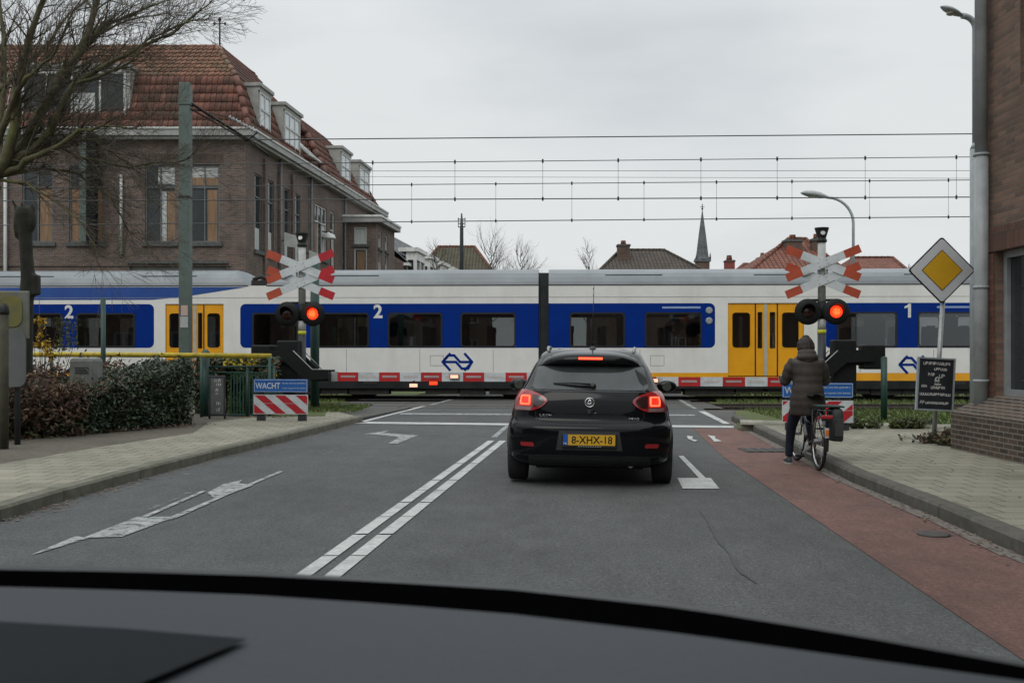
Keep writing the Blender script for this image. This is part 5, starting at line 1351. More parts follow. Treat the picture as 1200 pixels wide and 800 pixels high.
# grass blades near the track
a = M()
for i in range(9000):
    x_ = random.uniform(5.4, 13); y_ = random.uniform(17.4, 24.2); 
    if x_ < 5.4 + (24 - y_) * .0: continue
    b = Vector((x_, y_, .03)); a.poly([b, b + Vector((.02, 0, 0)), b + Vector((random.gauss(0, .03), random.gauss(0, .03), random.uniform(.03, .10)))], m_moss if random.random() < .5 else m_grassb) if (globals().setdefault('m_grassb', A('grass_blade', (.10, .14, .03), (.06, .085, .02), 5, .8, island=.4))) else 0
for i in range(9000):
    side = random.random() < .5
    q = trk(random.uniform(5.8, 18) if side else random.uniform(-22, -4.7), random.uniform(-2.9, -2.1) if random.random() < .4 else random.uniform(2.4, 5), -.02); a.poly([q, q + Vector((.03, 0, 0)), q + Vector((random.gauss(0, .04), random.gauss(0, .03), random.uniform(.04, .14)))], m_grassb)
for i in range(2500):
    q = Vector((random.uniform(-5.1, -3.3), random.uniform(21.6, 24.3), .124)); 
    a.poly([q, q + Vector((.02, 0, 0)), q + Vector((random.gauss(0, .03), random.gauss(0, .03), random.uniform(.03, .09)))], m_grassb)
o = a.build('grass_blades'); tag(o, 'short grass along both sides of the railway tracks', 'grass', kind='stuff')
# ------------------------------------------------------------------ the dark hatchback ahead
m_paint = A('car_paint', (.0045, .005, .0065), (.004, .0045, .006), 3, .12, coat=.22, spec=.10, dirt=(.008, .008, .0075), dirt_scale=2.5)
m_cglass = A('car_glass', (.022, .026, .027), (.045, .050, .050), 2.2, .06, spec=.45)
m_ctrim = A('car_trim', (.010, .010, .011), (.015, .015, .015), 12, .45)
m_redl = A('rear_lamp_red', (.30, .012, .016), (.22, .010, .012), 12, .12, coat=.6)
m_redd = A('rear_lamp_smoked', (.030, .006, .008), (.020, .005, .006), 8, .12, coat=.6)
m_clearl = A('rear_lamp_clear', (.20, .13, .13), (.14, .09, .09), 20, .2, coat=.6)
m_brake = A('brake_lamp_lit', (.6, .03, .02), None, 60, .3, emit=(1.0, .035, .018), estr=.85)
m_brakeh = A('brake_core_lit', (.8, .2, .1), None, 60, .3, emit=(1.0, .11, .035), estr=1.9)
m_plate = A('plate_yellow', (.62, .36, .022), (.56, .32, .020), 5, .4)
def interp(tab, z, k):
    if z <= tab[0][0]: return tab[0][k]
    for i in range(len(tab) - 1):
        if z <= tab[i + 1][0]:
            p0 = tab[max(i - 1, 0)]; p1 = tab[i]; p2 = tab[i + 1]; p3 = tab[min(i + 2, len(tab) - 1)]; t = (z - p1[0]) / (p2[0] - p1[0])
            m1 = (p2[k] - p0[k]) / max(1e-6, p2[0] - p0[0]) * (p2[0] - p1[0]); m2 = (p3[k] - p1[k]) / max(1e-6, p3[0] - p1[0]) * (p2[0] - p1[0])
            return (2 * t ** 3 - 3 * t * t + 1) * p1[k] + (t ** 3 - 2 * t * t + t) * m1 + (-2 * t ** 3 + 3 * t * t) * p2[k] + (t ** 3 - t * t) * m2
    return tab[-1][k]
#        z    half w  rear y  corner depth  front y
CT = [(.20, .70, .16, .40, 3.95), (.26, .80, .05, .42, 4.10), (.34, .835, .012, .45, 4.22), (.46, .85, .0, .46, 4.25), (.58, .85, .0, .46, 4.25), (.635, .848, .012, .46, 4.22),
      (.665, .842, .050, .46, 4.20), (.70, .836, .085, .48, 4.15), (.80, .822, .10, .50, 4.02), (.90, .795, .120, .50, 3.85), (.97, .760, .150, .50, 3.45), (1.01, .725, .175, .48, 3.05),
      (1.06, .698, .235, .46, 2.90), (1.15, .660, .325, .45, 2.66), (1.255, .615, .43, .45, 2.42), (1.33, .572, .52, .46, 2.2), (1.385, .545, .60, .48, 2.0), (1.42, .505, .70, .50, 1.85), (1.438, .45, .80, .45, 1.7), (1.446, .36, .95, .35, 1.55)]
PW = 3.4
def cw(z): return interp(CT, z, 1)
def csurf(x, z, e=0.0):
    w = cw(z) + e; t = min(abs(x) / w, .9995); return interp(CT, z, 2) - e + interp(CT, z, 3) * (1 - (1 - t ** PW) ** (1 / PW))
car = thing('car', 'black hatchback with lit brake lamps waiting at the level crossing', 'car', (.775, 10.36, .004), 0, rot=(0, R(.65), -R(5.1))); car.scale = (1, 1, .978)
body = M(); zs_ = [.20 + (1.446 - .20) * (i / 62) for i in range(63)]; rows = []
NC = 15
for z in zs_:
    w = cw(z); yr = interp(CT, z, 2); rd = interp(CT, z, 3); yf = interp(CT, z, 4); ring = []
    for i in range(-NC, NC + 1):
        th = R(90) * i / NC; s, c = math.sin(th), math.cos(th)
        ring.append((w * (1 if s >= 0 else -1) * abs(s) ** (2 / PW), yr + rd * (1 - abs(c) ** (2 / PW)), z))
    for i in (1, 2, 3): ring.append((w * (1 + 0 * i), yr + rd + (yf - .5 - yr - rd) * i / 4, z))
    for i in range(NC, -NC - 1, -1):
        th = R(90) * i / NC; s, c = math.sin(th), math.cos(th)
        ring.append((w * (1 if s >= 0 else -1) * abs(s) ** (2 / PW) * .97, yf - .5 * (1 - abs(c) ** (2 / 2.6)), z))
    for i in (3, 2, 1): ring.append((-w, yr + rd + (yf - .5 - yr - rd) * i / 4, z))
    rows.append(ring)
ids = body.grid(rows, m_paint, True, True); body.face(ids[-1], m_paint, True); body.face(ids[0][::-1], m_ctrim)
cb = body.build('body', car)
def patch(name, rws, e, m, parent, cols=14, s=True, thick=True):
    """rws: rows (z, x left, x right) laid on the car's skin, proud by e"""
    a = M(); g_ = []
    for z, xl, xr in rws: g_.append([(xl + (xr - xl) * k / cols, csurf(xl + (xr - xl) * k / cols, z, e), z) for k in range(cols + 1)])
    a.grid(g_, m, s)
    if thick:
        b_ = [[(x, csurf(x, z, -.02), z) for (x, _, z) in r] for r in g_]
        loop = [r[0] for r in g_] + g_[-1][1:] + [r[-1] for r in g_[::-1][1:]] + g_[0][::-1][1:-1]
        lb = [r[0] for r in b_] + b_[-1][1:] + [r[-1] for r in b_[::-1][1:]] + b_[0][::-1][1:-1]
        for k in range(len(loop)): k2 = (k + 1) % len(loop); a.poly([loop[k], lb[k], lb[k2], loop[k2]], m)
    return a.build(name, parent)
# rear window: black edge, glass, spoiler
def wrow(z0, z1, n, f): return [(z0 + (z1 - z0) * i / n,) + f(i / n) for i in range(n + 1)]
patch('window_surround', wrow(.995, 1.30, 8, lambda t: (-.655 + .10 * t + .02 * (1 - t) * (1 if t < .1 else 0), .655 - .10 * t)), .003, m_ctrim, car)
gl = patch('rear_window', wrow(1.015, 1.262, 10, lambda t: (-(.612 - .055 * t - .05 * max(0, .12 - t) / .12), .612 - .055 * t - .05 * max(0, .12 - t) / .12)), .006, m_cglass, car)
a = M(); rr = []
for (dz, dy) in ((1.428, -.02), (1.418, .06), (1.395, .17), (1.372, .185), (1.30, .125), (1.275, .04), (1.262, -.02)):
    rr.append([(x * (1 - .18 * max(0, (dz - 1.33) / .1)), csurf(x * .96 * (1 - .18 * max(0, (dz - 1.33) / .1)), dz, .0) - dy * (1 - abs(x / .575) ** 5), dz - .045 * (abs(x) / .57) ** 3 * (1 if dz > 1.28 else .2)) for x in [-.57 + 1.14 * k / 16 for k in range(17)]])
a.grid(rr[::-1], m_paint, True); a.build('spoiler', car)
SPY = csurf(0, 1.34) - .165
a = M(); a.box(-.128, .128, SPY - .004, SPY + .05, 1.325, 1.362, m_redl); bl_ = a.build('high_brake_light', car)
a = M()
for k in range(14): x = -.118 + k * .236 / 13; a.box(x - .0075, x + .0075, SPY - .0085, SPY - .0055, 1.334, 1.354, m_brakeh)
a.box(-.124, .124, SPY - .0052, SPY - .0042, 1.329, 1.358, m_brake); a.build('lamp_segments', bl_)
a = M(); y0 = csurf(0, 1.42, 0); yb = .98
a.lathe((.015, yb, 1.435), (0, 0, 1), [(0, .045), (.02, .035), (.045, .012)], m_ctrim, 10); a.tube([(.015, yb, 1.47), (.02, yb + .02, 2.18)], [.006, .0035], m_ctrim, 6)
for k in range(0, 9): a.lathe((.0165, yb + .003 * k, 1.52 + k * .075), (0, 0, 1), [(0, .004), (.008, .008), (.016, .004)], m_ctrim, 6)
a.build('aerial', car)
for s in (-1, 1):
    a = M(); pts = [(s * .462, .82, 1.40), (s * .468, .85, 1.448), (s * .475, .98, 1.462), (s * .50, 1.9, 1.465), (s * .51, 2.2, 1.40)]; a.tube(pts, [.015, .018, .015, .014, .014], m_galv, 8); a.build('roof_rail', car)
# wiper
a = M(); z = 1.05; a.lathe((.03, csurf(.03, z, .0), z), (0, -1, .3), [(0, .035), (.04, .03), (.05, .01)], m_ctrim, 12)
pa = lambda x, z, e: (x, csurf(x, z, e), z)
a.tube([pa(.04, 1.052, .035), pa(-.14, 1.062, .03), pa(-.36, 1.075, .018)], [.016, .012, .006], m_ctrim, 6); a.tube([pa(.03, 1.073, .016), pa(-.16, 1.084, .016), pa(-.38, 1.078, .016)], .007, m_ctrim, 5)
a.build('rear_wiper', car)
# badge ring and handle
a = M(); c = Vector(pa(0, .885, .006)); ax = Vector((0, -1, .12)).normalized()
a.torus(c, ax, .046, .0065, m_chrome, 30, 8); a.lathe(c - ax * .004, ax, [(0, .045), (.003, .045)], m_ctrim, 24)
up = Vector((0, .12, 1)).normalized()
for k in range(3):
    an = R(90 + 120 * k); d = Vector((math.cos(an), 0, 0)) + up * math.sin(an); an2 = R(90 + 120 * (k + 1)); d2 = Vector((math.cos(an2), 0, 0)) + up * math.sin(an2)
    a.tube([c + d * .034 + ax * .004, c + d2 * .034 + ax * .004], .0055, m_chrome, 6); a.tube([c + ax * .004, c + d * .034 + ax * .005], .005, m_chrome, 6)
a.build('badge', car)
a = M(); q = pa(0, .775, .008); a.lathe(q, (0, -1, 0), [(-.02, .022), (.006, .022), (.010, .014)], m_ctrim, 14); a.tube([pa(-.045, .79, .006), pa(.0, .806, .012), (pa(.06, .79, .006))], .006, m_ctrim, 6); a.tube([pa(.05, .768, .006), pa(.062, .782, .006)], .004, m_chrome, 5); a.build('tailgate_handle', car)
def letters(cx, z, glyphs, w, name):
    a = M(); sc = w / (len(glyphs) * 1.25)
    for i, gph in enumerate(glyphs):
        x0 = cx - w / 2 + i * w / len(glyphs)
        for (p, q) in gph:
            x1_, z1_ = x0 + p[0] * sc, z + (p[1] - .5) * .022; x2_, z2_ = x0 + q[0] * sc, z + (q[1] - .5) * .022
            a.tube([pa(x1_, z1_, .004), pa(x2_, z2_, .004)], .0022, m_chrome, 4)
    a.build(name, car)
E_ = [((0, 0), (0, 1)), ((0, 0), (.8, 0)), ((0, .5), (.7, .5)), ((0, 1), (.8, 1))]; O_ = [((0, 0), (0, 1)), ((0, 1), (.8, 1)), ((.8, 1), (.8, 0)), ((.8, 0), (0, 0))]; N_ = [((0, 0), (0, 1)), ((0, 1), (.8, 0)), ((.8, 0), (.8, 1))]; L_ = [((0, 0), (0, 1)), ((0, 0), (.8, 0))]; I_ = [((.4, 0), (.4, 1))]
letters(-.445, .745, [L_, E_, O_, N_], .125, 'name_lettering'); letters(.455, .722, [E_, N_, E_, I_, L_, O_], .105, 'trim_lettering')
# shut lines
a = M()
def seam(pts, r=.004):
    dense = []
    for i in range(len(pts) - 1):
        for k in range(6):
            f = k / 6; x = pts[i][0] + (pts[i + 1][0] - pts[i][0]) * f; z = pts[i][1] + (pts[i + 1][1] - pts[i][1]) * f; dense.append(pa(x, z, -.001))
    dense.append(pa(*pts[-1], -.001)); a.tube(dense, r, m_rubber, 4)
seam([(-.555, .80), (-.552, .735), (-.53, .70), (-.48, .682), (-.3, .674), (0, .672), (.3, .674), (.48, .682), (.53, .70), (.552, .735), (.555, .80)])
seam([(-.80, .655), (-.4, .645), (0, .643), (.4, .645), (.80, .655)], .003)
seam([(-.78, .33), (-.4, .335), (0, .335), (.4, .335), (.78, .33)], .004)
a.build('shut_line', car)
patch('lower_bumper', wrow(.215, .325, 4, lambda t: (-.62, .62)), .006, m_ctrim, car)
# number plate recess, plate
patch('plate_recess', wrow(.395, .595, 4, lambda t: (-.335 + .03 * t, .335 - .03 * t)), .002, A('recess', (.022, .023, .024), (.03, .03, .03), 9, .5), car)
a = M(); yp = csurf(0, .5, .0) - .028; zc_ = .503
a.box(-.275, .275, yp, yp + .03, zc_ - .075, zc_ + .066, m_ctrim); pl_ = a.build('plate_holder', car, bevel=.004)
a = M(); a.box(-.212, .262, yp - .004, yp - .001, zc_ - .052, zc_ + .057, m_plate); a.box(-.262, -.2125, yp - .004, yp - .001, zc_ - .052, zc_ + .057, A('plate_blue', (.01, .09, .40), None, 4, .4)); np_ = a.build('number_plate', pl_)
a = M(); a.text('8-XHX-18', .078, lambda u, v: (.028 + u, yp - .0055, zc_ + .003 + v), m_black, width=.41, bold=.012)
a.text('NL', .020, lambda u, v: (-.238 + u, yp - .0055, zc_ - .035 + v), m_white)
a.build('characters', np_)
a = M()
for k in range(10): a.box(-.11 + k * .024, -.11 + k * .024 + .015, yp - .0015, yp, zc_ - .069, zc_ - .060, m_grey)
a.build('frame_lettering', pl_)
# rear lamps
for s in (-1, 1):
    def rr_(z, x0, x1): return (z, min(s * x0, s * x1), max(s * x0, s * x1))
    # whole lamp: outline from inner oval tip to the outer corner
    prof = [(.790, .60, .770), (.805, .55, .783), (.83, .50, .783), (.86, .46, .780), (.89, .435, .777), (.92, .445, .772), (.95, .485, .765), (.975, .54, .755), (.995, .60, .742), (1.008, .655, .728)]
    lm = patch('rear_light', [rr_(z, a0, b0) for z, a0, b0 in prof], .016, m_redl, car, 18)
    patch('smoked_lens', [rr_(z, a0, b0) for z, a0, b0 in ((.835, .53, .592), (.86, .49, .592), (.89, .468, .592), (.92, .478, .592), (.945, .515, .592), (.958, .56, .592))], .021, m_redd, lm, 6)
    patch('clear_lens', [rr_(z, a0, b0) for z, a0, b0 in ((.797, .60, .755), (.812, .60, .762), (.832, .60, .762))], .021, m_clearl, lm, 8)
    patch('brake_lamp', [rr_(z, a0, b0) for z, a0, b0 in ((.846, .612, .725), (.88, .606, .728), (.93, .606, .722), (.955, .612, .712))], .021, m_brake, lm, 10)
    br = M(); ring_ = [(.622, .858), (.712, .858), (.716, .90), (.706, .944), (.622, .944)]
    for (p_, q_) in ((0, 1), (1, 2), (2, 3), (3, 4), (4, 0)):
        br.tube([pa(s * (ring_[p_][0] + (ring_[q_][0] - ring_[p_][0]) * f), ring_[p_][1] + (ring_[q_][1] - ring_[p_][1]) * f, .024) for f in (0, .33, .66, 1)], .0085, m_brakeh, 6)
    for iu in range(3):
        for iv in range(3): br.lathe(pa(s * (.648 + iu * .020), .882 + iv * .019, .022), (s * .25, -1, 0), [(0, .006), (.003, .005)], m_redl, 6)
    br.build('lamp_elements', lm)
    patch('reflector', [rr_(z, a0, b0) for z, a0, b0 in ((.425, .565, .69), (.445, .56, .705), (.468, .575, .70))], .008, A('reflector_red', (.28, .012, .015), (.22, .01, .012), 20, .25, coat=.4), car, 6)
    # door mirror
    a = M(); c = Vector((s * .925, 2.55, .985)); rws = []
    for (dy, kx, kz) in ((-.06, .03, .02), (-.055, .10, .060), (-.02, .128, .078), (.05, .120, .074), (.11, .07, .045), (.13, .01, .01)):
        rws.append([c + Vector((kx * math.cos(R(g_)) , dy, kz * math.sin(R(g_)))) for g_ in range(0, 360, 20)])
    a.grid(rws, m_paint, True, True); a.tube([(s * .72, 2.62, .93), (s * .86, 2.58, .945)], [.035, .03], m_paint, 8); mr_ = a.build('mirror', car)
    a = M(); a.lathe(c + Vector((0, -.057, 0)), (0, -1, 0), [(0, .058), (.004, .055)], A('mirror_glass', (.3, .32, .33), None, 3, .05, metal=1), 18); a.build('mirror_glass', mr_)
    # side window band
    a = M(); g_ = []
    for z, y0, y1 in ((1.03, .95, 2.75), (1.12, .98, 2.62), (1.22, 1.0, 2.42), (1.31, 1.05, 2.25)): g_.append([(s * (cw(z) + .004), y0 + (y1 - y0) * k / 6, z) for k in range(7)])
    a.grid(g_, m_cglass, True); a.build('side_window', car)
    for yy, nm in ((.64, 0), (3.30, 1)):
        a = M(); cx = s * .765
        a.lathe((cx, yy, .315), (s, 0, 0), [(-.105, .24), (-.10, .295), (-.085, .312), (.075, .312), (.095, .295), (.10, .24)], m_rubber, 36); wh = a.build('wheel', car)
        a = M(); a.lathe((cx + s * .06, yy, .315), (s, 0, 0), [(0, .21), (.035, .205), (.03, .06), (.045, .02)], m_galv, 20); a.build('rim', wh)
    a = M()
    for yy in (.64, 3.30):
        rws = [[(s * (cw(max(.28, .315 + .36 * math.sin(R(g_)))) + e_), yy + .37 * math.cos(R(g_)), .315 + .36 * math.sin(R(g_))) for g_ in range(0, 181, 12)] for e_ in (-.02, .012)]
        rws.append([(s * (cw(max(.28, .315 + .33 * math.sin(R(g_)))) + .012), yy + .335 * math.cos(R(g_)), .315 + .33 * math.sin(R(g_))) for g_ in range(0, 181, 12)])
        a.grid(rws, m_ctrim, True)
    a.build('arch_lining', car)
a = M(); a.tube([(-.7, .8, .30), (.7, .8, .30)], .04, m_under, 8); a.box(-.55, .55, .25, 3.9, .18, .24, m_under); a.tube([(.42, .12, .235), (.42, .5, .25)], .028, m_galv, 10); a.build('underbody', car)

# ------------------------------------------------------------------ bicycle and rider
m_bk = A('bike_frame', (.010, .012, .016), None, 9, .3, coat=.4); m_tyre = A('tyre', (.018, .018, .018), None, 30, .8)
BKY = Vector((3.575, 11.95, .006))
bike = thing('bicycle', 'black upright bicycle with a dark grey pannier under the rider', 'bicycle', BKY, 0, rot=(0, R(1.0), -R(3.6)))
RWc, FWc = Vector((0, 0, .345)), Vector((-.015, 1.12, .345))
def wheel(c, nm, turn=0.0):
    ax = Vector((math.cos(turn), math.sin(turn), 0)); w = M(); w.torus(c, ax, .325, .020, m_tyre, 48, 8); wo_ = w.build(nm, bike)
    w = M(); w.torus(c, ax, .300, .010, m_chrome, 48, 6); w.build('rim', wo_)
    w = M(); f = Vector((-math.sin(turn), math.cos(turn), 0))
    for k in range(28):
        an = 2 * math.pi * k / 28; d = f * math.cos(an) + Vector((0, 0, 1)) * math.sin(an); w.tube([c + ax * (.025 if k % 2 else -.025), c + d * .298], .0014, m_chrome, 3, False)
    w.tube([c - ax * .06, c + ax * .06], .022, m_grey, 10); w.build('spokes', wo_)
    return wo_
wheel(RWc, 'rear_wheel'); wheel(FWc, 'front_wheel', R(6))
a = M(); bb = Vector((0, .46, .29)); st = Vector((0, .27, .80)); hd = Vector((0, .92, .80)); hb = Vector((0, .95, .66))
a.tube([bb, st], .015, m_bk); a.tube([bb, Vector((0, .70, .36)), hb], .019, m_bk); a.tube([bb.lerp(st, .35), Vector((0, .66, .55)), hd], .015, m_bk); a.tube([hb, hd, Vector((0, .90, .92))], .019, m_bk)
for s in (-1, 1):
    a.tube([RWc + Vector((s * .055, 0, 0)), bb + Vector((s * .03, -.05, 0))], .010, m_bk, 6); a.tube([RWc + Vector((s * .055, 0, 0)), st + Vector((s * .02, .03, -.10))], .008, m_bk, 6)
    a.tube([FWc + Vector((s * .05, 0, 0)), Vector((s * .045, 1.06, .62)), hb + Vector((s * .02, .0, -.01))], .011, m_bk, 6)
a.build('frame', bike)
for c, a0, a1 in ((RWc, 60, 195), (FWc, 50, 165)):
    a = M(); rws = []
    for g_ in range(a0, a1 + 1, 9):
        d = Vector((0, -math.cos(R(g_)) * -1, math.sin(R(g_)))) if False else Vector((0, math.cos(R(g_)), math.sin(R(g_))))
        rws.append([c + d * (.362 + .006) + Vector((-.030, 0, 0)) - d * .014, c + d * .372 + Vector((-.015, 0, 0)), c + d * .372 + Vector((.015, 0, 0)), c + d * .368 + Vector((.030, 0, 0)) - d * .014])
    a.grid(rws, m_bk, True); a.build('mudguard', bike)
a = M(); a.box(-.06, .06, -.375, -.345, .60, .64, m_bk); 
a.build('light_bracket', bike)
a = M(); a.box(-.062, .062, -.395, -.376, .625, .665, A('rear_reflector', (.36, .012, .02), None, 9, .25, coat=.5)); a.build('rear_light', bike, bevel=.008)
a = M(); a.box(-.018, .018, -.400, -.392, .44, .50, A('orange_reflector', (.65, .18, .02), None, 9, .3)); a.box(-.02, .02, -.391, -.36, .41, .52, A('mudguard_white', (.5, .5, .48), None, 9, .4)); a.build('reflector', bike)
a = M()
for s in (-1, 0, 1): a.tube([(s * .055, -.36, .715), (s * .055, .24, .715)], .006, m_bk, 6)
for y in (-.36, -.15, .1): a.tube([(-.06, y, .715), (.06, y, .715)], .006, m_bk, 6)
for s in (-1, 1): a.tube([RWc + Vector((s * .07, 0, 0)), (s * .06, -.2, .71)], .006, m_bk, 6); a.tube([RWc + Vector((s * .07, 0, 0)), (s * .06, .1, .71)], .006, m_bk, 6)
a.build('carrier', bike)
a = M(); rws = []
for (z, k) in ((.36, .86), (.38, .97), (.5, 1.0), (.64, .97), (.71, .88), (.74, .55)):
    rws.append([Vector((.165 + .072 * k * (1 if math.cos(R(g_)) > 0 else -1) * abs(math.cos(R(g_))) ** .5, -.06 + .19 * k * (1 if math.sin(R(g_)) > 0 else -1) * abs(math.sin(R(g_))) ** .5, z)) for g_ in range(0, 360, 15)])
ids = a.grid(rws, A('pannier_cloth', (.022, .026, .026), (.035, .038, .038), 12, .8, bump=.2), True, True); a.face(ids[-1], MATS['pannier_cloth']); a.face(ids[0][::-1], MATS['pannier_cloth'])
pn = a.build('pannier', bike)
a = M(); a.box(.12, .215, -.262, -.254, .42, .62, A('pannier_pocket', (.045, .048, .048), (.03, .03, .03), 12, .7)); a.build('pocket', pn, bevel=.01)
a = M(); a.box(-.06, .24, -.20, .10, .745, .765, A('pannier_flap', (.012, .045, .040), (.01, .03, .028), 12, .7)); a.build('pannier_flap', bike, bevel=.008)
a = M(); rws = []
for (y, w, h) in ((.14, .05, .02), (.18, .105, .035), (.26, .11, .04), (.34, .06, .03), (.42, .02, .02)): rws.append([(w * math.cos(R(g_)), y, .86 + h * math.sin(R(g_))) for g_ in range(0, 360, 24)])
a.grid(rws, m_black, True, True); a.tube([st, (0, .26, .84)], .013, m_grey); a.build('saddle', bike)
a = M(); a.tube([(0, .90, .92), (0, .91, 1.04)], .012, m_chrome)
for s in (-1, 1): a.tube([(0, .92, 1.04), (s * .12, .95, 1.06), (s * .27, .90, 1.08), (s * .30, .72, 1.06)], .011, m_chrome, 8); a.tube([(s * .30, .80, 1.068), (s * .302, .69, 1.055)], .017, m_black, 8)
a.tube([(.12, .95, 1.06), (.14, .99, .95), (.03, 1.0, .8)], .004, m_black, 5); hb_ = a.build('handlebar', bike)
a = M(); a.lathe((0, 1.0, .93), (0, 1, 0), [(0, .03), (.06, .038), (.07, .03)], m_black, 12); a.build('headlight', bike)
a = M(); a.box(.032, .05, -.02, .52, .28, .36, m_bk); a.lathe((.04, .46, .29), (1, 0, 0), [(0, .10), (.015, .10)], m_bk, 20); a.build('chain_case', bike, bevel=.006)
for s in (-1, 1):
    a = M(); e = bb + Vector((s * .07, s * .02, s * .165)); a.tube([bb + Vector((s * .05, 0, 0)), e], .008, m_grey, 6); a.box(e.x - .0 if s > 0 else e.x - .1, e.x + .1 if s > 0 else e.x, e.y - .035, e.y + .035, e.z - .012, e.z + .012, m_black); a.build('pedal', bike)
a = M(); a.tube([bb + Vector((-.03, -.08, 0)), (-.12, .30, .17)], .007, m_grey, 6); a.build('kickstand', bike)

def skin(name, verts, edges, radii, m, parent=None, levels=2, voxel=None):
    me = bpy.data.meshes.new(name); me.from_pydata([tuple(v) for v in verts], edges, []); o = bpy.data.objects.new(name, me); COL.objects.link(o)
    mod = o.modifiers.new('skin', 'SKIN'); mod.use_smooth_shade = True
    for i, r in enumerate(radii):
        sv = me.skin_vertices[0].data[i]; sv.radius = r if isinstance(r, tuple) else (r, r)
    me.skin_vertices[0].data[0].use_root = True
    if levels: s = o.modifiers.new('sub', 'SUBSURF'); s.levels = levels; s.render_levels = levels
    if voxel: rmm = o.modifiers.new('remesh', 'REMESH'); rmm.mode = 'VOXEL'; rmm.voxel_size = voxel; rmm.use_smooth_shade = True
    bake(o); o.data.materials.clear(); o.data.materials.append(m); o.parent = parent
    for p_ in o.data.polygons: p_.use_smooth = True
    return o
def soft(name, a, m, parent, voxel=.014, it=6, fac=.6, tex=None):
    o = a.build(name, parent); r = o.modifiers.new('remesh', 'REMESH'); r.mode = 'VOXEL'; r.voxel_size = voxel; r.use_smooth_shade = True
    s = o.modifiers.new('smooth', 'SMOOTH'); s.iterations = it; s.factor = fac
    bake(o); o.data.materials.clear(); o.data.materials.append(m)
    for p_ in o.data.polygons: p_.use_smooth = True
    return o
def ell(a, c, rx, ry, rz, m, n=16, k=10, tilt=0):
    rows = []
    for i in range(k + 1):
        t_ = math.pi * i / k; rows.append([Vector(c) + Vector((rx * math.sin(t_) * math.cos(2 * math.pi * j / n), ry * math.sin(t_) * math.sin(2 * math.pi * j / n), -rz * math.cos(t_))) for j in range(n)])
    a.grid(rows, m, True, True)
m_skin = A('skin', (.48, .29, .21), (.42, .25, .18), 20, .55)
m_coat = A('coat_brown', (.046, .036, .028), (.028, .022, .018), 9, .75, bump=.3, coord='Object')
m_jean = A('jeans', (.010, .015, .034), (.006, .010, .024), 16, .85)
m_shoe = A('shoe', (.06, .065, .075), (.035, .038, .045), 12, .8)
m_hair = A('hair', (.022, .014, .010), (.012, .008, .006), 40, .7, stretch=(1, 1, .2))
PB = BKY + Vector((-.075, .35, -.006))      # below the rider's seat
person = thing('person', 'person in a long dark brown hooded winter coat and blue jeans astride the bicycle', 'person', PB + Vector((.045, 0, 0)), 0, rot=(0, 0, -R(4))); person.scale = (.88, 1, 1)
# joints in local metres (x right, y forward, z up)
pel = (0.02, .02, .86); J = [pel, (.015, .02, 1.00), (.01, .03, 1.14), (.005, .05, 1.27), (.0, .07, 1.34), (.0, .085, 1.40), (.0, .10, 1.47), (.0, .105, 1.535),
     (-.17, .05, 1.26), (-.25, .14, 1.03), (-.24, .36, 1.045), (-.245, .42, 1.06),
     (.17, .05, 1.26), (.26, .12, 1.03), (.31, .34, 1.065), (.315, .40, 1.07),
     (-.10, .06, .82), (-.145, .30, .47), (-.15, .42, .12), (-.155, .40, .055), (-.16, .56, .045),
     (.11, .06, .82), (.125, .40, .62), (.125, .22, .27), (.125, .20, .20), (.125, .34, .175)]
Ed = [(0, 1), (1, 2), (2, 3), (3, 4), (4, 5), (5, 6), (6, 7), (3, 8), (8, 9), (9, 10), (10, 11), (3, 12), (12, 13), (13, 14), (14, 15), (0, 16), (16, 17), (17, 18), (18, 19), (19, 20), (0, 21), (21, 22), (22, 23), (23, 24), (24, 25)]
Rr = [.14, .12, .115, .095, .055, .052, .085, .070, .045, .038, .030, .026, .045, .042, .030, .026, .085, .060, .042, .042, .030, .085, .060, .042, .042, .030]
body_ = skin('body', J, Ed, Rr, m_skin, person, 2)
# hands: palm, four fingers and thumb, curled round the grips
def hand(w, s):
    a = M(); w = Vector(w); ell(a, w + Vector((0, .035, 0)), .036, .045, .017, m_skin)
    for k, ln in enumerate((.070, .078, .072, .058)):
        x_ = -.027 + .018 * k; b0 = w + Vector((x_, .065, .004)); a.tube([b0, b0 + Vector((0, ln * .45, -.010)), b0 + Vector((0, ln * .50, -.035)), b0 + Vector((0, ln * .15, -.046))], [.0095, .009, .008, .0065], m_skin, 7)
    b0 = w + Vector((-s * .030, .015, -.003)); a.tube([b0, b0 + Vector((-s * .018, .03, -.012)), b0 + Vector((-s * .010, .055, -.026))], [.0115, .010, .0075], m_skin, 7)
    return a.build('hand', body_)
hand((-.245, .40, 1.075), -1); hand((.315, .385, 1.085), 1)
# face on the far side of the head: nose, eyes, mouth, ears
a = M(); hc = Vector((0, .105, 1.475))
for s in (-1, 1): ell(a, hc + Vector((s * .085, -.005, 0)), .012, .022, .033, m_skin, 8, 6)
ell(a, hc + Vector((0, .095, -.008)), .014, .022, .026, m_skin, 8, 6); ell(a, hc + Vector((0, .08, -.045)), .026, .012, .008, A('lips', (.35, .12, .10), None, 9, .5), 8, 6)
for s in (-1, 1): ell(a, hc + Vector((s * .030, .080, .018)), .014, .010, .009, m_white, 8, 6)
a.build('face', body_)
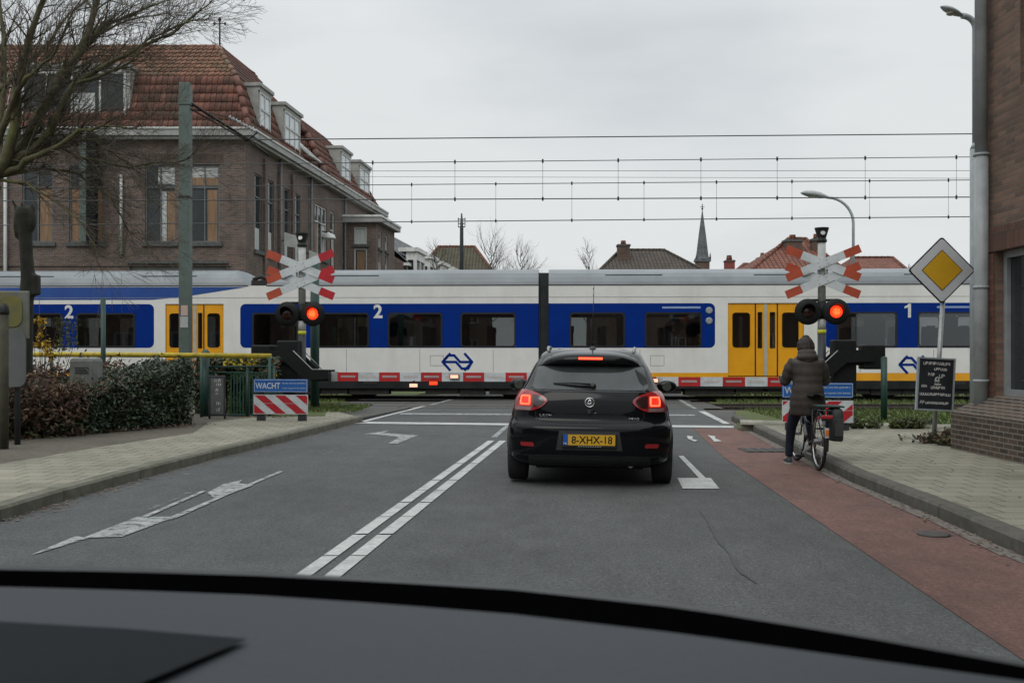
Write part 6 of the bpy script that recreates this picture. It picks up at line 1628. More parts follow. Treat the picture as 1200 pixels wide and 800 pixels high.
# coat: quilted torso, flared skirt, sleeves, hood lying on the shoulders
a = M(); rws = []
def ringc(z, rx, ry, cx, cy): return [Vector((cx + rx * (1 if math.cos(R(g_)) > 0 else -1) * abs(math.cos(R(g_))) ** .85, cy + ry * (1 if math.sin(R(g_)) > 0 else -1) * abs(math.sin(R(g_))) ** .85, z)) for g_ in range(0, 360, 12)]
prof = [(.625, .215, .175, .02, .06), (.70, .232, .185, .018, .05), (.80, .232, .180, .015, .035), (.90, .212, .165, .012, .02), (1.0, .192, .148, .01, .02), (1.08, .190, .145, .01, .025), (1.18, .205, .150, .008, .035), (1.26, .208, .140, .005, .045), (1.31, .165, .115, .002, .06), (1.35, .10, .09, 0, .07)]
for i in range(len(prof) - 1):
    for k in range(4):
        f = k / 4; v = [prof[i][j] * (1 - f) + prof[i + 1][j] * f for j in range(5)]
        q = .009 * abs(math.sin(math.pi * (v[0] + .012 * math.sin(v[0] * 23)) / .10)) if v[0] < 1.28 else 0
        rws.append(ringc(v[0], v[1] + q, v[2] + q, v[3], v[4]))
ids = a.grid(rws, m_coat, True, True); a.face(ids[-1], m_coat); a.face(ids[0][::-1], m_coat)
for s, pts in ((-1, ((-.15, .045, 1.265), (-.225, .07, 1.18), (-.262, .13, 1.04), (-.252, .25, 1.03), (-.242, .38, 1.06))), (1, ((.15, .045, 1.265), (.225, .06, 1.18), (.268, .11, 1.04), (.295, .23, 1.045), (.314, .365, 1.075)))):
    P5 = [Vector(p) for p in pts]; pp_ = []; rr__ = []
    for i in range(4):
        for k in range(5):
            f = k / 5; pp_.append(P5[i].lerp(P5[i + 1], f)); base = [.085, .075, .066, .056, .045]; rr__.append(base[i] * (1 - f) + base[i + 1] * f + .007 * abs(math.sin((i * 5 + k) * 1.05)))
    pp_.append(P5[-1]); rr__.append(.042); a.tube(pp_, rr__, m_coat, 14)
coat = soft('coat', a, m_coat, person, .012, 5, .5)
a = M(); ell(a, (0, -.02, 1.325), .150, .105, .065, m_coat); ell(a, (.0, .01, 1.375), .130, .11, .058, m_coat); ell(a, (.0, -.05, 1.29), .09, .06, .06, m_coat)
soft('hood', a, m_coat, person, .010, 5, .5)
a = M(); ell(a, (0, .080, 1.478), .106, .112, .102, m_hair, 18, 14); ell(a, (0.01, .03, 1.43), .095, .08, .08, m_hair)
for i in range(40):
    an = random.uniform(0, 6.28); a.tube([(.10 * math.cos(an), .08 + .10 * math.sin(an), 1.50), (.112 * math.cos(an), .075 + .115 * math.sin(an), 1.44), (.10 * math.cos(an + .2), .06 + .10 * math.sin(an + .2), 1.38)], [.014, .012, .008], m_hair, 6)
ell(a, (0, .07, 1.565), .05, .05, .03, m_hair); soft('hair', a, m_hair, person, .008, 3, .5)
# trousers
a = M()
for pts, rr__ in ((((-.08, .05, .83), (-.115, .17, .66), (-.145, .30, .47), (-.15, .37, .28), (-.152, .41, .10)), (.105, .092, .072, .060, .055)), (((.09, .05, .83), (.12, .25, .72), (.125, .40, .61), (.125, .30, .42), (.125, .22, .24)), (.105, .09, .072, .058, .052))):
    a.tube(pts, rr__, m_jean, 14)
ell(a, (.01, .04, .84), .17, .13, .11, m_jean); soft('jeans', a, m_jean, person, .012, 5, .5)
for c, d in (((-.155, .40, .0), 0), ((.125, .20, .135), 0)):
    a = M(); c = Vector(c); rws = []
    for (y, w, h) in ((-.06, .02, .05), (-.05, .038, .085), (0, .044, .10), (.06, .045, .085), (.12, .050, .062), (.18, .045, .045), (.215, .02, .022)):
        rws.append([c + Vector((w * math.cos(R(g_)), y, max(.006, h / 2 + h / 2 * math.sin(R(g_))))) for g_ in range(0, 360, 24)])
    ids = a.grid(rws, m_shoe, True, True); a.face(ids[0][::-1], m_shoe); sh_ = a.build('shoe', person)
    b = M(); o_ = []
    for (y, w) in ((-.062, .02), (-.05, .040), (0, .046), (.12, .052), (.18, .047), (.22, .02)): o_.append((y, w))
    pl2 = [c + Vector((w, y, 0)) for y, w in o_] + [c + Vector((-w, y, 0)) for y, w in o_[::-1]]; b.prism(pl2, (0, 0, .022), A('shoe_sole', (.40, .40, .38), None, 9, .7)); b.build('sole', sh_)

# ------------------------------------------------------------------ the viewer's own car: dashboard and bonnet edge
m_dash = A('dashboard', (.026, .030, .036), (.021, .025, .030), 240, .6, bump=.10, detail=2, spec=.3)
m_dash2 = A('dashboard_dark', (.010, .0125, .0145), (.008, .010, .012), 240, .8, bump=.06, detail=2, spec=.1)
m_gask = A('gasket', (.0012, .0012, .0014), None, 40, .9, spec=.0)
own = thing('own_car_front', 'dark grey dashboard and windscreen edge of the viewer\'s own car across the bottom', 'car', (0, .6, 0))
HZ = EYE - .228
def edge_y(px): # row of the dashboard's far edge
    tab = ((-300, 684), (0, 687), (150, 691), (300, 697), (450, 707), (600, 719), (800, 742), (1000, 770), (1200, 797), (1500, 850))
    for i in range(len(tab) - 1):
        if px <= tab[i + 1][0]: f = (px - tab[i][0]) / (tab[i + 1][0] - tab[i][0]); return tab[i][1] * (1 - f) + tab[i + 1][1] * f
    return tab[-1][1]
def Dd(py): return .228 * F / (py - HOR)
pxs = list(range(-300, 1501, 60)); rows = []
edge = [Vector((X(px, Dd(edge_y(px))), Dd(edge_y(px)), HZ)) for px in pxs]
a = M()
for (k, dz) in ((0, 0), (.12, .003), (.3, .0), (.6, -.004), (1.0, -.008)):
    rows.append([Vector((e.x * (1 - .1 * k), e.y - (e.y - .36) * k, HZ + dz)) for e in edge])
a.grid(rows, m_dash, True); a.grid([rows[-1], [p + Vector((0, -.03, -.08)) for p in rows[-1]], [Vector((p.x, p.y - .01, .75)) for p in rows[-1]]], m_dash, True)
a.grid([rows[0], [p + Vector((0, 0, -.05)) for p in rows[0]]], m_dash, True)
a.build('dashboard', own, True)
a = M(); q = [P(-60, 727, 0.0) * 0] ; 
def DG(px, py, dz=.0045): D_ = (EYE - HZ - dz) * F / (py - HOR); return Vector((X(px, D_), D_, HZ + dz))
pts = [DG(-320, 722), DG(0, 727.5), DG(150, 736), DG(291, 748), DG(232, 772), DG(160, 802), DG(60, 860), DG(-320, 860)]
a.poly(pts[::-1], m_dash2); o = a.build('dark_wedge', own, True)  # darker wedge laid on the left part of the dashboard
# black gasket: rises beyond the far edge of the dashboard
a = M(); k1 = [e + Vector((0, .003, -.002)) for e in edge]; out = []
tab2 = ((-300, 665), (0, 667), (150, 669.5), (300, 674), (450, 681.5), (600, 690.5), (800, 712), (1000, 744), (1200, 780), (1500, 840))
def ty_(px, tb):
    for i in range(len(tb) - 1):
        if px <= tb[i + 1][0]: f = (px - tb[i][0]) / (tb[i + 1][0] - tb[i][0]); return tb[i][1] * (1 - f) + tb[i + 1][1] * f
    return tb[-1][1]
k2 = []; k3 = []; k4 = []
for px, e in zip(pxs, edge):
    D_ = e.y + .055; k2.append(P(px, ty_(px, tab2), D_)); k3.append(P(px, ty_(px, tab2) - 4.5, D_ + .03)); k4.append(P(px, ty_(px, tab2) + 6, D_ + .12))
a.grid([k1, k2], m_gask, True); a.build('windscreen_gasket', own, True)
a = M(); a.grid([k2, k3, [p + Vector((0, .006, -.008)) for p in k3], k4], A('cowl', (.040, .046, .046), (.030, .034, .034), 12, .5, spec=.3), True); a.build('cowl', own, True)
a = M(); rows = [k4]
for (dy, dz) in ((.25, -.11), (.6, -.22), (.9, -.32), (1.0, -.42), (1.02, -.60)): rows.append([Vector((max(-1.05, min(.65, p.x)) , p.y + dy, p.z + dz)) for p in k4])
a.grid(rows, m_paint, True); a.build('bonnet', own, True)
for s, x_ in ((-1, -.9), (1, .5)):
    a = M(); a.lathe((x_, 1.35, .31), (1, 0, 0), [(-.1, .24), (-.09, .30), (.09, .30), (.1, .24)], m_rubber, 24); a.build('wheel', own, True)
a = M(); a.box(-1.0, .6, .55, 1.9, .25, .70, m_under); a.build('underbody', own, True)
# ------------------------------------------------------------------ bare trees
m_bark = A('mossy_bark', (.115, .105, .052), (.062, .056, .032), 7, .9, bump=.5, dirt=(.12, .13, .040), dirt_scale=3)
m_barkt = A('bare_twig', (.115, .095, .062), (.060, .050, .038), 8, .9)
m_barkd = A('grey_bark', (.090, .085, .075), (.060, .056, .050), 8, .9)
def grow(a, p, d, L, r, lev, rs, mat_, bend=.22, spread=(22, 52), up=.10, kids_n=(4, 3, 3), sides=(6, 4, 3, 3)):
    n = 5 if lev > 1 else 4; pts = [p]; rad = [r]; q = Vector(p); dd = d.normalized(); nodes = []
    for i in range(n):
        dd = (dd + Vector((rs.gauss(0, bend), rs.gauss(0, bend), rs.gauss(0, bend) + up)) * .5).normalized(); q = q + dd * L / n
        pts.append(q.copy()); rad.append(max(r * (1 - .68 * (i + 1) / n), .0022)); nodes.append((q.copy(), dd.copy(), rad[-1]))
    a.tube(pts, rad, mat_ if r > .012 else m_barkt, sides[min(3, 3 - min(lev, 3))], False)
    if lev <= 0: return
    for k in range(kids_n[min(len(kids_n) - 1, 3 - min(lev, 3))]):
        i = rs.randrange(1, n) if lev > 0 else n - 1; q, dd, rr = nodes[i]; ax = dd.orthogonal().normalized(); ax.rotate(Matrix.Rotation(rs.uniform(0, 6.28), 3, dd))
        nd = dd.copy(); nd.rotate(Matrix.Rotation(R(rs.uniform(*spread)), 3, ax))
        grow(a, q, nd, L * rs.uniform(.45, .72), rr * .72, lev - 1, rs, mat_, bend, spread, up, kids_n, sides)
    q, dd, rr = nodes[-1]; grow(a, q, dd, L * .6, rr, lev - 1, rs, mat_, bend, spread, up, kids_n, sides)
rs = random.Random(11)
DT = 14.6; tb_ = Vector((X(-62, DT), DT, 0)); tree = thing('bare_tree', 'large leafless tree with mossy limbs reaching in at the top left', 'tree', tb_)
tr = M(); fork = P(-8, 214, DT); tr.tube([tb_, tb_ + Vector((.05, 0, 1.0)), P(-48, 330, DT), P(-30, 262, DT), fork], [.27, .22, .19, .17, .13], m_bark, 14); tr.tube([P(-30, 262, DT), P(-70, 180, DT + .4), P(-110, 60, DT + 1)], [.12, .09, .05], m_bark, 8)
limbs = [([(-8, 214), (12, 172), (20, 110), (34, 50), (54, -10), (70, -60)], .085, -.5),
         ([(-4, 206), (30, 165), (62, 105), (98, 50), (116, -2), (128, -50)], .095, .2),
         ([(2, 200), (22, 178), (45, 140), (66, 104), (100, 52), (122, 30), (150, 18), (190, 3)], .070, .5),
         ([(6, 196), (40, 176), (60, 150), (84, 100), (120, 80), (165, 58), (200, 40), (245, 5)], .060, .0),
         ([(4, 204), (30, 188), (70, 172), (95, 152), (125, 148), (160, 150)], .048, -.4),
         ([(-10, 190), (2, 130), (6, 60), (-2, 0), (-6, -40)], .065, .6),
         ([(60, 110), (88, 70), (112, 40), (150, 26), (196, 16)], .035, .9),
         ([(-8, 180), (10, 130), (28, 96), (40, 84), (60, 66), (86, 12)], .045, -.9),
         ([(22, 178), (60, 168), (110, 162), (140, 185), (160, 200)], .030, .3),
         ([(84, 100), (120, 88), (150, 72), (176, 46), (225, 24)], .026, -.3),
         ([(2, 206), (50, 196), (92, 205), (130, 232), (150, 270)], .026, .5),
         ([(-6, 210), (30, 214), (64, 236), (96, 262), (118, 300)], .024, -.2),
         ([(60, 168), (100, 186), (150, 196), (205, 190), (238, 176)], .022, .2),
         ([(-30, 120), (10, 95), (50, 60), (80, 20), (120, -20)], .045, 1.0)]
tr.build('trunk', tree, True)
for pts, r0, off in limbs:
    a = M(); n = len(pts); L3 = [P(x_, y_, DT + off * (i / (n - 1)) * 1.6) for i, (x_, y_) in enumerate(pts)]
    dense = []
    for i in range(n - 1):
        for k in range(3): dense.append(L3[i].lerp(L3[i + 1], k / 3) + Vector((rs.gauss(0, .012), rs.gauss(0, .02), rs.gauss(0, .012))))
    dense.append(L3[-1]); m_ = len(dense); a.tube(dense, [max(.010, 1.12 * r0 * (1 - .85 * i / (m_ - 1))) for i in range(m_)], m_bark, 8)
    for i in range(2, m_):
        d = (dense[i] - dense[i - 1]).normalized(); rr = r0 * (1 - .85 * i / (m_ - 1))
        for k in range(3):
            ax = Vector((rs.gauss(0, .5), rs.gauss(0, 1), rs.gauss(0, .5))).normalized(); nd = d.copy(); nd.rotate(Matrix.Rotation(R(rs.uniform(-62, 62)), 3, ax)); nd = (nd + Vector((.25, 0, .10))).normalized()
            grow(a, dense[i], nd, rs.uniform(.32, .72), max(.006, min(.016, rr * .45)), 2, rs, m_barkt, .28, (20, 55), .05, (4, 3, 3), (4, 3, 3, 3))
    a.build('limb', tree, True)
# ivy-grown stub of a trunk left of the hedge
a = M(); D = 16.2; pts = [(27, 520), (26, 400), (31, 345), (30, 310), (34, 285), (32, 262)]
a.tube([Vector((X(29, D), D, 0))] + [P(x_, y_, D) for x_, y_ in ((29, 420), (31, 350), (33, 325), (31, 300), (30, 275), (29, 262), (28, 250), (28, 244))], [.13, .12, .11, .11, .10, .10, .12, .14, .12], m_bark, 14)
ell(a, P(20, 263, D), .05, .08, .24, m_bark, 12, 8); ell(a, P(38, 258, D), .06, .09, .18, m_bark, 12, 8); a.box(X(36, D), X(46, D), D - .08, D + .08, Z(346, D), Z(322, D), m_bark)
for i in range(9): q = P(rs.uniform(18, 42), 246, D); a.tube([q, q + Vector((rs.gauss(0, .06), rs.gauss(0, .06), rs.uniform(.05, .16)))], [.035, .02], m_bark, 6)
m_stub = A('stub_bark', (.035, .037, .028), (.018, .019, .015), 6, .95, bump=.6)
o = soft('tree_stub', a, m_stub, None, .025, 2, .4); tag(o, 'lopped mossy tree trunk with a knobbly top behind the grey sign back', 'tree')
# small yellow-flowered shrub stems at the left, before the train
a = M(); D = 17.5; m_yf = A('yellow_blossom', (.45, .28, .02), (.30, .19, .02), 4, .8, island=.3)
b = Vector((X(48, D), D, .0))
for i, (px, py) in enumerate(((46, 345), (48, 372), (56, 398), (62, 418), (40, 405), (72, 398), (70, 372), (82, 380), (88, 400), (54, 385))):
    q = P(px, py, D); a.tube([b + Vector((rs.gauss(0, .05), 0, 0)), b.lerp(q, .5) + Vector((rs.gauss(0, .06), 0, 0)), q], [.012, .008, .004], m_twig, 4)
for cx, cy, n, sx, sy in ((48, 376, 50, 5, 4), (42, 404, 60, 8, 3), (56, 408, 70, 7, 8), (47, 392, 30, 3, 8), (60, 418, 30, 5, 5)):
    for i in range(n): leaf(a, P(cx + rs.gauss(0, sx * .6), cy + rs.gauss(0, sy * .6), D + rs.gauss(0, .04)), .045, m_yf)
for i in range(220): leaf(a, P(78 + rs.gauss(0, 7), rs.uniform(372, 412), D + rs.gauss(0, .05)), .035, A('olive_leaf', (.10, .11, .03), (.06, .07, .02), 4, .8, island=.4))
tag(a.build('flowering_shrub'), 'thin shrub with yellow blossom standing in front of the train at far left', 'shrub')

# ------------------------------------------------------------------ houses and trees beyond the train
m_hb = brickmat('far_brick', (.170, .100, .075), (.120, .075, .060), (.15, .14, .12), .25, .08, .01)
m_rt_br = brickmat('far_tiles_brown', (.105, .082, .066), (.075, .060, .050), (.030, .026, .022), .28, .34, .045, offset=0, bump=1.0)
m_rt_red = brickmat('far_tiles_red', (.27, .105, .070), (.19, .075, .052), (.075, .035, .028), .28, .34, .045, offset=0, bump=1.0)
m_rt_moss = brickmat('far_tiles_moss', (.098, .085, .048), (.070, .062, .040), (.030, .028, .018), .28, .34, .045, offset=0, bump=1.0)
m_slate = brickmat('slate_tiles', (.20, .215, .23), (.15, .16, .175), (.04, .042, .045), .25, .22, .02, offset=.5, bump=.6)
def house(name, label, pxl, pxr, pye, pyr, prl, prr, D, depth, rm, wm=None, cat='house', wins=True, chim=(), ridge_m=None):
    """eave from column pxl to pxr at row pye; ridge from prl to prr at row pyr"""
    t = thing(name, label, cat, (X((pxl + pxr) / 2, D), D, 0)); wm = wm or m_hb; x0, x1 = X(pxl, D), X(pxr, D); ze = Z(pye, D); Dr = D + depth / 2
    r0, r1 = X(prl, Dr), X(prr, Dr); zr = Z(pyr, Dr); e = .4; hw = []
    mp_ = lambda p: Vector((x0 + p[0], D - p[1], p[2])); W_ = x1 - x0; nw = max(1, int(W_ / 2.6))
    for k in range(nw):
        for f_ in (0, 1):
            zb = 1.0 + 2.9 * f_
            if zb + 1.5 < ze: u = W_ * (k + .5) / nw; hw.append((u - .55, u + .55, zb, zb + 1.5))
    a = M(); wall(a, mp_, 0, W_, -.2, ze, hw, wm); a.poly([(x0, D, -.2), (x0, D, ze), (x0, D + depth, ze), (x0, D + depth, -.2)], wm); a.poly([(x1, D, -.2), (x1, D + depth, -.2), (x1, D + depth, ze), (x1, D, ze)], wm); a.poly([(x0, D + depth, -.2), (x0, D + depth, ze), (x1, D + depth, ze), (x1, D + depth, -.2)], wm)
    a.build('wall', t, True)
    for h in hw: window(t, mp_, *h, fm=m_frame, mull=(.5,), fw=.08)
    a = M(); A0, A1, B1, B0 = Vector((x0 - e, D - e, ze)), Vector((x1 + e, D - e, ze)), Vector((x1 + e, D + depth + e, ze)), Vector((x0 - e, D + depth + e, ze)); R0, R1 = Vector((r0, Dr, zr)), Vector((r1, Dr, zr))
    for q in ((A0, A1, R1, R0), (A1, B1, R1), (B1, B0, R0, R1), (B0, A0, R0)): a.poly(q, rm)
    a.poly([A0, B0, B1, A1], m_cornice); a.prism([A0 - Vector((0, 0, .15)), A1 - Vector((0, 0, .15)), A1 - Vector((0, 0, .002)), A0 - Vector((0, 0, .002))], (0, .12, 0), m_cornice)
    for p, q in ((R0, R1), (R0, A0), (R1, A1)): ridge(a, p, q, ridge_m or rm, .14)
    rf_ = a.build('roof', t, True)
    for (px, pyt, w, zb) in chim:
        cx = X(px, Dr); c = M(); c.box(cx - w / 2, cx + w / 2, Dr - w / 2 - 1.5, Dr + w / 2 - 1.5, zb if zb else zr - 3, Z(pyt, Dr), wm); c.box(cx - w / 2 - .06, cx + w / 2 + .06, Dr - w / 2 - 1.56, Dr + w / 2 - 1.44, Z(pyt, Dr) - .15, Z(pyt, Dr) - .02, m_sill)
        c.lathe((cx, Dr - 1.5, Z(pyt, Dr)), (0, 0, 1), [(0, w * .25), (.3, w * .2)], m_rt_red, 10); c.build('chimney', rf_, True)
    return t
house('hip_roof_house', 'house with brown hipped tile roof and small chimney just left of the church spire', 704, 826, 322, 293, 727, 778, 75, 9, m_rt_br, chim=((728, 289, .9, None),))
house('mossy_roof_house', 'house with mossy green-brown roof showing left of the gangway, behind bare branches', 496, 572, 318, 289, 514, 556, 88, 10, m_rt_moss, ridge_m=m_rt_red)
house('red_roof_house', 'tall house with red tiled hipped roof behind the right crossing signal', 880, 985, 322, 280, 924, 944, 60, 9, m_rt_red, chim=((921, 284, .95, None), (947, 283, 0.5, None)))
house('low_roof_house', 'low house with flat red roof left of the red hipped house', 864, 900, 322, 310, 872, 894, 66, 7, m_rt_red, chim=((887, 304, .6, None),))
house('brown_red_house', 'house with long low reddish-brown roof right of the far street lamp', 1000, 1060, 322, 302, 998, 1046, 72, 9, m_rt_red)
# lone chimney stack house
t = house('chimney_house', 'small flat house with a red brick chimney stack between spire and red roofs', 838, 870, 326, 318, 845, 862, 70, 6, m_rt_red)
D = 73; a = M(); a.box(X(849.5, D), X(860, D), D - .35, D + .35, 5.5, Z(305, D), A('chimney_red', (.24, .065, .05), (.17, .05, .04), 6, .85)); a.lathe((X(854.5, D), D, Z(305, D)), (0, 0, 1), [(0, .22), (.35, .18)], m_rt_red, 10); a.box(X(848.8, D), X(860.7, D), D - .4, D + .4, Z(307, D), Z(305.5, D) , m_sill); a.build('chimney', t, True)
# church with spire
Ds = 165; cx = X(823, Ds); t = thing('church_tower', 'slender grey slate church spire rising above the train roof', 'church', (cx, Ds, 0))
def sz(py): return Z(py, Ds)
a = M(); w = .95; a.box(cx - w * 1.05, cx + w * 1.05, Ds - w, Ds + w, 0, sz(307), m_hb); a.build('tower', t, True)
a = M(); a.box(cx - w * 1.25, cx + w * 1.25, Ds - w * 1.2, Ds + w * 1.2, sz(307), sz(304), m_slate); a.lathe((cx, Ds, sz(304)), (0, 0, 1), [(0, w * 1.35), (sz(300) - sz(304), w * 1.05), (sz(275) - sz(304), w * .62), (sz(247) - sz(304), .06)], m_slate, 8, smooth=False); sp_ = a.build('spire', t, True)
for dx in (-1, 1):
    b = M(); b.lathe((cx + dx * w * 1.15, Ds - w, sz(304)), (0, 0, 1), [(0, .16), (.5, .12), (1.1, .01)], m_slate, 6); b.build('pinnacle', sp_, True)
a = M(); a.tube([(cx, Ds, sz(248)), (cx, Ds, sz(239))], .07, m_dark, 6); a.lathe((cx, Ds, sz(246)), (0, 0, 1), [(0, .05), (.2, .18), (.4, .05)], m_dark, 8); a.box(cx - .35, cx + .35, Ds - .05, Ds + .05, sz(242.5), sz(242), m_dark); a.build('weather_vane', t, True)
# mast behind the mossy roof
D = 80; b = Vector((X(541, D), D, 0)); a = M(); a.tube([(0, 0, 0), (0, 0, Z(268, D)), (0, 0, Z(250, D))], [.20, .14, .05], m_postdark, 8)
for z_, w in ((Z(257, D), .30), (Z(262, D), .22), (Z(266, D), .26)): a.tube([(-w, 0, z_), (w, 0, z_)], .04, m_dark, 5)
for dx in (-.26, .26): a.tube([(dx, 0, Z(266, D)), (dx, 0, Z(255, D))], .03, m_dark, 5)
o = a.build('aerial_mast'); o.location = b; tag(o, 'thin dark aerial mast rising behind the mossy roof', 'mast')
# terraced houses along the street beyond
for i in range(6):
    d0, d1 = Dside(462) + .3 + i * 5.2, Dside(462) + .3 + i * 5.2 + 5.0; b0 = (d0 - 40) / RV.y; b1 = (d1 - 40) / RV.y
    lab = ('nearest', 'second', 'third', 'fourth', 'fifth', 'farthest')[i]
    t = thing('terrace_house', lab + ' of the terraced houses with white bay windows left of the road', 'house', SD((b0, .6, 0)), 0, 'terraced houses with white bays')
    SH = lambda p: SD((p[0], p[1] + .55, p[2]))
    a = M(); hh = [(b0 + .6, b1 - .6, 3.6, 7.0), (b0 + .5, b0 + 1.5, .1, 2.4), (b0 + 2.2, b1 - .5, .8, 2.5)]
    wall(a, SH, b0, b1, -.2, 7.4, hh, m_brickl); 
    a.poly([SH((b0, 0, -.2)), SH((b0, 0, 7.4)), SH((b0, -4, 9.7)), SH((b0, -8, 7.4)), SH((b0, -8, -.2))], m_brickl); a.poly([SH((b1, 0, -.2)), SH((b1, -8, -.2)), SH((b1, -8, 7.4)), SH((b1, -4, 9.7)), SH((b1, 0, 7.4))], m_brickl)
    a.build('wall', t, True)
    a = M(); a.poly([SH((b0, .3, 7.35)), SH((b1, .3, 7.35)), SH((b1, -3.0, 10.3)), SH((b0, -3.0, 10.3))], m_slate); a.poly([SH((b0, -3.0, 10.3)), SH((b1, -3.0, 10.3)), SH((b1, -8, 7.4)), SH((b0, -8, 7.4))], m_slate); mbox(a, SH, b0, b1, .0, .35, 7.15, 7.33, m_white); a.build('roof', t, True)
    a = M(); c0, c1 = b0 + .9, b1 - .9
    mbox(a, SH, c0 - .15, c1 + .15, -.5, .85, 8.15, 8.42, m_white); mbox(a, SH, c0, c1, -.5, .70, 5.0, 5.5, m_white); mbox(a, SH, c0, c1, .0, .70, 7.6, 8.15, m_white)
    for u_ in (c0, (c0 + c1) / 2 - .08, c1 - .16): mbox(a, SH, u_, u_ + .16, .5, .70, 5.5, 7.6, m_white)
    mbox(a, SH, c0, c0 + .12, .0, .12, 5.5, 7.6, m_white); by = a.build('bay_window', t, True)
    a = M(); a.poly([SH((c0 + .1, .58, 5.5)), SH((c1 - .1, .58, 5.5)), SH((c1 - .1, .58, 7.6)), SH((c0 + .1, .58, 7.6))], m_glassdark); a.poly([SH((c0 + .06, .58, 5.5)), SH((c0 + .06, .58, 7.6)), SH((c0 + .06, .05, 7.6)), SH((c0 + .06, .05, 5.5))], m_glassdark); a.build('pane', by, True)
    for h in hh[1:]: window(t, SH, *h, fm=m_frame, fw=.08)
# unseen terraces and trees added behind the viewer for windows and car paint to mirror
def reflection_row(label, p0, p1, out, hgt, nwin, brick_):
    p0, p1 = Vector(p0), Vector(p1); d = (p1 - p0); L = d.length; d.normalize(); n = Vector((d.y, -d.x, 0)) * out; dp = 8
    t = thing('reflection_terrace', label, 'building', tuple(p0)); mp_ = lambda q: p0 + d * q[0] + n * q[1] + Vector((0, 0, q[2])); hs = []
    for k in range(nwin):
        u = L * (k + .5) / nwin
        for z in (1.0, 4.0): hs.append((u - .7, u + .7, z, z + 1.7))
    a = M(); wall(a, mp_, 0, L, -.2, hgt, hs, brick_)
    for u in (0, L): a.poly([mp_((u, 0, -.2)), mp_((u, -dp, -.2)), mp_((u, -dp, hgt)), mp_((u, -dp / 2, hgt + 3)), mp_((u, 0, hgt))], brick_)
    a.poly([mp_((0, -dp, -.2)), mp_((L, -dp, -.2)), mp_((L, -dp, hgt)), mp_((0, -dp, hgt))], brick_); a.build('wall', t, True)
    a = M(); a.poly([mp_((0, .3, hgt - .1)), mp_((L, .3, hgt - .1)), mp_((L, -dp / 2, hgt + 3)), mp_((0, -dp / 2, hgt + 3))], m_rt_br); a.poly([mp_((0, -dp / 2, hgt + 3)), mp_((L, -dp / 2, hgt + 3)), mp_((L, -dp, hgt)), mp_((0, -dp, hgt))], m_rt_br); a.build('roof', t, True)
    for h in hs: window(t, mp_, *h, fm=m_frame, mull=(.5,), fw=.09, sill=False)
reflection_row('unseen brick terrace added for reflections behind the viewer on the left side of the road', (-9.5, -4, 0), (-15.5, -60, 0), -1, 6.5, 13, m_hb)
reflection_row('unseen brick terrace added for reflections behind the viewer on the right side of the road', (6.8, -4, 0), (1.5, -60, 0), 1, 6.5, 13, m_rb)
reflection_row('unseen brick terrace added for reflections, closing the street behind the viewer', (-30, -75, 0), (25, -75, 0), 1, 8.0, 12, m_hb)
reflection_row('unseen brick terrace added for reflections left of the viewer', (-36, -6, 0), (-19, -3, 0), -1, 6.5, 5, m_hb)
for k, (x_, y_) in enumerate(((-16, 6), (-20, 3), (-24, 8))):  # trees added out of view to be mirrored in the train windows
    rs = random.Random(50 + k); b = Vector((x_, y_, 0)); t = thing('bare_tree', ('first', 'second', 'third')[k] + ' leafless tree added out of view left of the viewer for the train windows to mirror', 'tree', b)
    a = M(); a.tube([b, b + Vector((0, 0, 3.2)), b + Vector((0, 0, 7))], [.22, .16, .06], m_bark, 8); a.build('trunk', t, True)
    a = M()
    for j in range(16):
        an = rs.uniform(0, 6.28); grow(a, b + Vector((0, 0, 2.6 + j * .27)), Vector((math.cos(an), math.sin(an), .9)).normalized(), rs.uniform(1.4, 2.2), .05, 2, rs, m_barkt, .22, (20, 45), .12, (4, 3, 3), (4, 3, 3, 3))
    a.build('crown', t, True)
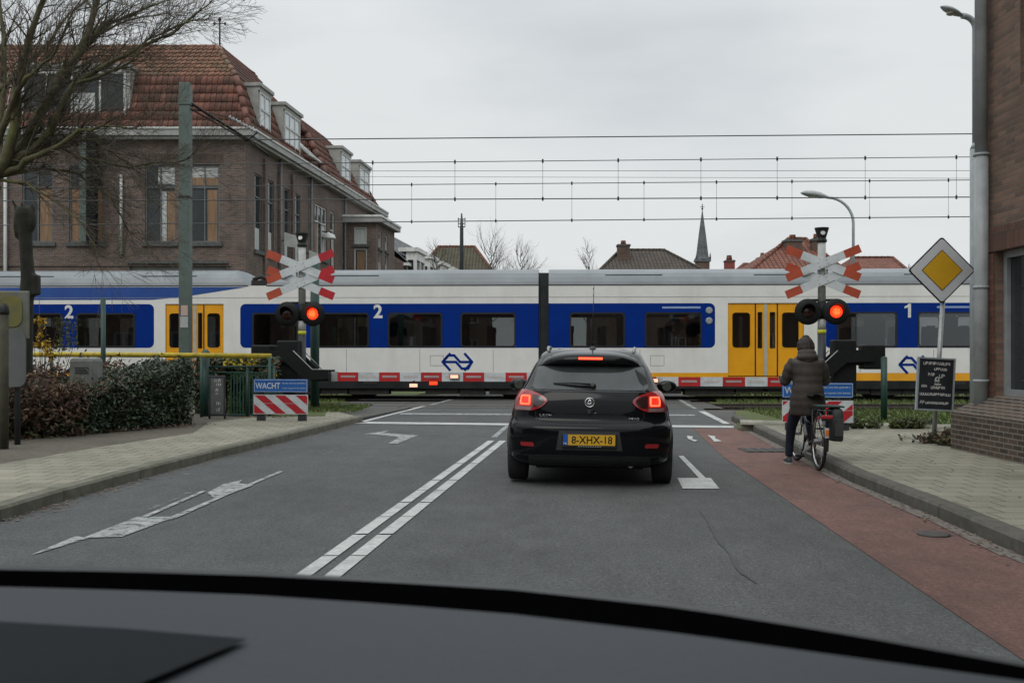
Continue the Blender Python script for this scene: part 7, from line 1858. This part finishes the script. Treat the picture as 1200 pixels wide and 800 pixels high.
# trees beyond the train
def far_tree(label, px, pyt, D, spread_px, seed, lev=3, up=.22, lean=0, kn=(6, 5, 3)):
    rs = random.Random(seed); b = Vector((X(px, D), D, -.2)); h = Z(pyt, D) + .2; t = thing('bare_tree', label, 'tree', b, 0, 'leafless trees beyond the train')
    a = M(); hs = h * .45; a.tube([b, b + Vector((0, 0, hs)), b + Vector((0, 0, h * .8))], [.20, .13, .05], m_barkd, 8); a.build('trunk', t, True)
    a = M(); sw = spread_px * D / F
    for k in range(26):
        f = .36 + .55 * k / 26; an = rs.uniform(0, 6.28); d = Vector((math.cos(an), math.sin(an), rs.uniform(.7, 1.6))).normalized(); L = sw * (1.15 - abs(f - .55)) * rs.uniform(.7, 1.0) * .8
        grow(a, b + Vector((0, 0, h * f)), d, L, .030, 2, rs, m_barkd, .22, (18, 42), up, kn, (4, 3, 3, 3))
    a.build('crown', t, True)
far_tree('small round leafless tree above the train, right of the gangway', 690, 279, 62, 22, 5, kn=(4, 3, 3))
far_tree('leafless tree with pale upturned branches left of the gangway, in front of the mossy roof', 574, 277, 56, 38, 9, up=.12)
far_tree('second leafless tree close to the gangway top, low branches above the carriage', 610, 288, 54, 34, 13, up=.12)
far_tree('leafless tree overlapping the left slope of the mossy roof', 512, 279, 58, 22, 21, up=.12)
far_tree('tiny leafless tree top between the red-brown roof and the priority sign', 1065, 298, 60, 6, 31)

# loose litter and grit along the kerbs
a = M(); rs = random.Random(3); m_grit = A('grit', (.16, .13, .10), (.09, .075, .06), 9, .95, island=.5)
for k in range(1500):
    side = rs.random() < .5; pts = LEFT if side else RIGHT; i = rs.randrange(1, 8); p = pts[i].lerp(pts[i + 1], rs.random()); o_ = abs(rs.gauss(0, .10)) + .01
    p = p + Vector((o_ if side else -o_, 0, .012)); s_ = rs.uniform(.008, .026); an = rs.uniform(0, 3.1)
    u = Vector((math.cos(an), math.sin(an), rs.uniform(-.1, .2))) * s_; w = Vector((-math.sin(an), math.cos(an), rs.uniform(-.1, .2))) * s_ * .6
    a.poly([p - u, p - w, p + u, p + w], m_grit if rs.random() < .6 else m_leafb)
for k in range(260):
    p = Vector((rs.uniform(4.0, 7.0), rs.uniform(8, 17), .125)) if rs.random() < .5 else Vector((rs.uniform(-8, -4.4), rs.uniform(9, 18), .125)); s_ = rs.uniform(.01, .03); an = rs.uniform(0, 3.1)
    u = Vector((math.cos(an), math.sin(an), .1)) * s_; w = Vector((-math.sin(an), math.cos(an), .1)) * s_ * .6; a.poly([p - u, p - w, p + u, p + w], m_leafb if rs.random() < .6 else m_leafg)
tag(a.build('kerb_litter'), 'fine grit and small dead leaves along the kerbs and pavements', 'litter', kind='stuff')
